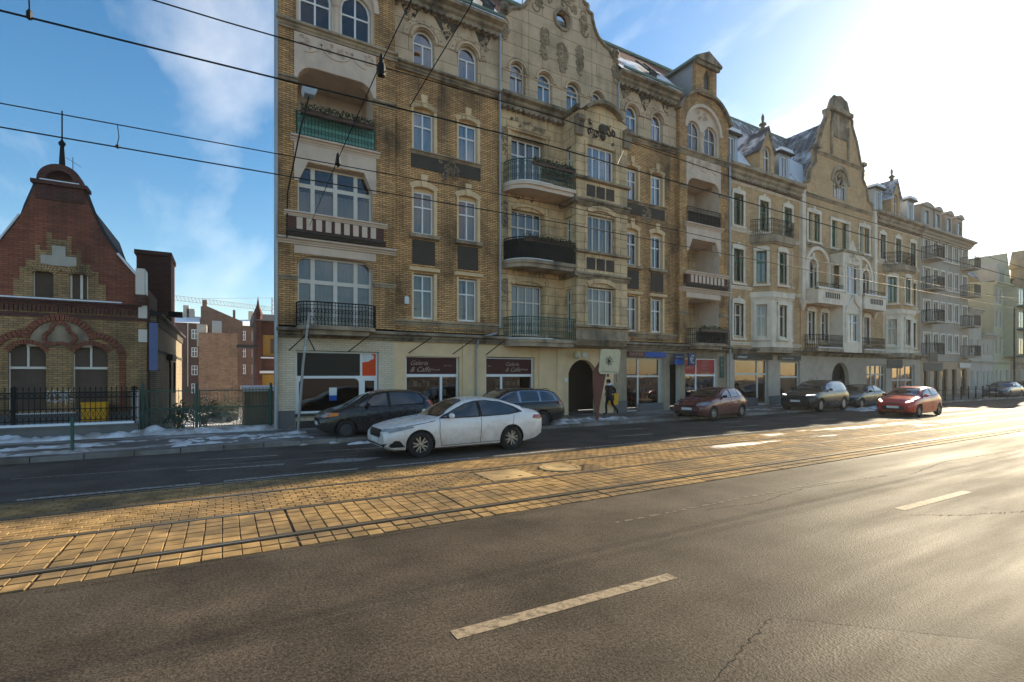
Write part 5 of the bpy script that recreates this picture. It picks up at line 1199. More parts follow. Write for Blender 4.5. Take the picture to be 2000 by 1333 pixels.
def plain_house(name, label, x0, x1, ztop, y, m, cols, floors, roof=None, shop=1):
    r = thing(name, label, 'building', ((x0+x1)/2, y, PV))
    hs = [(a, a+w_, z, z+h_) for z, h_ in floors for a, w_ in cols]
    wallpanel(r, 'wall', rect(x0,x1,PV-.02,ztop), [rect(*h) for h in hs], y, .2, [m,'oldwhite'])
    for h in hs: window(r, h[0], h[1], h[2], h[3], y+.08, cols=(.5,), rows=(), fm='oldwhite', pm='glass', fw=.08, mw=.08, curtain=random.choice([None,'full']))
    mk('interior', MB().add([(x0+.1,y+1.2,.1),(x1-.1,y+1.2,.1),(x1-.1,y+1.2,ztop-.1),(x0+.1,y+1.2,ztop-.1)], [(0,1,2,3)]), M['room'], r)
    cornice(r, x0, x1, y, ztop-.4, ztop+.05, .35, m, name='eaves_cornice'); cornice(r, x0, x1, y, 3.2, 3.5, .2, m, name='string_course')
    mk('body', MB().box(x0+.01, x1-.01, y+1.25, y+10, 0, ztop-.02).box(x0+.011,x0+.2,y+.2,y+1.3,0,ztop-.03).box(x1-.2,x1-.011,y+.2,y+1.3,0,ztop-.03), M[m], r)
    mk('roof_slab', MB().box(x0, x1, y, y+10.05, ztop-.02, ztop+.12), M['darkroof'], r)
    return r
d1 = plain_house('low_facade', 'narrow pale three storey house right after the grey block', 63.3, 66.4, 8.6, D, 'paleD', [(63.7,.8),(65.1,.8)], [(.5,2.0),(4.2,1.5),(6.5,1.3)])
d2 = plain_house('low_facade', 'lowest two storey pale house below the pale green gable wall', 66.45, 69.6, 6.2, D, 'paleD', [(66.8,.7),(67.8,.7),(68.7,.7)], [(.5,2.0),(4.0,1.4)])
E_ = plain_house('green_house', 'pale green house with bare gable wall and snowy steep roof', 69.7, 74.3, 11.8, D, 'green', [(70.1,.8),(71.3,.8),(73.0,.9)], [(.5,2.2),(4.2,1.9),(7.0,1.9),(9.6,1.6)])
mk('gable_wall', MB().add([(69.66,20.02,0),(69.66,34,0),(69.66,34,15.5),(69.66,29,15.2),(69.66,27,13.6),(69.66,24,12.4),(69.66,21.5,12),(69.66,20.02,11.8)], [(0,1,2,3,4,5,6,7)]), M['green'], E_)
mk('roof', MB().add([(69.7,21,12.0),(74.3,21,12.0),(74.3,26,16.6),(69.7,26,16.6),(69.7,31,12),(74.3,31,12)], [(0,1,2,3),(3,2,5,4)]), M['slatesnow'], E_)
mk('gable_front', MB().prism([(72.0,11.8),(74.2,11.8),(73.1,15.2)], 19.9, 25, 'y'), M['green'], E_)
mk('gable_front', MB().prism([(70.4,11.9),(71.3,11.9),(71.3,13.3),(70.85,14.0),(70.4,13.3)], 20.0, 21.5, 'y'), M['paleD'], E_)
ob = MB(); ob.box(72.3,74.0,18.9,D,4.0,11.3); mk('oriel', ob, M['green'], E_)
for z in (4.2,7.0,9.4): 
    rg = MB(); railing(rg, [(72.2,18.4),(74.1,18.4)], z-.1, z+.8, .15, .02, 0); rg.box(72.2,74.1,18.35,18.95,z-.25,z-.1); mk('balcony', rg, M['greenpost'], E_)
    mk('window', MB().box(72.6,73.1,18.87,18.95,z+.1,z+1.7).box(73.3,73.8,18.87,18.95,z+.1,z+1.7), M['farglass'], E_)
F_ = plain_house('brown_house', 'hazy brown house with turret at the far right end', 74.4, 92, 12.5, D, 'grime', [(75.0,1.0),(77.5,1.0),(80,1.0),(83,1.0),(86,1.0),(89,1.0)], [(.5,2.2),(4.2,1.9),(7.0,1.9),(9.6,1.6)])
mk('turret', MB().box(74.4,76.0,18.9,D,4.0,13.6).box(74.2,76.2,18.7,D+.2,13.6,13.9).prism([(74.3,13.9),(76.1,13.9),(75.2,15.6)], 18.8, 20.1, 'y'), M['grime'], F_)
mk('roof', MB().prism([(20.1,12.6),(30,12.6),(25,16)], 74.5, 92, 'x'), M['darkroof'], F_)
for k, (x0, x1, zt) in enumerate(((92.1,108,14),(108.1,126,13),(126.1,150,15))):
    plain_house('far_house', ['first','second','third'][k]+' hazy terraced house beyond the brown turret house', x0, x1, zt, D, ['paleD','greyC','shopC'][k], [(x0+1+i*2.6,1.1) for i in range(int((x1-x0-1)/2.6))], [(.5,2.2),(4.2,1.9),(7.4,1.9),(10.4,1.6)])

# ================================================================== red and yellow brick gable house on the left
HY = 22.0; HC = -4.73
Hh = thing('brick_gable_house', 'disused red and yellow brick house with curved gable, boarded windows and spire', 'house', (HC, HY, PV))
half = [(2.35,PV),(2.35,5.25),(1.93,5.72),(1.5,6.3),(1.12,6.95),(.85,7.6),(.6,8.4)]
gout = [(HC+p[0],p[1]) for p in half]+[(HC-p[0],p[1]) for p in reversed(half)]
w1, w2 = (HC-1.28, HC-.36), (HC+.32, HC+1.24)
lower = [arched(w1[0],w1[1],.95,3.1,.32), arched(w2[0],w2[1],.95,3.1,.32)]
up = [(HC-.68,HC-.17,4.66,5.5), (HC+.24,HC+.72,4.66,5.5)]
low_out = [(HC+2.35,PV),(HC+2.35,4.6),(HC-2.35,4.6),(HC-2.35,PV)]
wallpanel(Hh, 'wall', low_out, lower, HY, .3, ['brickH','brickH'])
wallpanel(Hh, 'gable', [(HC+2.35,4.6)]+gout[1:-1]+[(HC-2.35,4.6)], [rect(*u) for u in up], HY, .3, ['brickR','brickH'])
yb_ = MB() # yellow brick dressing round upper windows, stepped, with stone cross plaque
yb_.plate([(HC-1.15,4.62),(HC+1.2,4.62),(HC+1.2,5.2),(HC+1.0,5.2),(HC+1.0,5.62),(HC+.78,5.62),(HC+.78,5.86),(HC+.55,5.86),(HC+.55,6.3),(HC+.42,6.3),(HC+.42,6.15),(HC+.3,6.15),(HC+.3,6.75),(HC+.18,6.75),(HC+.18,6.6),(HC-.2,6.6),(HC-.2,6.8),(HC-.34,6.8),(HC-.34,6.2),(HC-.5,6.2),(HC-.5,6.35),(HC-.62,6.35),(HC-.62,5.86),(HC-.85,5.86),(HC-.85,5.6),(HC-1.0,5.6),(HC-1.0,5.2),(HC-1.15,5.2)], [rect(*u) for u in up], HY-.03, .04)
mk('brick_dressing', yb_, M['brickH'], Hh)
mk('stone_plaque', MB().box(HC-.48,HC+.42,HY-.06,HY,5.72,6.05).box(HC-.2,HC+.14,HY-.061,HY,6.05,6.38), M['paleD'], Hh)
for u in up:
    mb = MB(); c = (u[0]+u[1])/2; ring(mb, c, 5.5-.42, .44, .68, 48, 132, HY-.08, HY, 11, 0, .18); mk('voussoirs', mb, M['brickH'], Hh)
    mk('window_board', MB().box(u[0],u[1],HY+.1,HY+.14,u[2],u[3]), M['board'], Hh)
mk('window_frame', MB().box(HC+.24,HC+.29,HY+.06,HY+.1,4.66,5.5).box(HC+.5,HC+.57,HY+.06,HY+.1,4.66,5.5).box(HC+.68,HC+.72,HY+.06,HY+.1,4.66,5.5).box(HC-.68,HC-.655,HY+.06,HY+.1,4.66,5.5), M['oldwhite'], Hh)
bd = MB().prism(cornice_prof(HY,4.38,4.58,.16), HC-2.38, HC+2.2, 'x'); x = HC-2.3
while x < HC+2.3: bd.box(x, x+.06, HY-.08, HY, 4.18, 4.37); x += .11
bd.box(HC-2.36,HC+2.36,HY-.03,HY,4.0,4.14); mk('brick_cornice', bd, M['brickD'], Hh)
mk('snow_cap', MB().box(HC-2.36,HC+1.65,HY-.15,HY+.02,4.58,4.625), M['rsnow'], Hh)
ta = MB() # three-lobed brick arch
def polyarc(cs): return [q for c in cs for q in c]
lobes = [arc(HC-.98,2.55,.62,95,180,7), arc(HC,3.0,.92,40,140,9), arc(HC+.98,2.55,.62,0,85,7)]
for (cx, cz_, R, a0, a1, n, q_) in ((HC-.80,2.62,.76,92,180,11,0),(HC,3.12,.78,12,168,20,.012),(HC+.80,2.62,.76,0,88,11,.004)): ring(ta, cx, cz_, R, R+.2, a0, a1, HY-.07-q_, HY+.01, n, 0, .14)
for xa in (HC-1.77, HC+1.57): 
    for k in range(28): ta.box(xa, xa+.17, HY-.06, HY+.01, PV+.3+k*.078, PV+.3+k*.078+.066)
for a, b in (w1, w2): ring(ta, (a+b)/2, 3.1-.49, .5, .64, 28, 152, HY-.046, HY+.01, 16, 0, .16)
mk('voussoirs', ta, M['brickR'], Hh)
tm = MB(); tm.plate([(HC-.85,3.02),(HC+.85,3.02)]+arc(HC,3.12,.77,5,175,14), [], HY-.02, .02); mk('tympanum', tm, M['stone'], Hh)
tf = MB()
for q_, a_ in enumerate((90, 210, 330)): ring(tf, HC+.2*math.cos(rad(a_)), 3.42+.2*math.sin(rad(a_)), .16, .27, a_-108, a_+108, HY-.1-.005*q_, HY-.01, 9, 0, .1)
mk('trefoil', tf, M['brickR'], Hh)
for a, b in (w1, w2):
    mk('window_board', MB().prism(arched(a,b,.95,3.1,.32), HY+.14, HY+.18, 'y'), M['board'], Hh)
    mk('window_frame', MB().box(a,b,HY+.08,HY+.14,2.28,2.36).box((a+b)/2-.025,(a+b)/2+.03,HY+.09,HY+.14,2.36,3.05).box(a,a+.03,HY+.1,HY+.14,.95,2.8), M['oldwhite'], Hh)
mk('plinth', MB().box(HC-2.38,HC+2.38,HY-.08,HY,PV,.8), M['plinth'], Hh)
mk('snow_cap', MB().box(HC-1.2,HC+.4,HY-.09,HY,.8,.84), M['rsnow'], Hh)
cb = MB(); cb.box(HC-.72,HC+.72,HY-.14,HY+.5,8.38,8.5); cb.box(HC-.62,HC+.62,HY-.03,HY+.45,7.9,8.39)
ring(cb, HC, 8.52, .36, .58, 0, 180, HY-.1, HY+.5, 16); cb.prism(arc(HC,8.52,.37,0,180,12), HY+.2, HY+.24, 'y')
cr_ = mk('gable_crown', cb, M['brickD'], Hh); mk('snow_cap', MB().box(HC-.5,HC+.5,HY-.12,HY+.1,8.5,8.54), M['rsnow'], cr_)
mk('spire', MB().lathe((HC,HY+.2,9.05), [(.09,0),(.08,.3),(.055,.75),(.09,.8),(.1,.87),(.04,.95),(.022,1.0),(.02,1.95),(0,1.97)], 8), M['iron'], Hh)
mk('antenna', MB().tube([(HC+.28,HY+.2,9.0),(HC+.28,HY+.2,9.5)], .012, 4).tube([(HC+.1,HY+.2,9.45),(HC+.5,HY+.2,9.2)], .008, 3), M['iron'], Hh)
rf = MB()
for s_ in (1, -1):
    pr = [(HC+s_*p[0]*.95, p[1]-.22) for p in half[1:]]
    for a, b in zip(pr[:-1], pr[1:]): rf.add([(a[0],HY+.2,a[1]),(b[0],HY+.2,b[1]),(b[0],HY+7,b[1]),(a[0],HY+7,a[1])], [(0,1,2,3)])
    rf.tube([(HC+s_*p[0],HY+.1,p[1]) for p in half[1:]], .09, 5)
rf.add([(HC-.57,HY+.2,8.18),(HC+.57,HY+.2,8.18),(HC+.57,HY+7,8.18),(HC-.57,HY+7,8.18)], [(0,1,2,3)])
mk('roof', rf, M['darkroof'], Hh)
mk('snow_cap', MB().tube([(HC+1.52,HY-.06,6.33),(HC+1.95,HY-.06,5.76),(HC+2.3,HY-.06,5.36)], .04, 5).tube([(HC-1.0,HY-.06,7.3),(HC-1.5,HY-.06,6.36),(HC-1.95,HY-.06,5.78)], .03, 5), M['rsnow'], Hh)
tw = MB(); tw.box(-3.6,-2.26,29.5,32.0,PV,7.85); tw.box(-3.68,-2.2,29.4,32.1,7.85,8.05); tw.box(-2.6,-2.22,29.42,29.52,4.4,7.8)
mk('side_tower', tw, M['brickD'], Hh)
mk('corner_wall', MB().box(HC+1.6,HC+2.34,HY+.31,HY+3.2,PV,5.2).box(HC+2.0,HC+2.38,HY+.1,HY+.6,PV,4.9), M['brickD'], Hh)
mk('wing_left', MB().box(-10.5,HC-2.33,23.0,31,PV,6.0).prism([(23.0,6.0),(31,6.0),(27,7.4)], -10.5, HC-1.6, 'x'), M['darkroof'], Hh)
sw_ = MB(); sw_.box(-6.9,-2.19,22.9,36,-2,4.3); mk('wing_wall', sw_, M['brickG'], Hh)
mk('wing_roof', MB().prism([(-7,4.31),(-2.0,4.31),(-2.0,4.40),(-2.3,4.5),(-4.6,5.1),(-7,4.5)], 22.8, 36.2, 'y'), M['darkroof'], Hh)
mk('wing_band', MB().box(-2.19,-2.13,22.95,36,3.95,4.28).box(-2.19,-2.15,22.95,36,2.95,3.05), M['dark'], Hh)
mk('vent_pipe', MB().tube([(-2.08,27,PV),(-2.08,27,2.5),(-2.1,27,2.75)], .04, 5).tube([(-2.1,29.5,1.2),(-2.1,29.5,2.7)], .05, 5).box(-2.16,-1.95,26.6,28.5,2.75,3.0), M['iron'], Hh)
# old light box sign, blue banner and floodlight on the corner
sg = thing('lightbox_sign', 'old tapered white lightbox sign on the corner of the brick house', 'sign', (-2.4, HY-.3, 4.8))
mk('case', MB().box(-2.62,-2.36,HY-.75,HY-.05,4.85,5.75), M['oldwhite'], sg); mk('face', MB().add([(-2.35,HY-.72,4.9),(-2.35,HY-.08,4.9),(-2.35,HY-.08,5.7),(-2.35,HY-.72,5.7)], [(0,1,2,3)]), M['plate'], sg)
mk('base', MB().prism([(-2.66,4.85),(-2.32,4.85),(-2.45,4.55),(-2.6,4.65)], HY-.76, HY-.04, 'y'), M['brickD'], sg)
bn_ = thing('banner', 'faded blue vertical banner hanging at the house corner', 'banner', (-2.25, HY-.1, 2.5)); mk('cloth', MB().box(-2.30,-2.05,HY-.16,HY-.14,2.25,3.95), M['banner'], bn_); mk('bracket', MB().tube([(-2.4,HY,3.97),(-2.0,HY-.15,3.97)], .02, 4).tube([(-2.4,HY,2.25),(-2.0,HY-.15,2.25)], .02, 4), M['iron'], bn_)
for k, (za, zb) in enumerate(((3.25,3.7),(4.1,4.55))): mk('cable_box', MB().box(-2.62,-2.37,HY-.1,HY,za,zb), M['oldwhite'], Hh)
fl_ = thing('floodlight', 'dark floodlight on the side wing roof of the brick house', 'lamp', (-1.9, 25.2, 4.6)); mk('housing', MB().box(-2.0,-1.5,25.0,25.3,4.5,4.72).tube([(-2.2,25.2,4.5),(-1.6,25.15,4.52)], .03, 5), M['iron'], fl_)
yg = thing('grit_bin', 'bright yellow box behind the iron fence bars', 'box', (-3.65, 21.55, .3)); mk('bin_body', MB().box(-4.08,-3.42,21.4,21.75,.55,1.12), M['yellow'], yg); mk('bin_lid', MB().box(-4.1,-3.4,21.38,21.77,1.12,1.17), M['yellow'], yg)
wh = thing('meter_cabinet', 'narrow white cabinet at the gate end of the iron fence', 'cabinet', (-2.5, 21.3, PV)); mk('cabinet_body', MB().box(-2.75,-2.55,21.35,21.6,PV,1.55), M['oldwhite'], wh); mk('cabinet_door', MB().box(-2.74,-2.56,21.335,21.35,.3,1.5), M['plate'], wh)
gr = MB(); rn = random.Random(8)
for k in range(9):
    x = -4.95+k*.06; gr.tube([(x+rn.uniform(-.15,.15), HY-.012, 1.1+rn.uniform(0,.5)) for _ in range(5)], .012, 3)
mk('graffiti', gr, M['plate'], Hh)
# ---- iron fence on a low wall
FY = 20.95
fw_ = thing('iron_fence', 'black wrought iron fence on a low wall before the brick house', 'fence', (-6, FY, PV))
mk('low_wall', MB().box(-14,-2.5,FY-.16,FY+.16,PV-.02,.42).box(-14,-2.45,FY-.2,FY+.2,.42,.48), M['plinth'], fw_); mk('snow_cap', MB().box(-13.9,-2.6,FY-.19,FY+.19,.48,.545), M['rsnow'], fw_)
rm = MB().box(-14,-2.5,FY-.015,FY+.015,1.5,1.54).box(-14,-2.5,FY-.015,FY+.015,1.34,1.37).box(-14,-2.5,FY-.015,FY+.015,.62,.65).box(-14,-2.5,FY-.015,FY+.015,.98,1.01); mk('fence_rail', rm, M['iron'], fw_)
bar = MB().tube([(0,0,.5),(0,0,1.62)], .011, 4); bar.lathe((0,0,1.62), [(.011,0),(.022,.02),(0,.1)], 4); barm = bar.mesh('fence_bar', M['iron']); x = -9.3
while x < -2.55: put('fence_bar', barm, fw_, (x, FY, 0)); x += .135
cr2 = MB(); x = -9.3
while x < -2.6: 
    ring(cr2, x+.067, 1.435, .045, .058, 0, 360, FY-.01, FY+.01, 8); cr2.tube([(x,FY,.64),(x+.135,FY,.99)], .007, 3, 0, False); cr2.tube([(x+.135,FY,.64),(x,FY,.99)], .007, 3, 0, False); x += .135
mk('fence_ornament', cr2, M['iron'], fw_)
for x in (-8.6, -5.6, -2.62): mk('fence_post', MB().box(x-.04,x+.04,FY-.04,FY+.04,.45,1.72), M['iron'], fw_)
# ---- green gates
GY = 21.3
for k, (x0, x1, lb) in enumerate(((-2.32,-.92,'narrow left leaf of the green mesh gate beside the iron fence'),(-.78,1.52,'wide right leaf of the green lattice gate beside the tenement'))):
    g_ = thing('yard_gate', lb, 'gate', ((x0+x1)/2, GY, PV), 0, 'green gates to the yard')
    fr = MB()
    for z in (.2, .88, 1.5): fr.box(x0,x1,GY-.018,GY+.018,z,z+.035)
    fr.box(x0,x0+.04,GY-.02,GY+.02,.15,1.55); fr.box(x1-.04,x1,GY-.02,GY+.02,.15,1.55); mk('gate_frame', fr, M['greenpost'], g_)
    bm_ = MB().tube([(0,0,.88),(0,0,1.62)], .009, 4).mesh('gate_bar', M['greenpost']); x = x0+.12
    while x < x1-.05: put('gate_bar', bm_, g_, (x, GY, 0)); x += .115
    la = MB(); h = .66; x = x0-h
    while x < x1:
        for d in (1, -1):
            xa, xb = (x, x+h) if d > 0 else (x+h, x); za, zb = .22, .88; 
            if xa < x0 or xb < x0 or xa > x1 or xb > x1:
                pts = [(xa+(xb-xa)*t_/8, za+(zb-za)*t_/8) for t_ in range(9)]; pts = [p for p in pts if x0 <= p[0] <= x1]
                if len(pts) < 2: continue
                (xa,za),(xb,zb) = pts[0], pts[-1]
            la.tube([(xa,GY,za),(xb,GY,zb)], .008, 3, 0, False)
        x += .095
    mk('lattice', la, M['greenpost'], g_)
for x, lb in ((-2.42,'thick green gate post at the end of the iron fence'),(-.85,'green gate post between the two gate leaves'),(1.57,'green gate post against the tenement corner')):
    p_ = MB().tube([(x,GY-.02,PV-.02),(x,GY-.02,1.75)], .05, 8); p_.lathe((x,GY-.02,1.75), [(.05,0),(.06,.01),(.0,.05)], 8); tag(mk('gate_post', p_, M['greenpost']), lb, 'post', 'gate posts')
# ================================================================== things behind the gates
def far_box(name, label, x0, x1, y0, y1, z1, m, cat='building'):
    r = thing(name, label, cat, ((x0+x1)/2, y0, 0)); mk('wall', MB().box(x0,x1,y0,y1,-5,z1), M[m], r); return r
r = far_box('dark_red_tenement', 'dark red brick tenement with snowy roof at the back of the yard', -13.61, -3.73, 105, 115, 11.2, 'brickD')
x0, x1 = -13.61, -3.73
mk('roof_snow', MB().prism([(104.5,11.2),(115,11.2),(115,12.9),(110,12.9)], x0-.3, x1, 'x'), M['rsnow'], r)
for z in (-1.2, 2.0, 5.2, 8.4): window(r, -4.96, -4.03, z, z+1.7, 104.93, cols=(.5,), rows=(.6,), fm='white', pm='farglass', fw=.12, mw=.12)
mk('drainpipe', MB().tube([(-5.49,104.9,0),(-5.49,104.9,11.2)], .08, 5), M['oldwhite'], r)
for cx_, h_, w_ in ((-5.99,2.2,.9),(-5.27,1.6,1.2)): mk('chimney', MB().box(cx_-w_/2, cx_+w_/2, 109, 110, 11.5, 12.6+h_), M['paleD'], r)
r = far_box('bare_brick_gable', 'sunlit bare orange brick gable wall at the back of the yard', -3.55, 2.01, 96, 104, 9.0, 'brickO')
r2 = thing('brick_rear_house', 'brown brick house with sloping roofline rising behind the bare orange gable', 'building', (-0.58,106,0))
mk('wall', MB().prism([(-3.60,-5),(3.06,-5),(3.06,12.0),(-2.82,14.6),(-3.60,14.4)], 106, 116, 'y'), M['brickBr'], r2)
mk('metal_panel', MB().box(-1.86,-0.33,105.85,106,9.2,11.9), M['zinc'], r2); mk('chimney', MB().box(-3.37,-2.66,105.9,107,13,15.6).box(1.47,1.89,107,108,12,14.2), M['brickBr'], r2); mk('shed', MB().box(-3.84-.2,-2.58,102,105.9,7,10.8), M['paleD'], r2)
r = far_box('brown_rear_building', 'brown brick rear building with a long snowy roof behind the tenement', 2.60, 9.69, 108, 118, 11.4, 'brickBr')
mk('roof_snow', MB().prism([(107.5,11.4),(118,11.4),(118,13),(112,13)], 2.78, 9.69, 'x'), M['rsnow'], r)
for xl, xr in ((2.95,3.63),(4.68,5.38)):
    for z in (2.2,5.4,8.6): window(r, xl, xr, z, z+1.8, 107.93, cols=(.5,), rows=(.6,), fm='white', pm='farglass', fw=.12, mw=.12)
mk('chimney', MB().box(4.22,5.03,111,112,12,14.6), M['paleD'], r)
wr = thing('timber_annex', 'dark and yellow timbered annex with small spire behind the tenement', 'building', (2.98,45,0))
xa, xb = 2.28, 4.19
mk('wall', MB().box(xa,xb,45,52,-4,6.4), M['brickD'], wr)
mk('timber_panel', MB().box(xa+.45,xb,44.9,45,3.6,5.3).box(xa+.3,xb,44.9,45,1.0,2.1), M['yellowwood'], wr); mk('window', MB().box(xa+1.0,xa+1.8,44.86,44.9,3.8,5.0), M['board'], wr)
mk('snow_cap', MB().box(xa+.2,xb,44.7,45,3.4,3.52).box(xa+.2,xb,44.6,45,2.2,2.4), M['rsnow'], wr); mk('corner_spire', MB().lathe((xa+.1,44.9,0), [(.3,-3),(.3,6.8),(.35,6.85),(.35,7.0),(.12,7.6),(0,8.4)], 6), M['brickD'], wr)
mk('roof', MB().prism([(44.3,6.4),(52,6.4),(52,7),(47,7.2)], xa-.2, xb, 'x'), M['darkroof'], wr); mk('porch_roof', MB().box(xa-1.4,xa,43.5,46,4.2,4.4), M['darkroof'], wr)
gs = thing('low_shed', 'low shed with snowy flat roof behind the wide gate leaf', 'shed', (1.0, 27, 0)); mk('shed_wall', MB().box(0.87,2.70,27,31,-1,1.3), M['grime'], gs); mk('snow_cap', MB().box(0.78,2.75,26.8,31,1.3,1.5), M['rsnow'], gs)
def shrub(name, label, cx, cy, w_, d_, h_, n, seed, m='leaf', cat='shrub'):
    zb = yz(cy); r = thing(name, label, cat, (cx,cy,zb)); rn = random.Random(seed); st = MB(); lf = MB()
    for k in range(14):
        a = rn.uniform(0,6.28); q = rn.random()**.5; tx, ty, tz = cx+math.cos(a)*q*w_/2, cy+math.sin(a)*q*d_/2, zb+h_*rn.uniform(.55,1.0)*(1-.35*q)
        st.tube([(cx+rn.uniform(-.15,.15)*w_,cy+rn.uniform(-.15,.15)*d_,zb-.03),((cx+tx)/2,(cy+ty)/2,zb+(tz-zb)*.6),(tx,ty,tz)], [.03,.02,.006], 4)
        leaves(lf, tx-w_*.16, tx+w_*.16, ty-d_*.16, ty+d_*.16, zb+(tz-zb)*.35, zb+(tz-zb)*1.05, n//14, .07, seed*50+k)
    mk('stems', st, M['dryleaf'], r); mk('crown', lf, M[m], r); return r
shrub('garden_shrub', 'dark evergreen shrub left of the yard car', -1.49, 48, 2.2, 2.0, 3.0, 1800, 3)
shrub('garden_shrub', 'dark evergreen shrub against the bare brick gable', 1.40, 62, 4.2, 2.4, 5.2, 2200, 4)
shrub('garden_shrub', 'leafless brown bush beside the house wing wall', -1.55, 24.3, 1.0, 1.2, 1.3, 500, 5, 'dryleaf')
shrub('garden_shrub', 'long low dark hedge behind the yard car', -0.49, 90, 11.0, 2.0, 3.2, 2600, 6)
# tower crane far behind
cr3 = thing('tower_crane', 'red and grey tower crane jib above the far roofs', 'crane', (15.28,190,0))
ja, jb = Vector((-18.92, 190.30, 26.00)), Vector((15.51, 208.04, 26.00))
jm = MB(); n = 34
for k in range(n):
    p, q = ja.lerp(jb, k/n), ja.lerp(jb, (k+1)/n); up_ = Vector((0,0,1.5)); mdl = (p+q)/2+up_
    jm.tube([p, q], .12, 4); jm.tube([p, mdl], .07, 3); jm.tube([mdl, q], .07, 3); jm.tube([mdl, mdl+(q-p)], .1, 4)
mk('jib', jm, M['steel'], cr3)
ms = MB(); b0 = Vector((jb.x+1.0, jb.y, 0)); 
for s1 in (-.8,.8):
    for s2 in (-.8,.8): ms.tube([b0+Vector((s1,s2,0)), b0+Vector((s1,s2,31))], .12, 4)
for k in range(20): ms.tube([b0+Vector((-.8,-.8,k*1.55)), b0+Vector((.8,-.8,(k+1)*1.55))], .08, 3)
mk('mast', ms, M['red'], cr3); mk('tie_bar', MB().tube([b0+Vector((0,0,31)), ja.lerp(jb,.35)+Vector((0,0,1.5))], .07, 3), M['steel'], cr3)

# ================================================================== cars
def spline(pts):
    """monotone-ish cubic through (x, z) control points"""
    xs = [p[0] for p in pts]; zs = [p[1] for p in pts]; n = len(pts); m = []
    for i in range(n):
        if i == 0: m.append((zs[1]-zs[0])/(xs[1]-xs[0]))
        elif i == n-1: m.append((zs[-1]-zs[-2])/(xs[-1]-xs[-2]))
        else:
            a = (zs[i]-zs[i-1])/(xs[i]-xs[i-1]); b = (zs[i+1]-zs[i])/(xs[i+1]-xs[i]); m.append(0 if a*b <= 0 else 2*a*b/(a+b))
    def f(x):
        x = max(xs[0], min(xs[-1], x))
        for i in range(n-1):
            if x <= xs[i+1]:
                h = xs[i+1]-xs[i]; t_ = (x-xs[i])/h
                return (2*t_**3-3*t_**2+1)*zs[i]+(t_**3-2*t_**2+t_)*h*m[i]+(-2*t_**3+3*t_**2)*zs[i+1]+(t_**3-t_**2)*h*m[i+1]
    return f
def paint_mat2(name, c, dirty=0.3, tint=(0.16,0.13,0.10), metal=0.0, coat=0.55):
    t = NT(name); tc_ = t.n('TexCoord'); sp = t.n('SeparateXYZ', {0: (tc_,'Object')}); n1 = t.noise((tc_,'Object'), 4.0, 8, 0.65)
    low = t.math('MULTIPLY', t.math('SUBTRACT', t.math('ADD', t.math('MULTIPLY', n1, 0.5), 0.62), (sp,2)), 1.1, True)
    f = t.math('MULTIPLY', t.math('ADD', t.math('MULTIPLY', low, 0.8), t.math('MULTIPLY', t.ramp(n1, .4, .7), .35), True), dirty)
    col = t.mix(f, c, tint); r = t.n('Mix', {0: f, 2: 0.22, 3: 0.75}, data_type='FLOAT')
    return t.done(col, r, None, spec=0.5, **{'Coat Weight': coat, 'Coat Roughness': 0.08, 'Metallic': metal})
def wheel_meshes(r, wdt, style):
    ty = MB(); p = [(r*.62,-wdt/2+.02),(r*.70,-wdt/2),(r*.9,-wdt/2),(r*.97,-wdt/2+.02),(r,-wdt/2+.05),(r,wdt/2-.05),(r*.97,wdt/2-.02),(r*.9,wdt/2),(r*.70,wdt/2),(r*.62,wdt/2-.02)]
    ty.lathe((0,0,0), p, 28, 'y'); tym = ty.mesh('wheel', M['rubber'], True, 50)
    rm = MB(); o = wdt/2-.035
    rm.lathe((0,0,0), [(r*.69,o+.02),(r*.66,o+.025),(r*.62,o),(r*.61,-.02)], 28, 'y', 0); rm.lathe((0,0,0), [(r*.62,-.02),(0,-.02)], 20, 'y', 1)
    rm.lathe((0,0,0), [(r*.15,o-.03),(r*.14,o),(r*.05,o+.012),(0,o+.012)], 14, 'y', 0)
    ns = {'double5':5, 'five':5, 'cover':7, 'ten':10}[style]
    for k in range(ns):
        a = 2*PI*k/ns
        offs = (-.26,.26) if style == 'double5' else (0,)
        for of in offs:
            w0, w1 = (.034,.03) if style == 'double5' else ((.075,.06) if style != 'cover' else (.12,.16))
            c0, s0 = math.cos(a+of*.5), math.sin(a+of*.5); c1, s1 = math.cos(a+of), math.sin(a+of); r0, r1 = r*.1, r*.635
            P = []
            for (cc, ss, rr, ww) in ((c0,s0,r0,w0),(c1,s1,r1,w1)):
                for sg_ in (-1,1): P.append((cc*rr-ss*ww*r/.32*.5*sg_, ss*rr+cc*ww*r/.32*.5*sg_))
            rm.prism([P[0],P[1],P[3],P[2]], o-.05, o-.005, 'y', 0)
    for k in range(5): rm.lathe((r*.09*math.cos(k*1.256),o+.0,r*.09*math.sin(k*1.256)), [(.012,0),(.012,.006),(0,.006)], 6, 'y', 1)
    return tym, rm.mesh('rim', [M['alloy'] if style != 'cover' else M['steelrim'], M['blacktrim']], False)
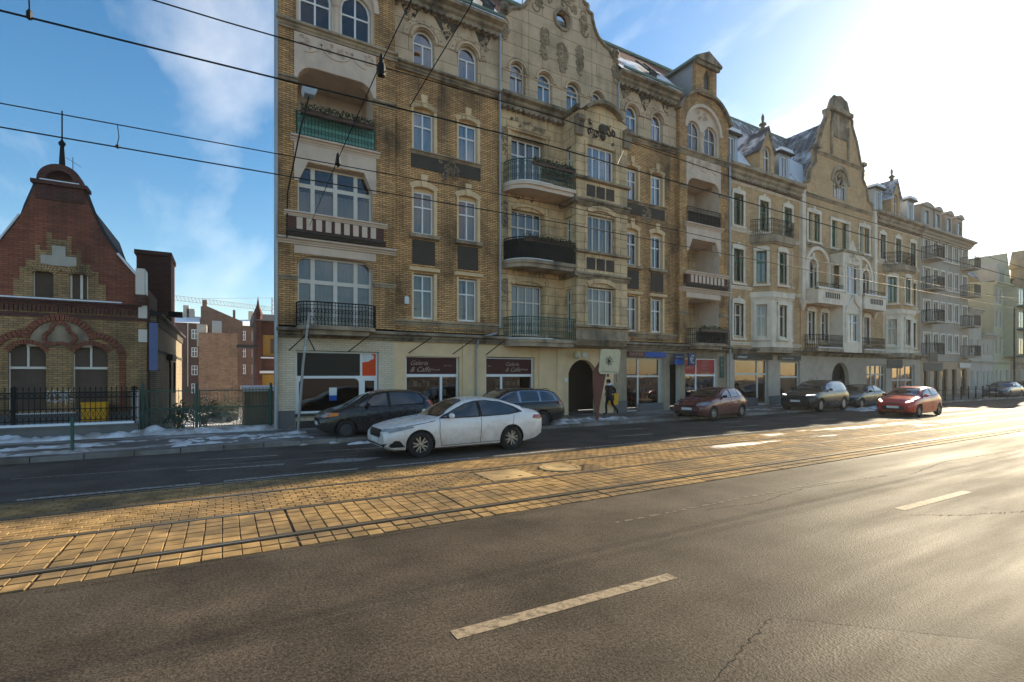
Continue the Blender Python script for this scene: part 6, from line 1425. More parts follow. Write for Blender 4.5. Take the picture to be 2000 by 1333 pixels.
def car(name, label, loc, rz, L, W, top, belt, wb, fo, r, paint, wdw, style='five', group='cars parked along the kerb', lit=False, ground=.18, nose=.72, tailw=.82,
        lights=None, seams=(), plate_w=.52, grille=None, detail=2, roofw=.62, tail=None, chrome=False, bumper=None, amber=False, rails=False):
    """car built nose at +x; x runs from the nose back as d = L/2 - x"""
    root = thing(name, label, 'car', loc, rz, group, world=False)
    T = spline(top); B = spline(belt); N = 56; hw = W/2
    bot = spline([(0,.30),(.25,ground+.02),(.7,ground),(L-.8,ground),(L-.3,ground+.06),(L,.36)])
    pw = spline([(0,nose),(.12,nose+.13),(.38,.945),(.9,.99),(1.6,1.0),(L-1.3,1.0),(L-.5,.965),(L-.12,tailw+.07),(L,tailw)])
    ds = []
    for i in range(N+1):
        t_ = i/N; ds.append(L*(t_-.045*math.sin(2*PI*t_)/1.0))
    ds[0] = 0; ds[-1] = L
    mb = MB(); rings_ = []
    for d in ds:
        b, w_, t_ = bot(d), pw(d)*hw, T(d); s_ = min(B(d), t_-.045); k = t_-s_; g = min(1, k/.42); tum = .055+(1-.055-roofw-.16)*g*.9
        pts = [(0,b),(.84*w_,b),(.955*w_,b+.05),(.985*w_,b+.16),(.998*w_,b+(s_-b)*.45),(1.0*w_,b+(s_-b)*.66),(.985*w_,b+(s_-b)*.86),(.955*w_,s_-.012),(.93*w_,s_+.012*min(1,k/.1))]
        ye = (.93-tum)*w_; z8 = s_+k*(.80 if g > .5 else .45)
        for q in (.33,.66,1.0): pts.append((.93*w_+(ye-.93*w_)*q+.012*math.sin(q*PI), s_+.012*min(1,k/.1)+(z8-s_-.012*min(1,k/.1))*q))
        for q in (18,36,54,72): pts.append((ye*math.cos(rad(q))**.75 if q else ye, z8+(t_-z8)*math.sin(rad(q))**.9))
        pts.append((0,t_))
        rings_.append(pts)
    n = len(rings_[0]); idx = []
    for d, pts in zip(ds, rings_):
        row = []
        for (y, z) in pts: mb.v.append((L/2-d, y, z)); row.append(len(mb.v)-1)
        rowm = [row[0]]
        for (y, z) in pts[1:-1]: mb.v.append((L/2-d, -y, z)); rowm.append(len(mb.v)-1)
        rowm.append(row[-1]); idx.append((row, rowm))
    for i in range(N):
        for j in range(n-1):
            a, b = idx[i][0], idx[i+1][0]; mb.f.append((a[j],a[j+1],b[j+1],b[j])); mb.m.append(0)
            a, b = idx[i][1], idx[i+1][1]; mb.f.append((a[j+1],a[j],b[j],b[j+1])); mb.m.append(0)
    for e, fl in ((0,1),(N,0)):
        lp = idx[e][0]+list(reversed(idx[e][1][1:-1])); mb.f.append(tuple(reversed(lp)) if fl else tuple(lp)); mb.m.append(0)
    solid = mb.mesh(name+'_body', paint, True)
    bvh = BVHTree.FromPolygons([Vector(v) for v in mb.v], mb.f)
    ob = bpy.data.objects.new('tmp', solid); COL.objects.link(ob)
    cut = MB(); wx = (L/2-fo, L/2-fo-wb)
    for x in wx:
        for s_ in (1,-1):
            y0_, y1_ = sorted((s_*(hw-.30), s_*(hw+.2))); cut.prism(arc(x, r*.98, r+.055, 0, 347.1428, 27), y0_, y1_, 'y')
    cm = cut.mesh('cut', M['blacktrim']); co = bpy.data.objects.new('cut', cm); COL.objects.link(co)
    md = ob.modifiers.new('b', 'BOOLEAN'); md.operation = 'DIFFERENCE'; md.solver = 'EXACT'; md.object = co
    dg = bpy.context.evaluated_depsgraph_get(); me = bpy.data.meshes.new_from_object(ob.evaluated_get(dg))
    bpy.data.objects.remove(ob); bpy.data.objects.remove(co)
    if len(me.polygons) < 200: me = solid
    me.materials.clear(); me.materials.append(paint); me.materials.append(M['blacktrim'])
    for p in me.polygons:
        c = p.center
        if any((c.x-x)**2+(c.z-r*.98)**2 < (r+.05)**2 for x in wx) or c.z < ground+.02: p.material_index = 1
        p.use_smooth = True
    me.set_sharp_from_angle(angle=rad(32)); me.name = 'body'
    put('body', me, root)
    def patch(nm, poly, view, m, off=.006, sub=.09, parent=None):
        """a panel laid on the body: poly in (d, z) for sides, (y, z) for front and rear"""
        sgn = {'L':1,'R':-1}.get(view, 0)
        xs = [p[0] for p in poly]; zs = [p[1] for p in poly]; pts = []; ed = []; k0 = len(poly)
        dense = []
        for a, b in zip(poly, poly[1:]+poly[:1]):
            q = max(1, int(math.dist(a, b)/sub))
            for i in range(q): dense.append((a[0]+(b[0]-a[0])*i/q, a[1]+(b[1]-a[1])*i/q))
        pts = [Vector(p) for p in dense]; ed = [(i,(i+1) % len(dense)) for i in range(len(dense))]
        xx = min(xs)+sub*.6
        while xx < max(xs):
            z_ = min(zs)+sub*.6
            while z_ < max(zs):
                if inside(poly, xx, z_): pts.append(Vector((xx, z_)))
                z_ += sub
            xx += sub
        rr_ = delaunay_2d_cdt(pts, ed, [], 0, 1e-5); V = rr_[0]; out = []
        for v in V:
            if sgn: h = bvh.ray_cast(Vector((L/2-v.x, sgn*3, v.y)), Vector((0,-sgn,0)))
            elif view == 'F': h = bvh.ray_cast(Vector((L, v.x, v.y)), Vector((-1,0,0)))
            else: h = bvh.ray_cast(Vector((-L, v.x, v.y)), Vector((1,0,0)))
            if h[0] is None:
                h = bvh.find_nearest(Vector((L/2-v.x, sgn*hw, v.y)) if sgn else Vector(((L/2 if view == 'F' else -L/2), v.x, v.y)))
            no = h[1]; c = h[0]
            if sgn and no.y*sgn < 0: no = -no
            if view == 'F' and no.x < 0: no = -no
            if view == 'T' and no.x > 0: no = -no
            out.append(c+no*off)
        fs = []
        for f in rr_[2]:
            cx = sum(V[i].x for i in f)/3; cz_ = sum(V[i].y for i in f)/3
            if inside(poly, cx, cz_):
                a, b, c = [out[i] for i in f]; nn = (b-a).cross(c-a); ref = Vector((0,sgn,0)) if sgn else Vector((1 if view == 'F' else -1, 0, 0))
                fs.append(tuple(f) if nn.dot(ref) > 0 else tuple(reversed(f)))
        mbp = MB(); mbp.v = [tuple(p) for p in out]; mbp.f = fs; mbp.m = [0]*len(fs)
        return mk(nm, mbp, M[m] if isinstance(m, str) else m, parent or root, smooth=True)
    for s_ in 'LR':
        patch('window_trim', wdw['outline'], s_, 'chrome' if chrome else 'blacktrim', .009, .05)
        for p in wdw['panes']: patch('side_window', p, s_, 'carglass', .017, .05)
        for sx in seams:
            for (a, b) in zip(sx[:-1], sx[1:]):
                dxx, dzz = b[0]-a[0], b[1]-a[1]; ln = math.hypot(dxx, dzz); nx, nz_ = -dzz/ln*.006, dxx/ln*.006
                patch('door_gap', [(a[0]-nx,a[1]-nz_),(b[0]-nx,b[1]-nz_),(b[0]+nx,b[1]+nz_),(a[0]+nx,a[1]+nz_)], s_, 'seam', .005, .05)
        for hx, hz in wdw.get('handles', ()): patch('door_handle', [(hx,hz),(hx+.2,hz),(hx+.2,hz+.035),(hx,hz+.035)], s_, paint, .02, .1)
    patch('windscreen', wdw['front'], 'F', 'carglass', .012, .06)
    patch('rear_window', wdw['rear'], 'T', 'carglass', .012, .06)
    for sg_ in (1,-1):
        for lp, m_ in (lights or []): patch('headlight', [(y*sg_, z) for y, z in lp], 'F', ('lit' if lit else m_), .012, .06)
        sl = wdw.get('sidelight')
        if sl: patch('headlight', sl, 'L' if sg_ > 0 else 'R', 'indicator' if amber else 'lamp', .012, .06)
        for tp_ in (tail or []): patch('tail_light', [(y*sg_, z) for y, z in tp_], 'T', 'tail', .012, .06)
        ts = wdw.get('sidetail')
        if ts: patch('tail_light', ts, 'L' if sg_ > 0 else 'R', 'tail', .012, .06)
        y = sg_*(hw*.93); mr = MB(); xm = L/2-wdw['mirror'][0]; zm_ = wdw['mirror'][1]
        mr.lathe((xm, y+sg_*.10, zm_), [(0,-.10),(.06,-.095),(.082,-.06),(.09,0),(.08,.06),(.05,.1),(0,.11)], 10, 'y'); mr.tube([(xm, y-sg_*.02, zm_-.05),(xm, y+sg_*.05, zm_-.03)], .03, 5)
        mr.v = [(xm+(v[0]-xm)*.75, v[1], zm_+(v[2]-zm_)*.8) for v in mr.v]; mk('mirror', mr, paint if wdw.get('mirror_paint', True) else M['blacktrim'], root, smooth=True)
    if grille: 
        for gp_, gm in grille: patch('grille', gp_, 'F', gm, .01, .08)
    for bp_ in (bumper or []): patch('bumper_trim', bp_[0], bp_[1], 'blacktrim', .008, .08)
    zp = wdw.get('plate', .45); patch('number_plate', [(-plate_w/2,zp),(plate_w/2,zp),(plate_w/2,zp+.11),(-plate_w/2,zp+.11)], 'F', 'plate', .018, .15)
    if rails:
        for sg_ in (1,-1): mk('roof_rail', MB().tube([(L/2-1.75, sg_*hw*.62, T(1.75)-.02),(L/2-1.9, sg_*hw*.62, T(1.9)+.035),(L/2-L+.75, sg_*hw*.62, T(L-.75)+.03),(L/2-L+.6, sg_*hw*.62, T(L-.6)-.02)], .016, 5), M['chrome'], root)
    tym, rim = wheel_meshes(r, .21, style)
    for x in wx:
        for sg_ in (1,-1):
            wo_ = put('wheel', tym, root, (x, sg_*(hw-.115), r)); 
            put('rim', rim, wo_, (0,0,0), (0, random.uniform(0,1), 0 if sg_ > 0 else PI))
    mk('underbody', MB().box(-L/2+.5, L/2-.5, -hw+.3, hw-.3, ground-.04, ground+.05), M['blacktrim'], root)
    return root
white = paint_mat2('white_dirty_paint', (0.80,0.77,0.74), .9, (0.44,0.33,0.26))
# --- white liftback sedan
oct_top = [(0,.66),(.05,.745),(.25,.82),(.75,.91),(1.42,1.005),(1.75,1.20),(2.15,1.40),(2.5,1.462),(2.9,1.47),(3.3,1.43),(3.75,1.30),(4.2,1.15),(4.45,1.10),(4.6,1.05),(4.69,.95)]
oct_belt = [(0,.60),(.5,.78),(1.3,.92),(2.5,.945),(3.6,.975),(4.2,1.0),(4.69,.93)]
oct_w = dict(outline=[(1.42,.955),(2.42,.955),(3.5,.985),(3.98,1.05),(3.72,1.20),(3.3,1.345),(2.85,1.395),(2.5,1.385),(2.2,1.32),(1.85,1.17)],
             panes=[[(1.52,.975),(2.56,.985),(2.54,1.365),(2.25,1.31),(1.9,1.165)], [(2.66,.985),(3.48,1.0),(3.82,1.06),(3.62,1.18),(3.25,1.325),(2.85,1.372),(2.64,1.37)]],
             front=[(-.68,1.0),(.68,1.0),(.52,1.38),(.3,1.42),(-.3,1.42),(-.52,1.38)], rear=[(-.5,1.12),(.5,1.12),(.42,1.38),(-.42,1.38)],
             mirror=(1.72,1.03), handles=((2.28,.80),(3.22,.83)), sidelight=[(.12,.655),(.72,.765),(.70,.80),(.3,.775),(.10,.715)], sidetail=[(4.28,.86),(4.62,.80),(4.66,.93),(4.35,.95)], plate=.40)
oct_seams = [[(1.42,.93),(1.40,.62),(1.46,.27)], [(2.62,.94),(2.60,.6),(2.58,.27)], [(3.66,.96),(3.62,.75),(3.44,.52),(3.42,.3)], [(1.46,.27),(3.42,.29)], [(.55,.80),(1.3,.915)]]
car('white_sedan', 'dusty white liftback sedan driving left along the tram line', (5.72,12.95,0), PI+rad(1.5), 4.69, 1.83, oct_top, oct_belt, 2.686, .90, .335, white, oct_w, 'double5', group=None, nose=.78,
    lights=[([(.48,.66),(.82,.70),(.80,.76),(.50,.74)],'lamp')], seams=oct_seams, grille=[([(-.42,.52),(.42,.52),(.46,.72),(-.46,.72)],'blacktrim'),([(-.62,.28),(.62,.28),(.78,.40),(.5,.36),(-.5,.36),(-.78,.40)],'blacktrim')], bumper=[([(.10,.30),(.50,.30),(.36,.46),(.24,.47),(.12,.38)],'L'),([(.10,.30),(.50,.30),(.36,.46),(.24,.47),(.12,.38)],'R')], tail=[[(.45,.82),(.80,.84),(.78,.95),(.45,.93)]])
# --- dark grey small hatchback with a dropping bonnet
dk = paint_mat2('dark_grey_paint', (0.016,0.016,0.018), .3, (0.06,0.052,0.045), .1, .25)
colt_top = [(0,.66),(.08,.76),(.35,.88),(.8,1.0),(1.25,1.22),(1.7,1.43),(2.1,1.52),(2.6,1.53),(3.1,1.49),(3.45,1.40),(3.68,1.15),(3.82,.95),(3.88,.8)]
colt_belt = [(0,.64),(.6,.88),(1.2,.96),(2.2,.98),(3.3,1.03),(3.88,.78)]
colt_w = dict(outline=[(.95,.985),(2.0,1.0),(3.35,1.05),(3.42,1.2),(3.2,1.40),(2.5,1.45),(2.0,1.44),(1.6,1.33)], panes=[[(1.0,1.0),(1.32,1.0),(1.5,1.22)],[(1.4,1.01),(2.1,1.015),(2.08,1.42),(1.68,1.34),(1.5,1.2)],[(2.2,1.02),(3.3,1.07),(3.35,1.2),(3.15,1.385),(2.5,1.43),(2.18,1.425)]],
              front=[(-.62,1.05),(.62,1.05),(.5,1.44),(-.5,1.44)], rear=[(-.55,1.05),(.55,1.05),(.48,1.38),(-.48,1.38)], mirror=(1.42,1.06), mirror_paint=False, handles=((1.95,.86),(2.95,.9)), sidelight=[(.08,.68),(.5,.74),(.55,.83),(.2,.82)], plate=.42)
car('grey_hatchback', 'dark grey small hatchback parked half behind the white sedan', (4.55,17.15,.06), PI, 3.88, 1.69, colt_top, colt_belt, 2.5, .75, .30, dk, colt_w, 'cover', lights=[([(.4,.68),(.72,.70),(.7,.82),(.45,.8)],'lamp')], seams=[[(1.25,.96),(1.22,.6),(1.3,.3)],[(2.14,1.0),(2.12,.6),(2.1,.3)]], grille=[([(-.5,.32),(.5,.32),(.55,.44),(-.55,.44)],'blacktrim'),([(-.3,.55),(.3,.55),(.34,.62),(-.34,.62)],'blacktrim')], tail=[[(.55,.85),(.72,.85),(.7,1.15),(.58,1.15)]], amber=True)
# --- dark estate
est = paint_mat2('black_paint', (0.012,0.013,0.015), .25, (0.06,0.052,0.045), .1, .25)
pas_top = [(0,.62),(.08,.72),(.4,.84),(.9,.94),(1.45,1.02),(1.85,1.25),(2.25,1.43),(2.7,1.50),(3.3,1.51),(3.9,1.47),(4.3,1.40),(4.6,1.12),(4.74,.95),(4.77,.8)]
pas_belt = [(0,.60),(.6,.82),(1.4,.95),(2.6,.97),(3.8,.99),(4.4,1.0),(4.77,.78)]
pas_w = dict(outline=[(1.5,.975),(2.6,.985),(4.35,1.01),(4.28,1.25),(4.05,1.38),(3.3,1.425),(2.7,1.42),(2.3,1.36),(1.95,1.22)], panes=[[(1.62,1.0),(2.6,1.005),(2.58,1.395),(2.3,1.33),(2.0,1.21)],[(2.7,1.01),(3.5,1.015),(3.5,1.395),(2.72,1.4)],[(3.6,1.02),(4.26,1.035),(4.2,1.24),(4.0,1.35),(3.6,1.39)]],
             front=[(-.66,1.02),(.66,1.02),(.52,1.42),(-.52,1.42)], rear=[(-.58,1.05),(.58,1.05),(.5,1.36),(-.5,1.36)], mirror=(1.8,1.06), handles=((2.3,.86),(3.25,.88)), sidelight=[(.1,.66),(.6,.74),(.5,.8),(.15,.76)], sidetail=[(4.5,.86),(4.72,.85),(4.66,1.02),(4.5,1.02)], plate=.42)
car('dark_estate', 'black estate car parked by the gateway with its tail showing', (9.4,16.95,.06), PI, 4.77, 1.82, pas_top, pas_belt, 2.71, .93, .32, est, pas_w, 'cover', chrome=True, lights=[([(.45,.66),(.8,.68),(.78,.78),(.48,.76)],'lamp')], seams=[[(2.65,.97),(2.63,.3)]], tail=[[(.5,.84),(.85,.86),(.82,1.02),(.5,1.0)]], rails=True)
# --- maroon hatchback
mar = paint_mat2('maroon_paint', (0.13,0.014,0.022), .5, (0.15,0.11,0.09), .25)
meg_top = [(0,.64),(.08,.74),(.4,.86),(.9,.96),(1.35,1.04),(1.7,1.25),(2.1,1.42),(2.6,1.46),(3.1,1.45),(3.5,1.38),(3.78,1.18),(3.95,1.08),(4.12,1.05),(4.2,.85)]
meg_belt = [(0,.62),(.6,.84),(1.3,.96),(2.4,.98),(3.5,1.02),(4.2,.82)]
meg_w = dict(outline=[(1.4,.985),(2.4,.995),(3.55,1.04),(3.62,1.12),(3.35,1.34),(2.7,1.385),(2.2,1.35),(1.85,1.22)], panes=[[(1.5,1.005),(2.35,1.01),(2.33,1.345),(2.1,1.30),(1.88,1.2)],[(2.44,1.015),(3.1,1.03),(3.1,1.35),(2.7,1.365),(2.42,1.355)],[(3.17,1.035),(3.48,1.05),(3.5,1.12),(3.3,1.31),(3.17,1.335)]],
             front=[(-.64,1.05),(.64,1.05),(.5,1.38),(-.5,1.38)], rear=[(-.5,1.08),(.5,1.08),(.45,1.36),(-.45,1.36)], mirror=(1.68,1.06), mirror_paint=False, handles=((2.15,.88),), sidelight=[(.08,.66),(.55,.76),(.5,.84),(.15,.80)], sidetail=[(3.95,.85),(4.15,.85),(4.05,1.02),(3.9,1.02)], plate=.46)
car('maroon_hatchback', 'maroon five door hatchback parked askew before the red currency shop signs', (20.35,16.05,.03), PI+rad(9), 4.21, 1.78, meg_top, meg_belt, 2.625, .82, .315, mar, meg_w, 'five', lights=[([(.42,.66),(.8,.70),(.78,.80),(.5,.78)],'lamp')], seams=[[(1.38,.96),(1.36,.3)],[(2.40,1.0),(2.38,.3)],[(3.14,1.0),(3.05,.6),(3.0,.3)]], grille=[([(-.55,.30),(.55,.30),(.6,.40),(-.6,.40)],'blacktrim'),([(-.35,.62),(.35,.62),(.38,.67),(-.38,.67)],'blacktrim')], tail=[[(.5,.84),(.8,.84),(.74,1.05),(.55,1.05)]])
# --- dark SUV
suv_p = paint_mat2('graphite_paint', (0.022,0.023,0.025), .2, (0.06,0.055,0.05), .1, .15)
q_top = [(0,.78),(.08,.92),(.4,1.04),(.9,1.12),(1.5,1.18),(1.95,1.45),(2.4,1.66),(2.9,1.735),(3.6,1.74),(4.3,1.68),(4.7,1.55),(4.92,1.25),(5.02,1.05),(5.06,.9)]
q_belt = [(0,.76),(.6,1.0),(1.5,1.11),(2.8,1.13),(4.2,1.16),(5.06,.9)]
q_w = dict(outline=[(1.6,1.13),(2.8,1.15),(4.62,1.19),(4.5,1.42),(4.2,1.58),(3.5,1.63),(2.8,1.63),(2.4,1.56),(2.05,1.41)], panes=[[(1.75,1.16),(2.75,1.17),(2.73,1.6),(2.4,1.53),(2.1,1.39)],[(2.85,1.175),(3.75,1.185),(3.75,1.6),(2.87,1.605)],[(3.85,1.19),(4.5,1.21),(4.4,1.4),(4.15,1.55),(3.85,1.595)]],
           front=[(-.72,1.2),(.72,1.2),(.58,1.64),(-.58,1.64)], rear=[(-.6,1.2),(.6,1.2),(.52,1.55),(-.52,1.55)], mirror=(1.95,1.22), handles=((2.45,1.02),(3.45,1.04)), sidelight=[(.1,.86),(.6,.92),(.55,.98),(.15,.96)], plate=.55)
car('dark_suv', 'large graphite SUV with big grille parked before the white framed shop', (29.9,16.35,.04), PI+rad(6), 5.06, 1.97, q_top, q_belt, 2.99, .92, .38, suv_p, q_w, 'ten', chrome=True, lights=[([(.5,.84),(.9,.88),(.88,.95),(.52,.92)],'lamp'),([(.52,.915),(.86,.95),(.84,.965),(.52,.935)],'lit')], ground=.24, seams=[[(2.8,1.14),(2.78,.36)],[(3.8,1.15),(3.7,.6)]], grille=[([(-.42,.5),(.42,.5),(.5,.78),(.42,.9),(-.42,.9),(-.5,.78)],'blacktrim'),([(-.8,.34),(.8,.34),(.78,.48),(-.78,.48)],'blacktrim')], tail=[[(.5,1.0),(.9,1.0),(.86,1.12),(.5,1.12)]], rails=True)
# --- dark teal sedan behind
teal = paint_mat2('dark_teal_paint', (0.010,0.018,0.022), .2, (0.06,0.055,0.05), .1, .2)
bm_top = [(0,.62),(.08,.74),(.4,.86),(.9,.94),(1.5,1.02),(1.9,1.24),(2.3,1.40),(2.7,1.44),(3.2,1.42),(3.6,1.28),(3.95,1.10),(4.3,1.08),(4.55,1.03),(4.62,.8)]
bm_belt = [(0,.60),(.6,.82),(1.4,.95),(2.6,.96),(3.8,.99),(4.62,.8)]
bm_w = dict(outline=[(1.5,.97),(2.5,.98),(3.75,1.01),(3.6,1.15),(3.2,1.33),(2.7,1.37),(2.3,1.33),(1.95,1.2)], panes=[[(1.62,.99),(2.5,1.0),(2.48,1.34),(2.3,1.3),(2.0,1.19)],[(2.6,1.005),(3.6,1.03),(3.5,1.13),(3.15,1.3),(2.7,1.345)]], front=[(-.62,1.04),(.62,1.04),(.5,1.37),(-.5,1.37)], rear=[(-.55,1.08),(.55,1.08),(.48,1.32),(-.48,1.32)], mirror=(1.8,1.04), handles=((2.2,.84),(3.1,.86)), sidelight=[(.08,.66),(.5,.74),(.45,.80),(.12,.76)], plate=.42)
car('teal_sedan', 'dark teal sedan parked nose to tail behind the graphite SUV', (35.0,16.55,.04), PI+rad(3), 4.62, 1.8, bm_top, bm_belt, 2.76, .8, .32, teal, bm_w, 'five', lights=[([(.4,.66),(.8,.68),(.78,.76),(.42,.75)],'lamp')], seams=[[(2.55,.97),(2.53,.3)]], grille=[([(-.25,.58),(.25,.58),(.28,.72),(-.28,.72)],'blacktrim'),([(-.6,.3),(.6,.3),(.6,.42),(-.6,.42)],'blacktrim')], tail=[[(.45,.85),(.82,.85),(.8,.98),(.45,.98)]])
# --- red small hatchback with its lights on
redp = paint_mat2('bright_red_paint', (0.46,0.012,0.012), .2, (0.18,0.10,0.07))
fi_top = [(0,.62),(.07,.72),(.35,.88),(.75,.98),(1.15,1.09),(1.55,1.30),(1.95,1.44),(2.4,1.48),(2.9,1.46),(3.35,1.38),(3.62,1.18),(3.85,1.02),(3.95,.82)]
fi_belt = [(0,.60),(.5,.84),(1.1,.95),(2.2,1.0),(3.2,1.07),(3.95,.8)]
fi_w = dict(outline=[(1.1,.975),(2.2,1.02),(3.3,1.10),(3.28,1.2),(3.0,1.34),(2.4,1.40),(1.95,1.36),(1.6,1.23)], panes=[[(1.25,1.0),(2.3,1.045),(2.28,1.375),(1.95,1.335),(1.63,1.21)],[(2.38,1.05),(3.2,1.115),(3.15,1.2),(2.95,1.315),(2.4,1.375)]], front=[(-.62,1.06),(.62,1.06),(.5,1.40),(-.5,1.40)], rear=[(-.5,1.1),(.5,1.1),(.45,1.36),(-.45,1.36)], mirror=(1.4,1.05), handles=((2.05,.9),), sidelight=None, plate=.43)
car('red_hatchback', 'bright red three door hatchback driving towards us with headlights lit', (30.9,12.15,0), PI+rad(2), 3.95, 1.72, fi_top, fi_belt, 2.49, .80, .30, redp, fi_w, 'five', group=None, lit=True, lights=[([(.52,.70),(.74,.80),(.70,.86),(.5,.76)],'lamp')], seams=[[(2.36,1.02),(2.3,.4)],[(1.08,.94),(1.1,.3)]], grille=[([(-.45,.34),(.45,.34),(.52,.44),(.4,.54),(-.4,.54),(-.52,.44)],'blacktrim'),([(-.28,.64),(.28,.64),(.3,.68),(-.3,.68)],'blacktrim')], tail=[[(.55,.85),(.75,.85),(.7,1.15),(.58,1.15)]])
def far_car(label, loc, rz, base, paint, group='cars parked along the kerb'):
    t_, b_, wd, L, W, wb, fo, r = base
    return car('parked_car', label, loc, rz, L, W, t_, b_, wb, fo, r, paint, wd, 'cover', group=group, lights=[([(.42,.66),(.78,.69),(.76,.78),(.45,.76)],'lamp')], tail=[[(.5,.84),(.78,.84),(.74,.98),(.5,.98)]])
silver = paint_mat2('silver_paint', (0.30,0.31,0.33), .3, (0.2,0.18,0.15), .6); bluep = paint_mat2('blue_grey_paint', (0.05,0.07,0.11), .35, (0.12,0.1,0.09), .3)
bm_b = (bm_top,bm_belt,bm_w,4.62,1.8,2.76,.8,.32); me_b = (meg_top,meg_belt,meg_w,4.21,1.78,2.625,.82,.315); pa_b = (pas_top,pas_belt,pas_w,4.77,1.82,2.71,.93,.32)
far_car('blue grey sedan glinting in the sun, first beyond the barrier posts', (61.5,17.0,.04), PI, bm_b, bluep)
far_car('silver hatchback, second of the far parked cars beyond the barrier', (67.0,17.1,.04), PI, me_b, silver)
far_car('silver estate, third of the far parked cars beyond the barrier', (72.2,17.1,.04), PI, pa_b, silver)
far_car('dark blue hatchback, farthest parked car at the right edge', (77.6,17.1,.04), PI, me_b, bluep)
far_car('dark blue car standing in the snowy yard behind the gate', (-0.74,74,-4.04), rad(190), bm_b, bluep, None)

# ================================================================== walking person
def person():
    r = thing('person', 'person in black coat with white hood and dark beanie walking past gateway', 'person', (16.35,18.75,PV))
    me = bpy.data.meshes.new('figure')
    J = {'pelvis':(0,0,.95),'waist':(-.02,0,1.12),'chest':(-.05,0,1.32),'neck':(-.07,0,1.48),'head':(-.09,0,1.60),'crown':(-.09,0,1.70),
         'hipL':(0,.09,.9),'kneeL':(-.16,.09,.52),'ankL':(-.14,.09,.1),'toeL':(-.34,.09,.04),'hipR':(0,-.09,.9),'kneeR':(.10,-.09,.50),'ankR':(.40,-.09,.24),'toeR':(.40,-.09,.05),
         'shL':(-.05,.18,1.42),'elL':(.08,.24,1.17),'haL':(-.1,.22,1.02),'fiL':(-.18,.2,.98),'shR':(-.05,-.18,1.42),'elR':(.16,-.23,1.2),'haR':(.02,-.22,1.04),'fiR':(-.06,-.2,1.0)}
    R_ = {'pelvis':(.17,.19),'waist':(.15,.18),'chest':(.17,.21),'neck':(.07,.07),'head':(.095,.085),'crown':(.075,.07),'hip':(.1,.1),'knee':(.068,.068),'ank':(.05,.05),'toe':(.045,.04),'sh':(.085,.085),'el':(.06,.06),'ha':(.045,.045),'fi':(.03,.03)}
    E = [('pelvis','waist'),('waist','chest'),('chest','neck'),('neck','head'),('head','crown')]
    for s_ in 'LR': E += [('pelvis','hip'+s_),('hip'+s_,'knee'+s_),('knee'+s_,'ank'+s_),('ank'+s_,'toe'+s_),('chest','sh'+s_),('sh'+s_,'el'+s_),('el'+s_,'ha'+s_),('ha'+s_,'fi'+s_)]
    ks_ = list(J); me.from_pydata([J[k] for k in ks_], [(ks_.index(a), ks_.index(b)) for a, b in E], [])
    ob = bpy.data.objects.new('figure', me); COL.objects.link(ob)
    ob.modifiers.new('s', 'SKIN'); sv = me.skin_vertices[0].data
    for i, k in enumerate(ks_):
        q = R_.get(k) or R_[k[:-1]]; sv[i].radius = q; sv[i].use_root = (k == 'pelvis')
    sb_ = ob.modifiers.new('d', 'SUBSURF'); sb_.levels = 2; sb_.render_levels = 2
    dg = bpy.context.evaluated_depsgraph_get(); m2 = bpy.data.meshes.new_from_object(ob.evaluated_get(dg)); bpy.data.objects.remove(ob)
    black = flat_mat('black_clothes', (0.014,0.015,0.018), 0.85); skin = flat_mat('skin', (0.5,0.3,0.22), 0.6)
    m2.materials.clear(); m2.materials.append(black); m2.materials.append(skin)
    for p in m2.polygons: p.use_smooth = True; p.material_index = 1 if (1.5 < p.center.z < 1.66 and p.center.x < -.12) or (p.center.z < 1.06 and abs(p.center.y) > .17 and p.center.z > .94) else 0
    def w(nm, mb, m_, sm=True): 
        o = mk(nm, mb, m_, None, smooth=sm); o.parent = r; return o
    o = put('body', m2); o.parent = r
    coat = MB(); n = 14
    for zz_, rx, ry, ox in ((.72,.2,.22,.01),(.95,.2,.22,0),(1.15,.18,.21,-.02),(1.33,.19,.24,-.05),(1.45,.13,.2,-.06)):
        for j in range(n): coat.v.append((ox+rx*math.cos(2*PI*j/n), ry*math.sin(2*PI*j/n), zz_))
    for i in range(4):
        for j in range(n): coat.f.append((i*n+j,i*n+(j+1)%n,(i+1)*n+(j+1)%n,(i+1)*n+j)); coat.m.append(0)
    w('coat', coat, black)
    hd = MB().lathe((0,0,0), [(.0,1.36),(.13,1.36),(.16,1.42),(.14,1.5),(.1,1.55),(.08,1.56)], 12); hd.v = [(v[0]-.03, v[1]*1.15, v[2]) for v in hd.v]; w('hood', hd, M['hoodcloth'])
    bn2 = MB().lathe((-.085,0,1.62), [(.108,-.02),(.112,.03),(.1,.09),(.06,.13),(0,.14)], 12); w('beanie', bn2, black)
    w('nose', MB().lathe((-.19,0,1.585), [(.0,.02),(.014,0),(.016,-.02),(0,-.03)], 6), skin)
person()
yb2 = thing('waste_bin', 'yellow litter bin on the wall behind the walking person', 'bin', (17.38,19.7,PV)); mk('bin_body', MB().prism([(17.2,.55),(17.56,.55),(17.6,1.08),(17.15,1.08)], 19.5, 19.85, 'y'), M['yellow'], yb2); mk('bin_lid', MB().box(17.16,17.59,19.48,19.86,1.08,1.13), M['yellow'], yb2); mk('hoop', MB().tube([(17.3,19.6,1.2),(17.3,19.6,1.42),(17.5,19.6,1.42),(17.5,19.6,1.1)], .015, 4), M['iron'], yb2)

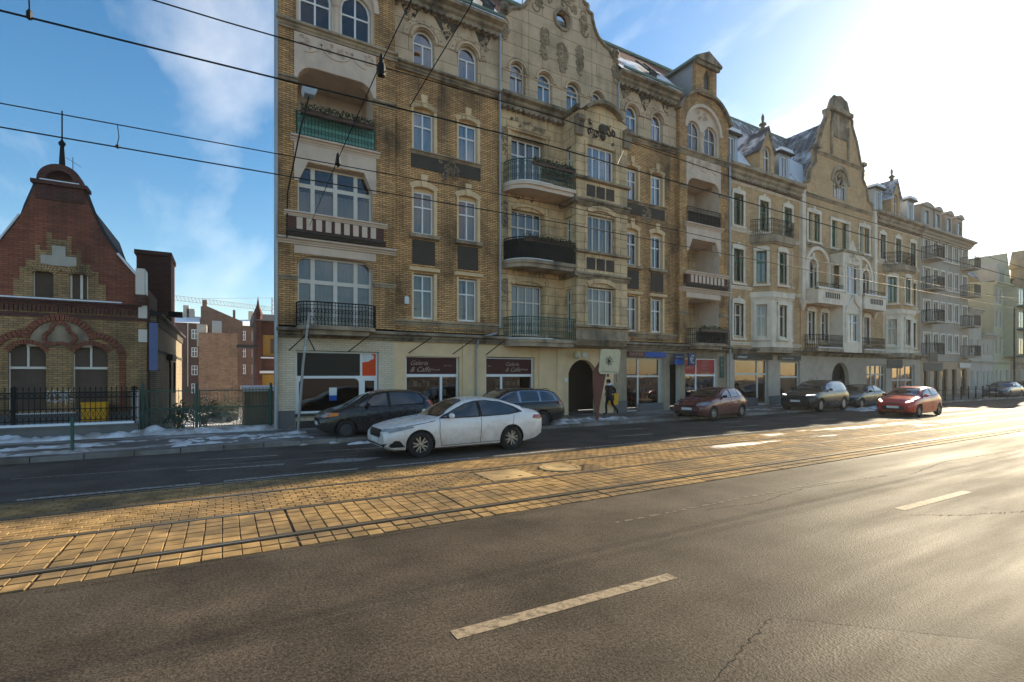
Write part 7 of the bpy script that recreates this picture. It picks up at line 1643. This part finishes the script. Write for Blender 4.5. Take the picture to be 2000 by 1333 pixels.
# ================================================================== street furniture
pl2 = thing('street_pole', 'plain grey leaning metal pole on pavement before the first shop', 'pole', (2.30,18.9,PV)); mk('pole', MB().tube([(2.25,18.9,PV),(2.42,18.9,2.5),(2.62,18.9,4.3)], .045, 8), M['steel'], pl2, smooth=True, sharp=50); mk('clamp', MB().tube([(2.46,18.9,2.9),(2.475,18.9,3.1)], .056, 8).tube([(2.56,18.9,3.75),(2.575,18.9,3.85)], .056, 8), M['zinc'], pl2)
tag(mk('bollard', MB().tube([(-3.36,16.7,PV-.05),(-3.36,16.7,.95)], .04, 8).lathe((-3.36,16.7,.95), [(.04,0),(.048,.01),(.03,.05),(0,.06)], 8), M['greenpost']), 'single dark green steel post on the snowy pavement at the left', 'bollard')
bb = thing('sign_post', 'cream rounded signboard on a rusty brown post before the gateway', 'sign', (14.25,17.0,PV))
mk('post', MB().prism([(14.06,PV),(14.16,PV),(14.2,.6),(14.62,2.25),(14.62,3.0),(14.5,3.0),(13.86,2.2),(13.9,1.2)], 16.98, 17.03, 'y'), M['rustpost'], bb)
def rr4(x0,x1,z0,z1,r): return arc(x1-r,z0+r,r,-90,0,4)+arc(x1-r,z1-r,r,0,90,4)+arc(x0+r,z1-r,r,90,180,4)+arc(x0+r,z0+r,r,180,270,4)
mk('board', MB().prism([(p[0]+.12*(p[1]-2.5), p[1]) for p in rr4(14.15,15.3,2.12,3.22,.16)], 16.9, 16.94, 'y'), M['cream'], bb)
rn = random.Random(3); sp_ = MB()
for k in range(8): a = k*.8+.3; sp_.tube([(14.68,16.885,2.7),(14.68+.14*math.cos(a),16.88,2.7+.14*math.sin(a)),(14.68+rn.uniform(.18,.3)*math.cos(a+.3),16.885,2.7+rn.uniform(.15,.26)*math.sin(a+.3))], .014, 4)
mk('emblem', sp_, M['blacktrim'], bb); mk('brace', MB().tube([(14.25,16.9,2.25),(15.15,16.9,2.2)], .012, 4).tube([(15.1,16.9,2.2),(15.12,16.9,1.75)], .012, 4).tube([(14.68,16.94,2.0),(14.6,16.98,2.9)], .05, 5), M['rustpost'], bb)
# wall-mounted street lamp
lp = thing('street_lamp', 'slender street lamp on a long raking arm fixed to the left tower', 'lamp', (2.0,19.4,8.2)); mk('arm', MB().tube([(1.95,19.45,7.0),(1.97,19.4,8.6),(2.3,18.6,10.6),(2.52,18.25,11.6)], .028, 6), M['iron'], lp); mk('lamp_head', MB().prism([(2.36,11.6),(2.68,11.6),(2.76,11.78),(2.76,11.86),(2.3,11.86),(2.3,11.78)], 18.05, 18.45, 'y'), M['zinc'], lp)
# direction signs seen from behind
s1 = thing('road_sign', 'tall T shaped pair of dark road sign boards on a slim pole', 'sign', (45.3,16.6,PV))
mk('pole', MB().tube([(45.3,16.6,PV),(45.45,16.6,3.9)], .05, 6), M['steel'], s1); mk('board', MB().box(44.2,47.4,16.5,16.54,2.35,3.0), M['charcoal'], s1); mk('board', MB().box(45.1,46.5,16.5,16.54,3.05,3.75), M['charcoal'], s1)
s2 = thing('road_sign', 'single dark road sign board left of the T shaped signs', 'sign', (42.0,17.6,PV)); mk('board', MB().box(41.1,43.4,17.5,17.54,2.55,3.2), M['charcoal'], s2); mk('pole', MB().tube([(43.2,17.58,PV),(43.2,17.58,3.3)], .045, 6), M['steel'], s2)
br = thing('pedestrian_barrier', 'low dark post and rail barrier along the far kerb', 'barrier', (50,16.4,PV))
for k in range(10): mk('barrier_post', MB().tube([(44.6+k*1.45,16.4,PV),(44.6+k*1.45,16.4,1.1)], .045, 6).lathe((44.6+k*1.45,16.4,1.1), [(.045,0),(.06,.02),(0,.08)], 6), M['iron'], br)
mk('barrier_rail', MB().tube([(44.6,16.4,.9),(57.65,16.4,.9)], .025, 5).tube([(44.6,16.4,.55),(57.65,16.4,.55)], .02, 5), M['iron'], br)
for k, x in enumerate((65.0, 71.5)): tag(mk('lamp_mast', MB().tube([(x,17.2,PV),(x,17.2,8.5)], [.09,.06], 6).tube([(x,17.2,8.5),(x,15.6,8.9)], .04, 5), M['iron']), ['nearer','farther'][k]+' thin dark tram mast before the pale low houses', 'mast', 'tram masts')
# ================================================================== balcony plants
def plants(label, x0, x1, y0, y1, z, n, seed, h=.22):
    r = thing('balcony_plants', label, 'plant', ((x0+x1)/2,(y0+y1)/2,z)); mk('flower_box', MB().box(x0,x1,(y0+y1)/2-.07,(y0+y1)/2+.07,z-.18,z-.02), M['brownframe'], r); lf = MB(); leaves(lf, x0, x1, y0, y1, z-.08, z+h, n, .05, seed); mk('foliage', lf, M['leaf'], r)
plants('dark greenery spilling over the turquoise loggia railing', 2.4, 5.0, 19.25, 19.5, 11.72, 900, 11, .2)
plants('trailing greenery on the top balcony beside the bay', 12.0, 14.2, 18.78, 19.0, 11.72, 900, 12, .15)
plants('climbing greenery hanging inside the top balcony railing beside the bay', 12.6, 14.2, 18.92, 19.1, 11.3, 1100, 15, .3)
plants('dry plants along the black screened middle balcony', 11.6, 14.2, 18.8, 19.1, 8.25, 700, 13, .14)
plants('small plants on the right tower lowest balcony', 23.2, 25.6, 18.9, 19.15, 4.72, 300, 14, .16)
# ================================================================== overhead tram wires
def wire(name, label, pts, r=.012, parent=None, group='overhead tram wires'):
    o = mk(name, MB().tube(pts, r, 5), M['iron'], parent)
    if parent is None: tag(o, label, 'wire', group)
    return o
def sag(x0, x1, y, z, d, n=24): return [(x0+(x1-x0)*i/n, y, z-d*4*(i/n)*(1-i/n)) for i in range(n+1)]
wire('contact_wire', 'thick near contact wire crossing the upper left sky', [(-22,7.8,6.1),(-4,7.8,6.18),(5.0,7.8,6.42),(14,7.8,6.35),(40,7.9,6.3),(80,8,6.3)], .013)
wire('carrier_wire', 'uppermost near carrier wire entering at the top edge', [(-22,7.8,6.8),(0,7.8,6.88),(5.4,7.8,7.0),(14,7.8,6.8),(40,7.9,6.9),(80,8,6.8)], .010)
wire('carrier_wire', 'far carrier wire above the brick house spire', [(-22,10.6,6.2),(-4,10.6,6.26),(8,10.6,6.5),(20,10.6,6.4),(50,10.7,6.45),(90,10.8,6.4)], .010)
wire('contact_wire', 'far contact wire crossing the brick house spire', [(-22,10.6,5.82),(-4,10.6,5.9),(8,10.6,6.05),(20,10.6,6.0),(50,10.7,6.0),(90,10.8,6.0)], .012)
dr = thing('wire_dropper', 'short dropper linking the two far wires in the left sky', 'dropper', (-1.55,10.6,5.9)); mk('link', MB().tube([(-1.55,10.6,6.3),(-1.53,10.6,6.1),(-1.56,10.6,5.94)], .008, 4).lathe((-1.55,10.6,5.92), [(.0,.06),(.03,.04),(.03,0),(0,-.02)], 6), M['iron'], dr)
dr = thing('wire_dropper', 'dropper hanging to the near contact wire at top left', 'dropper', (-1.95,7.8,6.2)); mk('link', MB().tube([(-2.0,7.8,6.95),(-1.95,7.8,6.4),(-1.95,7.8,6.24)], .009, 4).lathe((-1.95,7.8,6.22), [(0,.12),(.03,.08),(.03,0),(0,-.02)], 6), M['iron'], dr)
sp1 = thing('span_wire', 'span wire with black insulators before the left tower', 'wire', (2.3,19.4,7.5), 0, 'span wires')
mk('cable', MB().tube([(2.72,19.5,7.55),(2.02,10.6,6.5)], .009, 4).tube([(2.02,10.6,6.5),(2.14,7.8,7.0),(2.35,4.0,7.6),(2.6,0,8.4)], .009, 4).tube([(2.6,7.8,6.43),(2.9,6.2,7.1),(3.0,3.5,8.2)], .008, 4), M['iron'], sp1)
mk('insulator', MB().lathe((2.14,7.8,6.9), [(0,.25),(.03,.2),(.035,.1),(.06,.05),(.075,-.03),(.06,-.12),(0,-.14)], 10).lathe((2.02,10.6,6.42), [(0,.22),(.03,.18),(.05,.05),(.06,-.03),(0,-.1)], 10), M['iron'], sp1)
sp2 = thing('span_wire', 'span wire tied to the bay front of the ochre tenement', 'wire', (17.2,18.8,12.0), 0, 'span wires')
mk('cable', MB().tube([(17.26,18.75,13.3),(7.0,7.8,6.42)], .008, 4), M['iron'], sp2)
sp3 = thing('span_wire', 'span wire crossing the street near the grey block', 'wire', (57,19,9), 0, 'span wires')
mk('cable', MB().tube([(62,20,10.2),(58,10.7,7.0),(57,7.9,7.0),(56,0,9)], .014, 4).tube([(65,17.2,8.3),(63,10.7,6.6),(61,7.9,6.6)], .014, 4), M['iron'], sp3)
# ================================================================== haze
hz = MB().box(-120, 260, -40, 330, -6.0, 40)
t = NT('haze'); v = t.n('VolumePrincipled', {'Color': (0.95,0.92,0.88,1), 'Density': 0.0004, 'Anisotropy': 0.3}); t.t.links.new(v.outputs[0], t.out.inputs['Volume'])
HAZE = mk('haze', hz, t.mat); tag(HAZE, 'thin sunlit winter haze filling the street', 'haze', None, 'stuff')
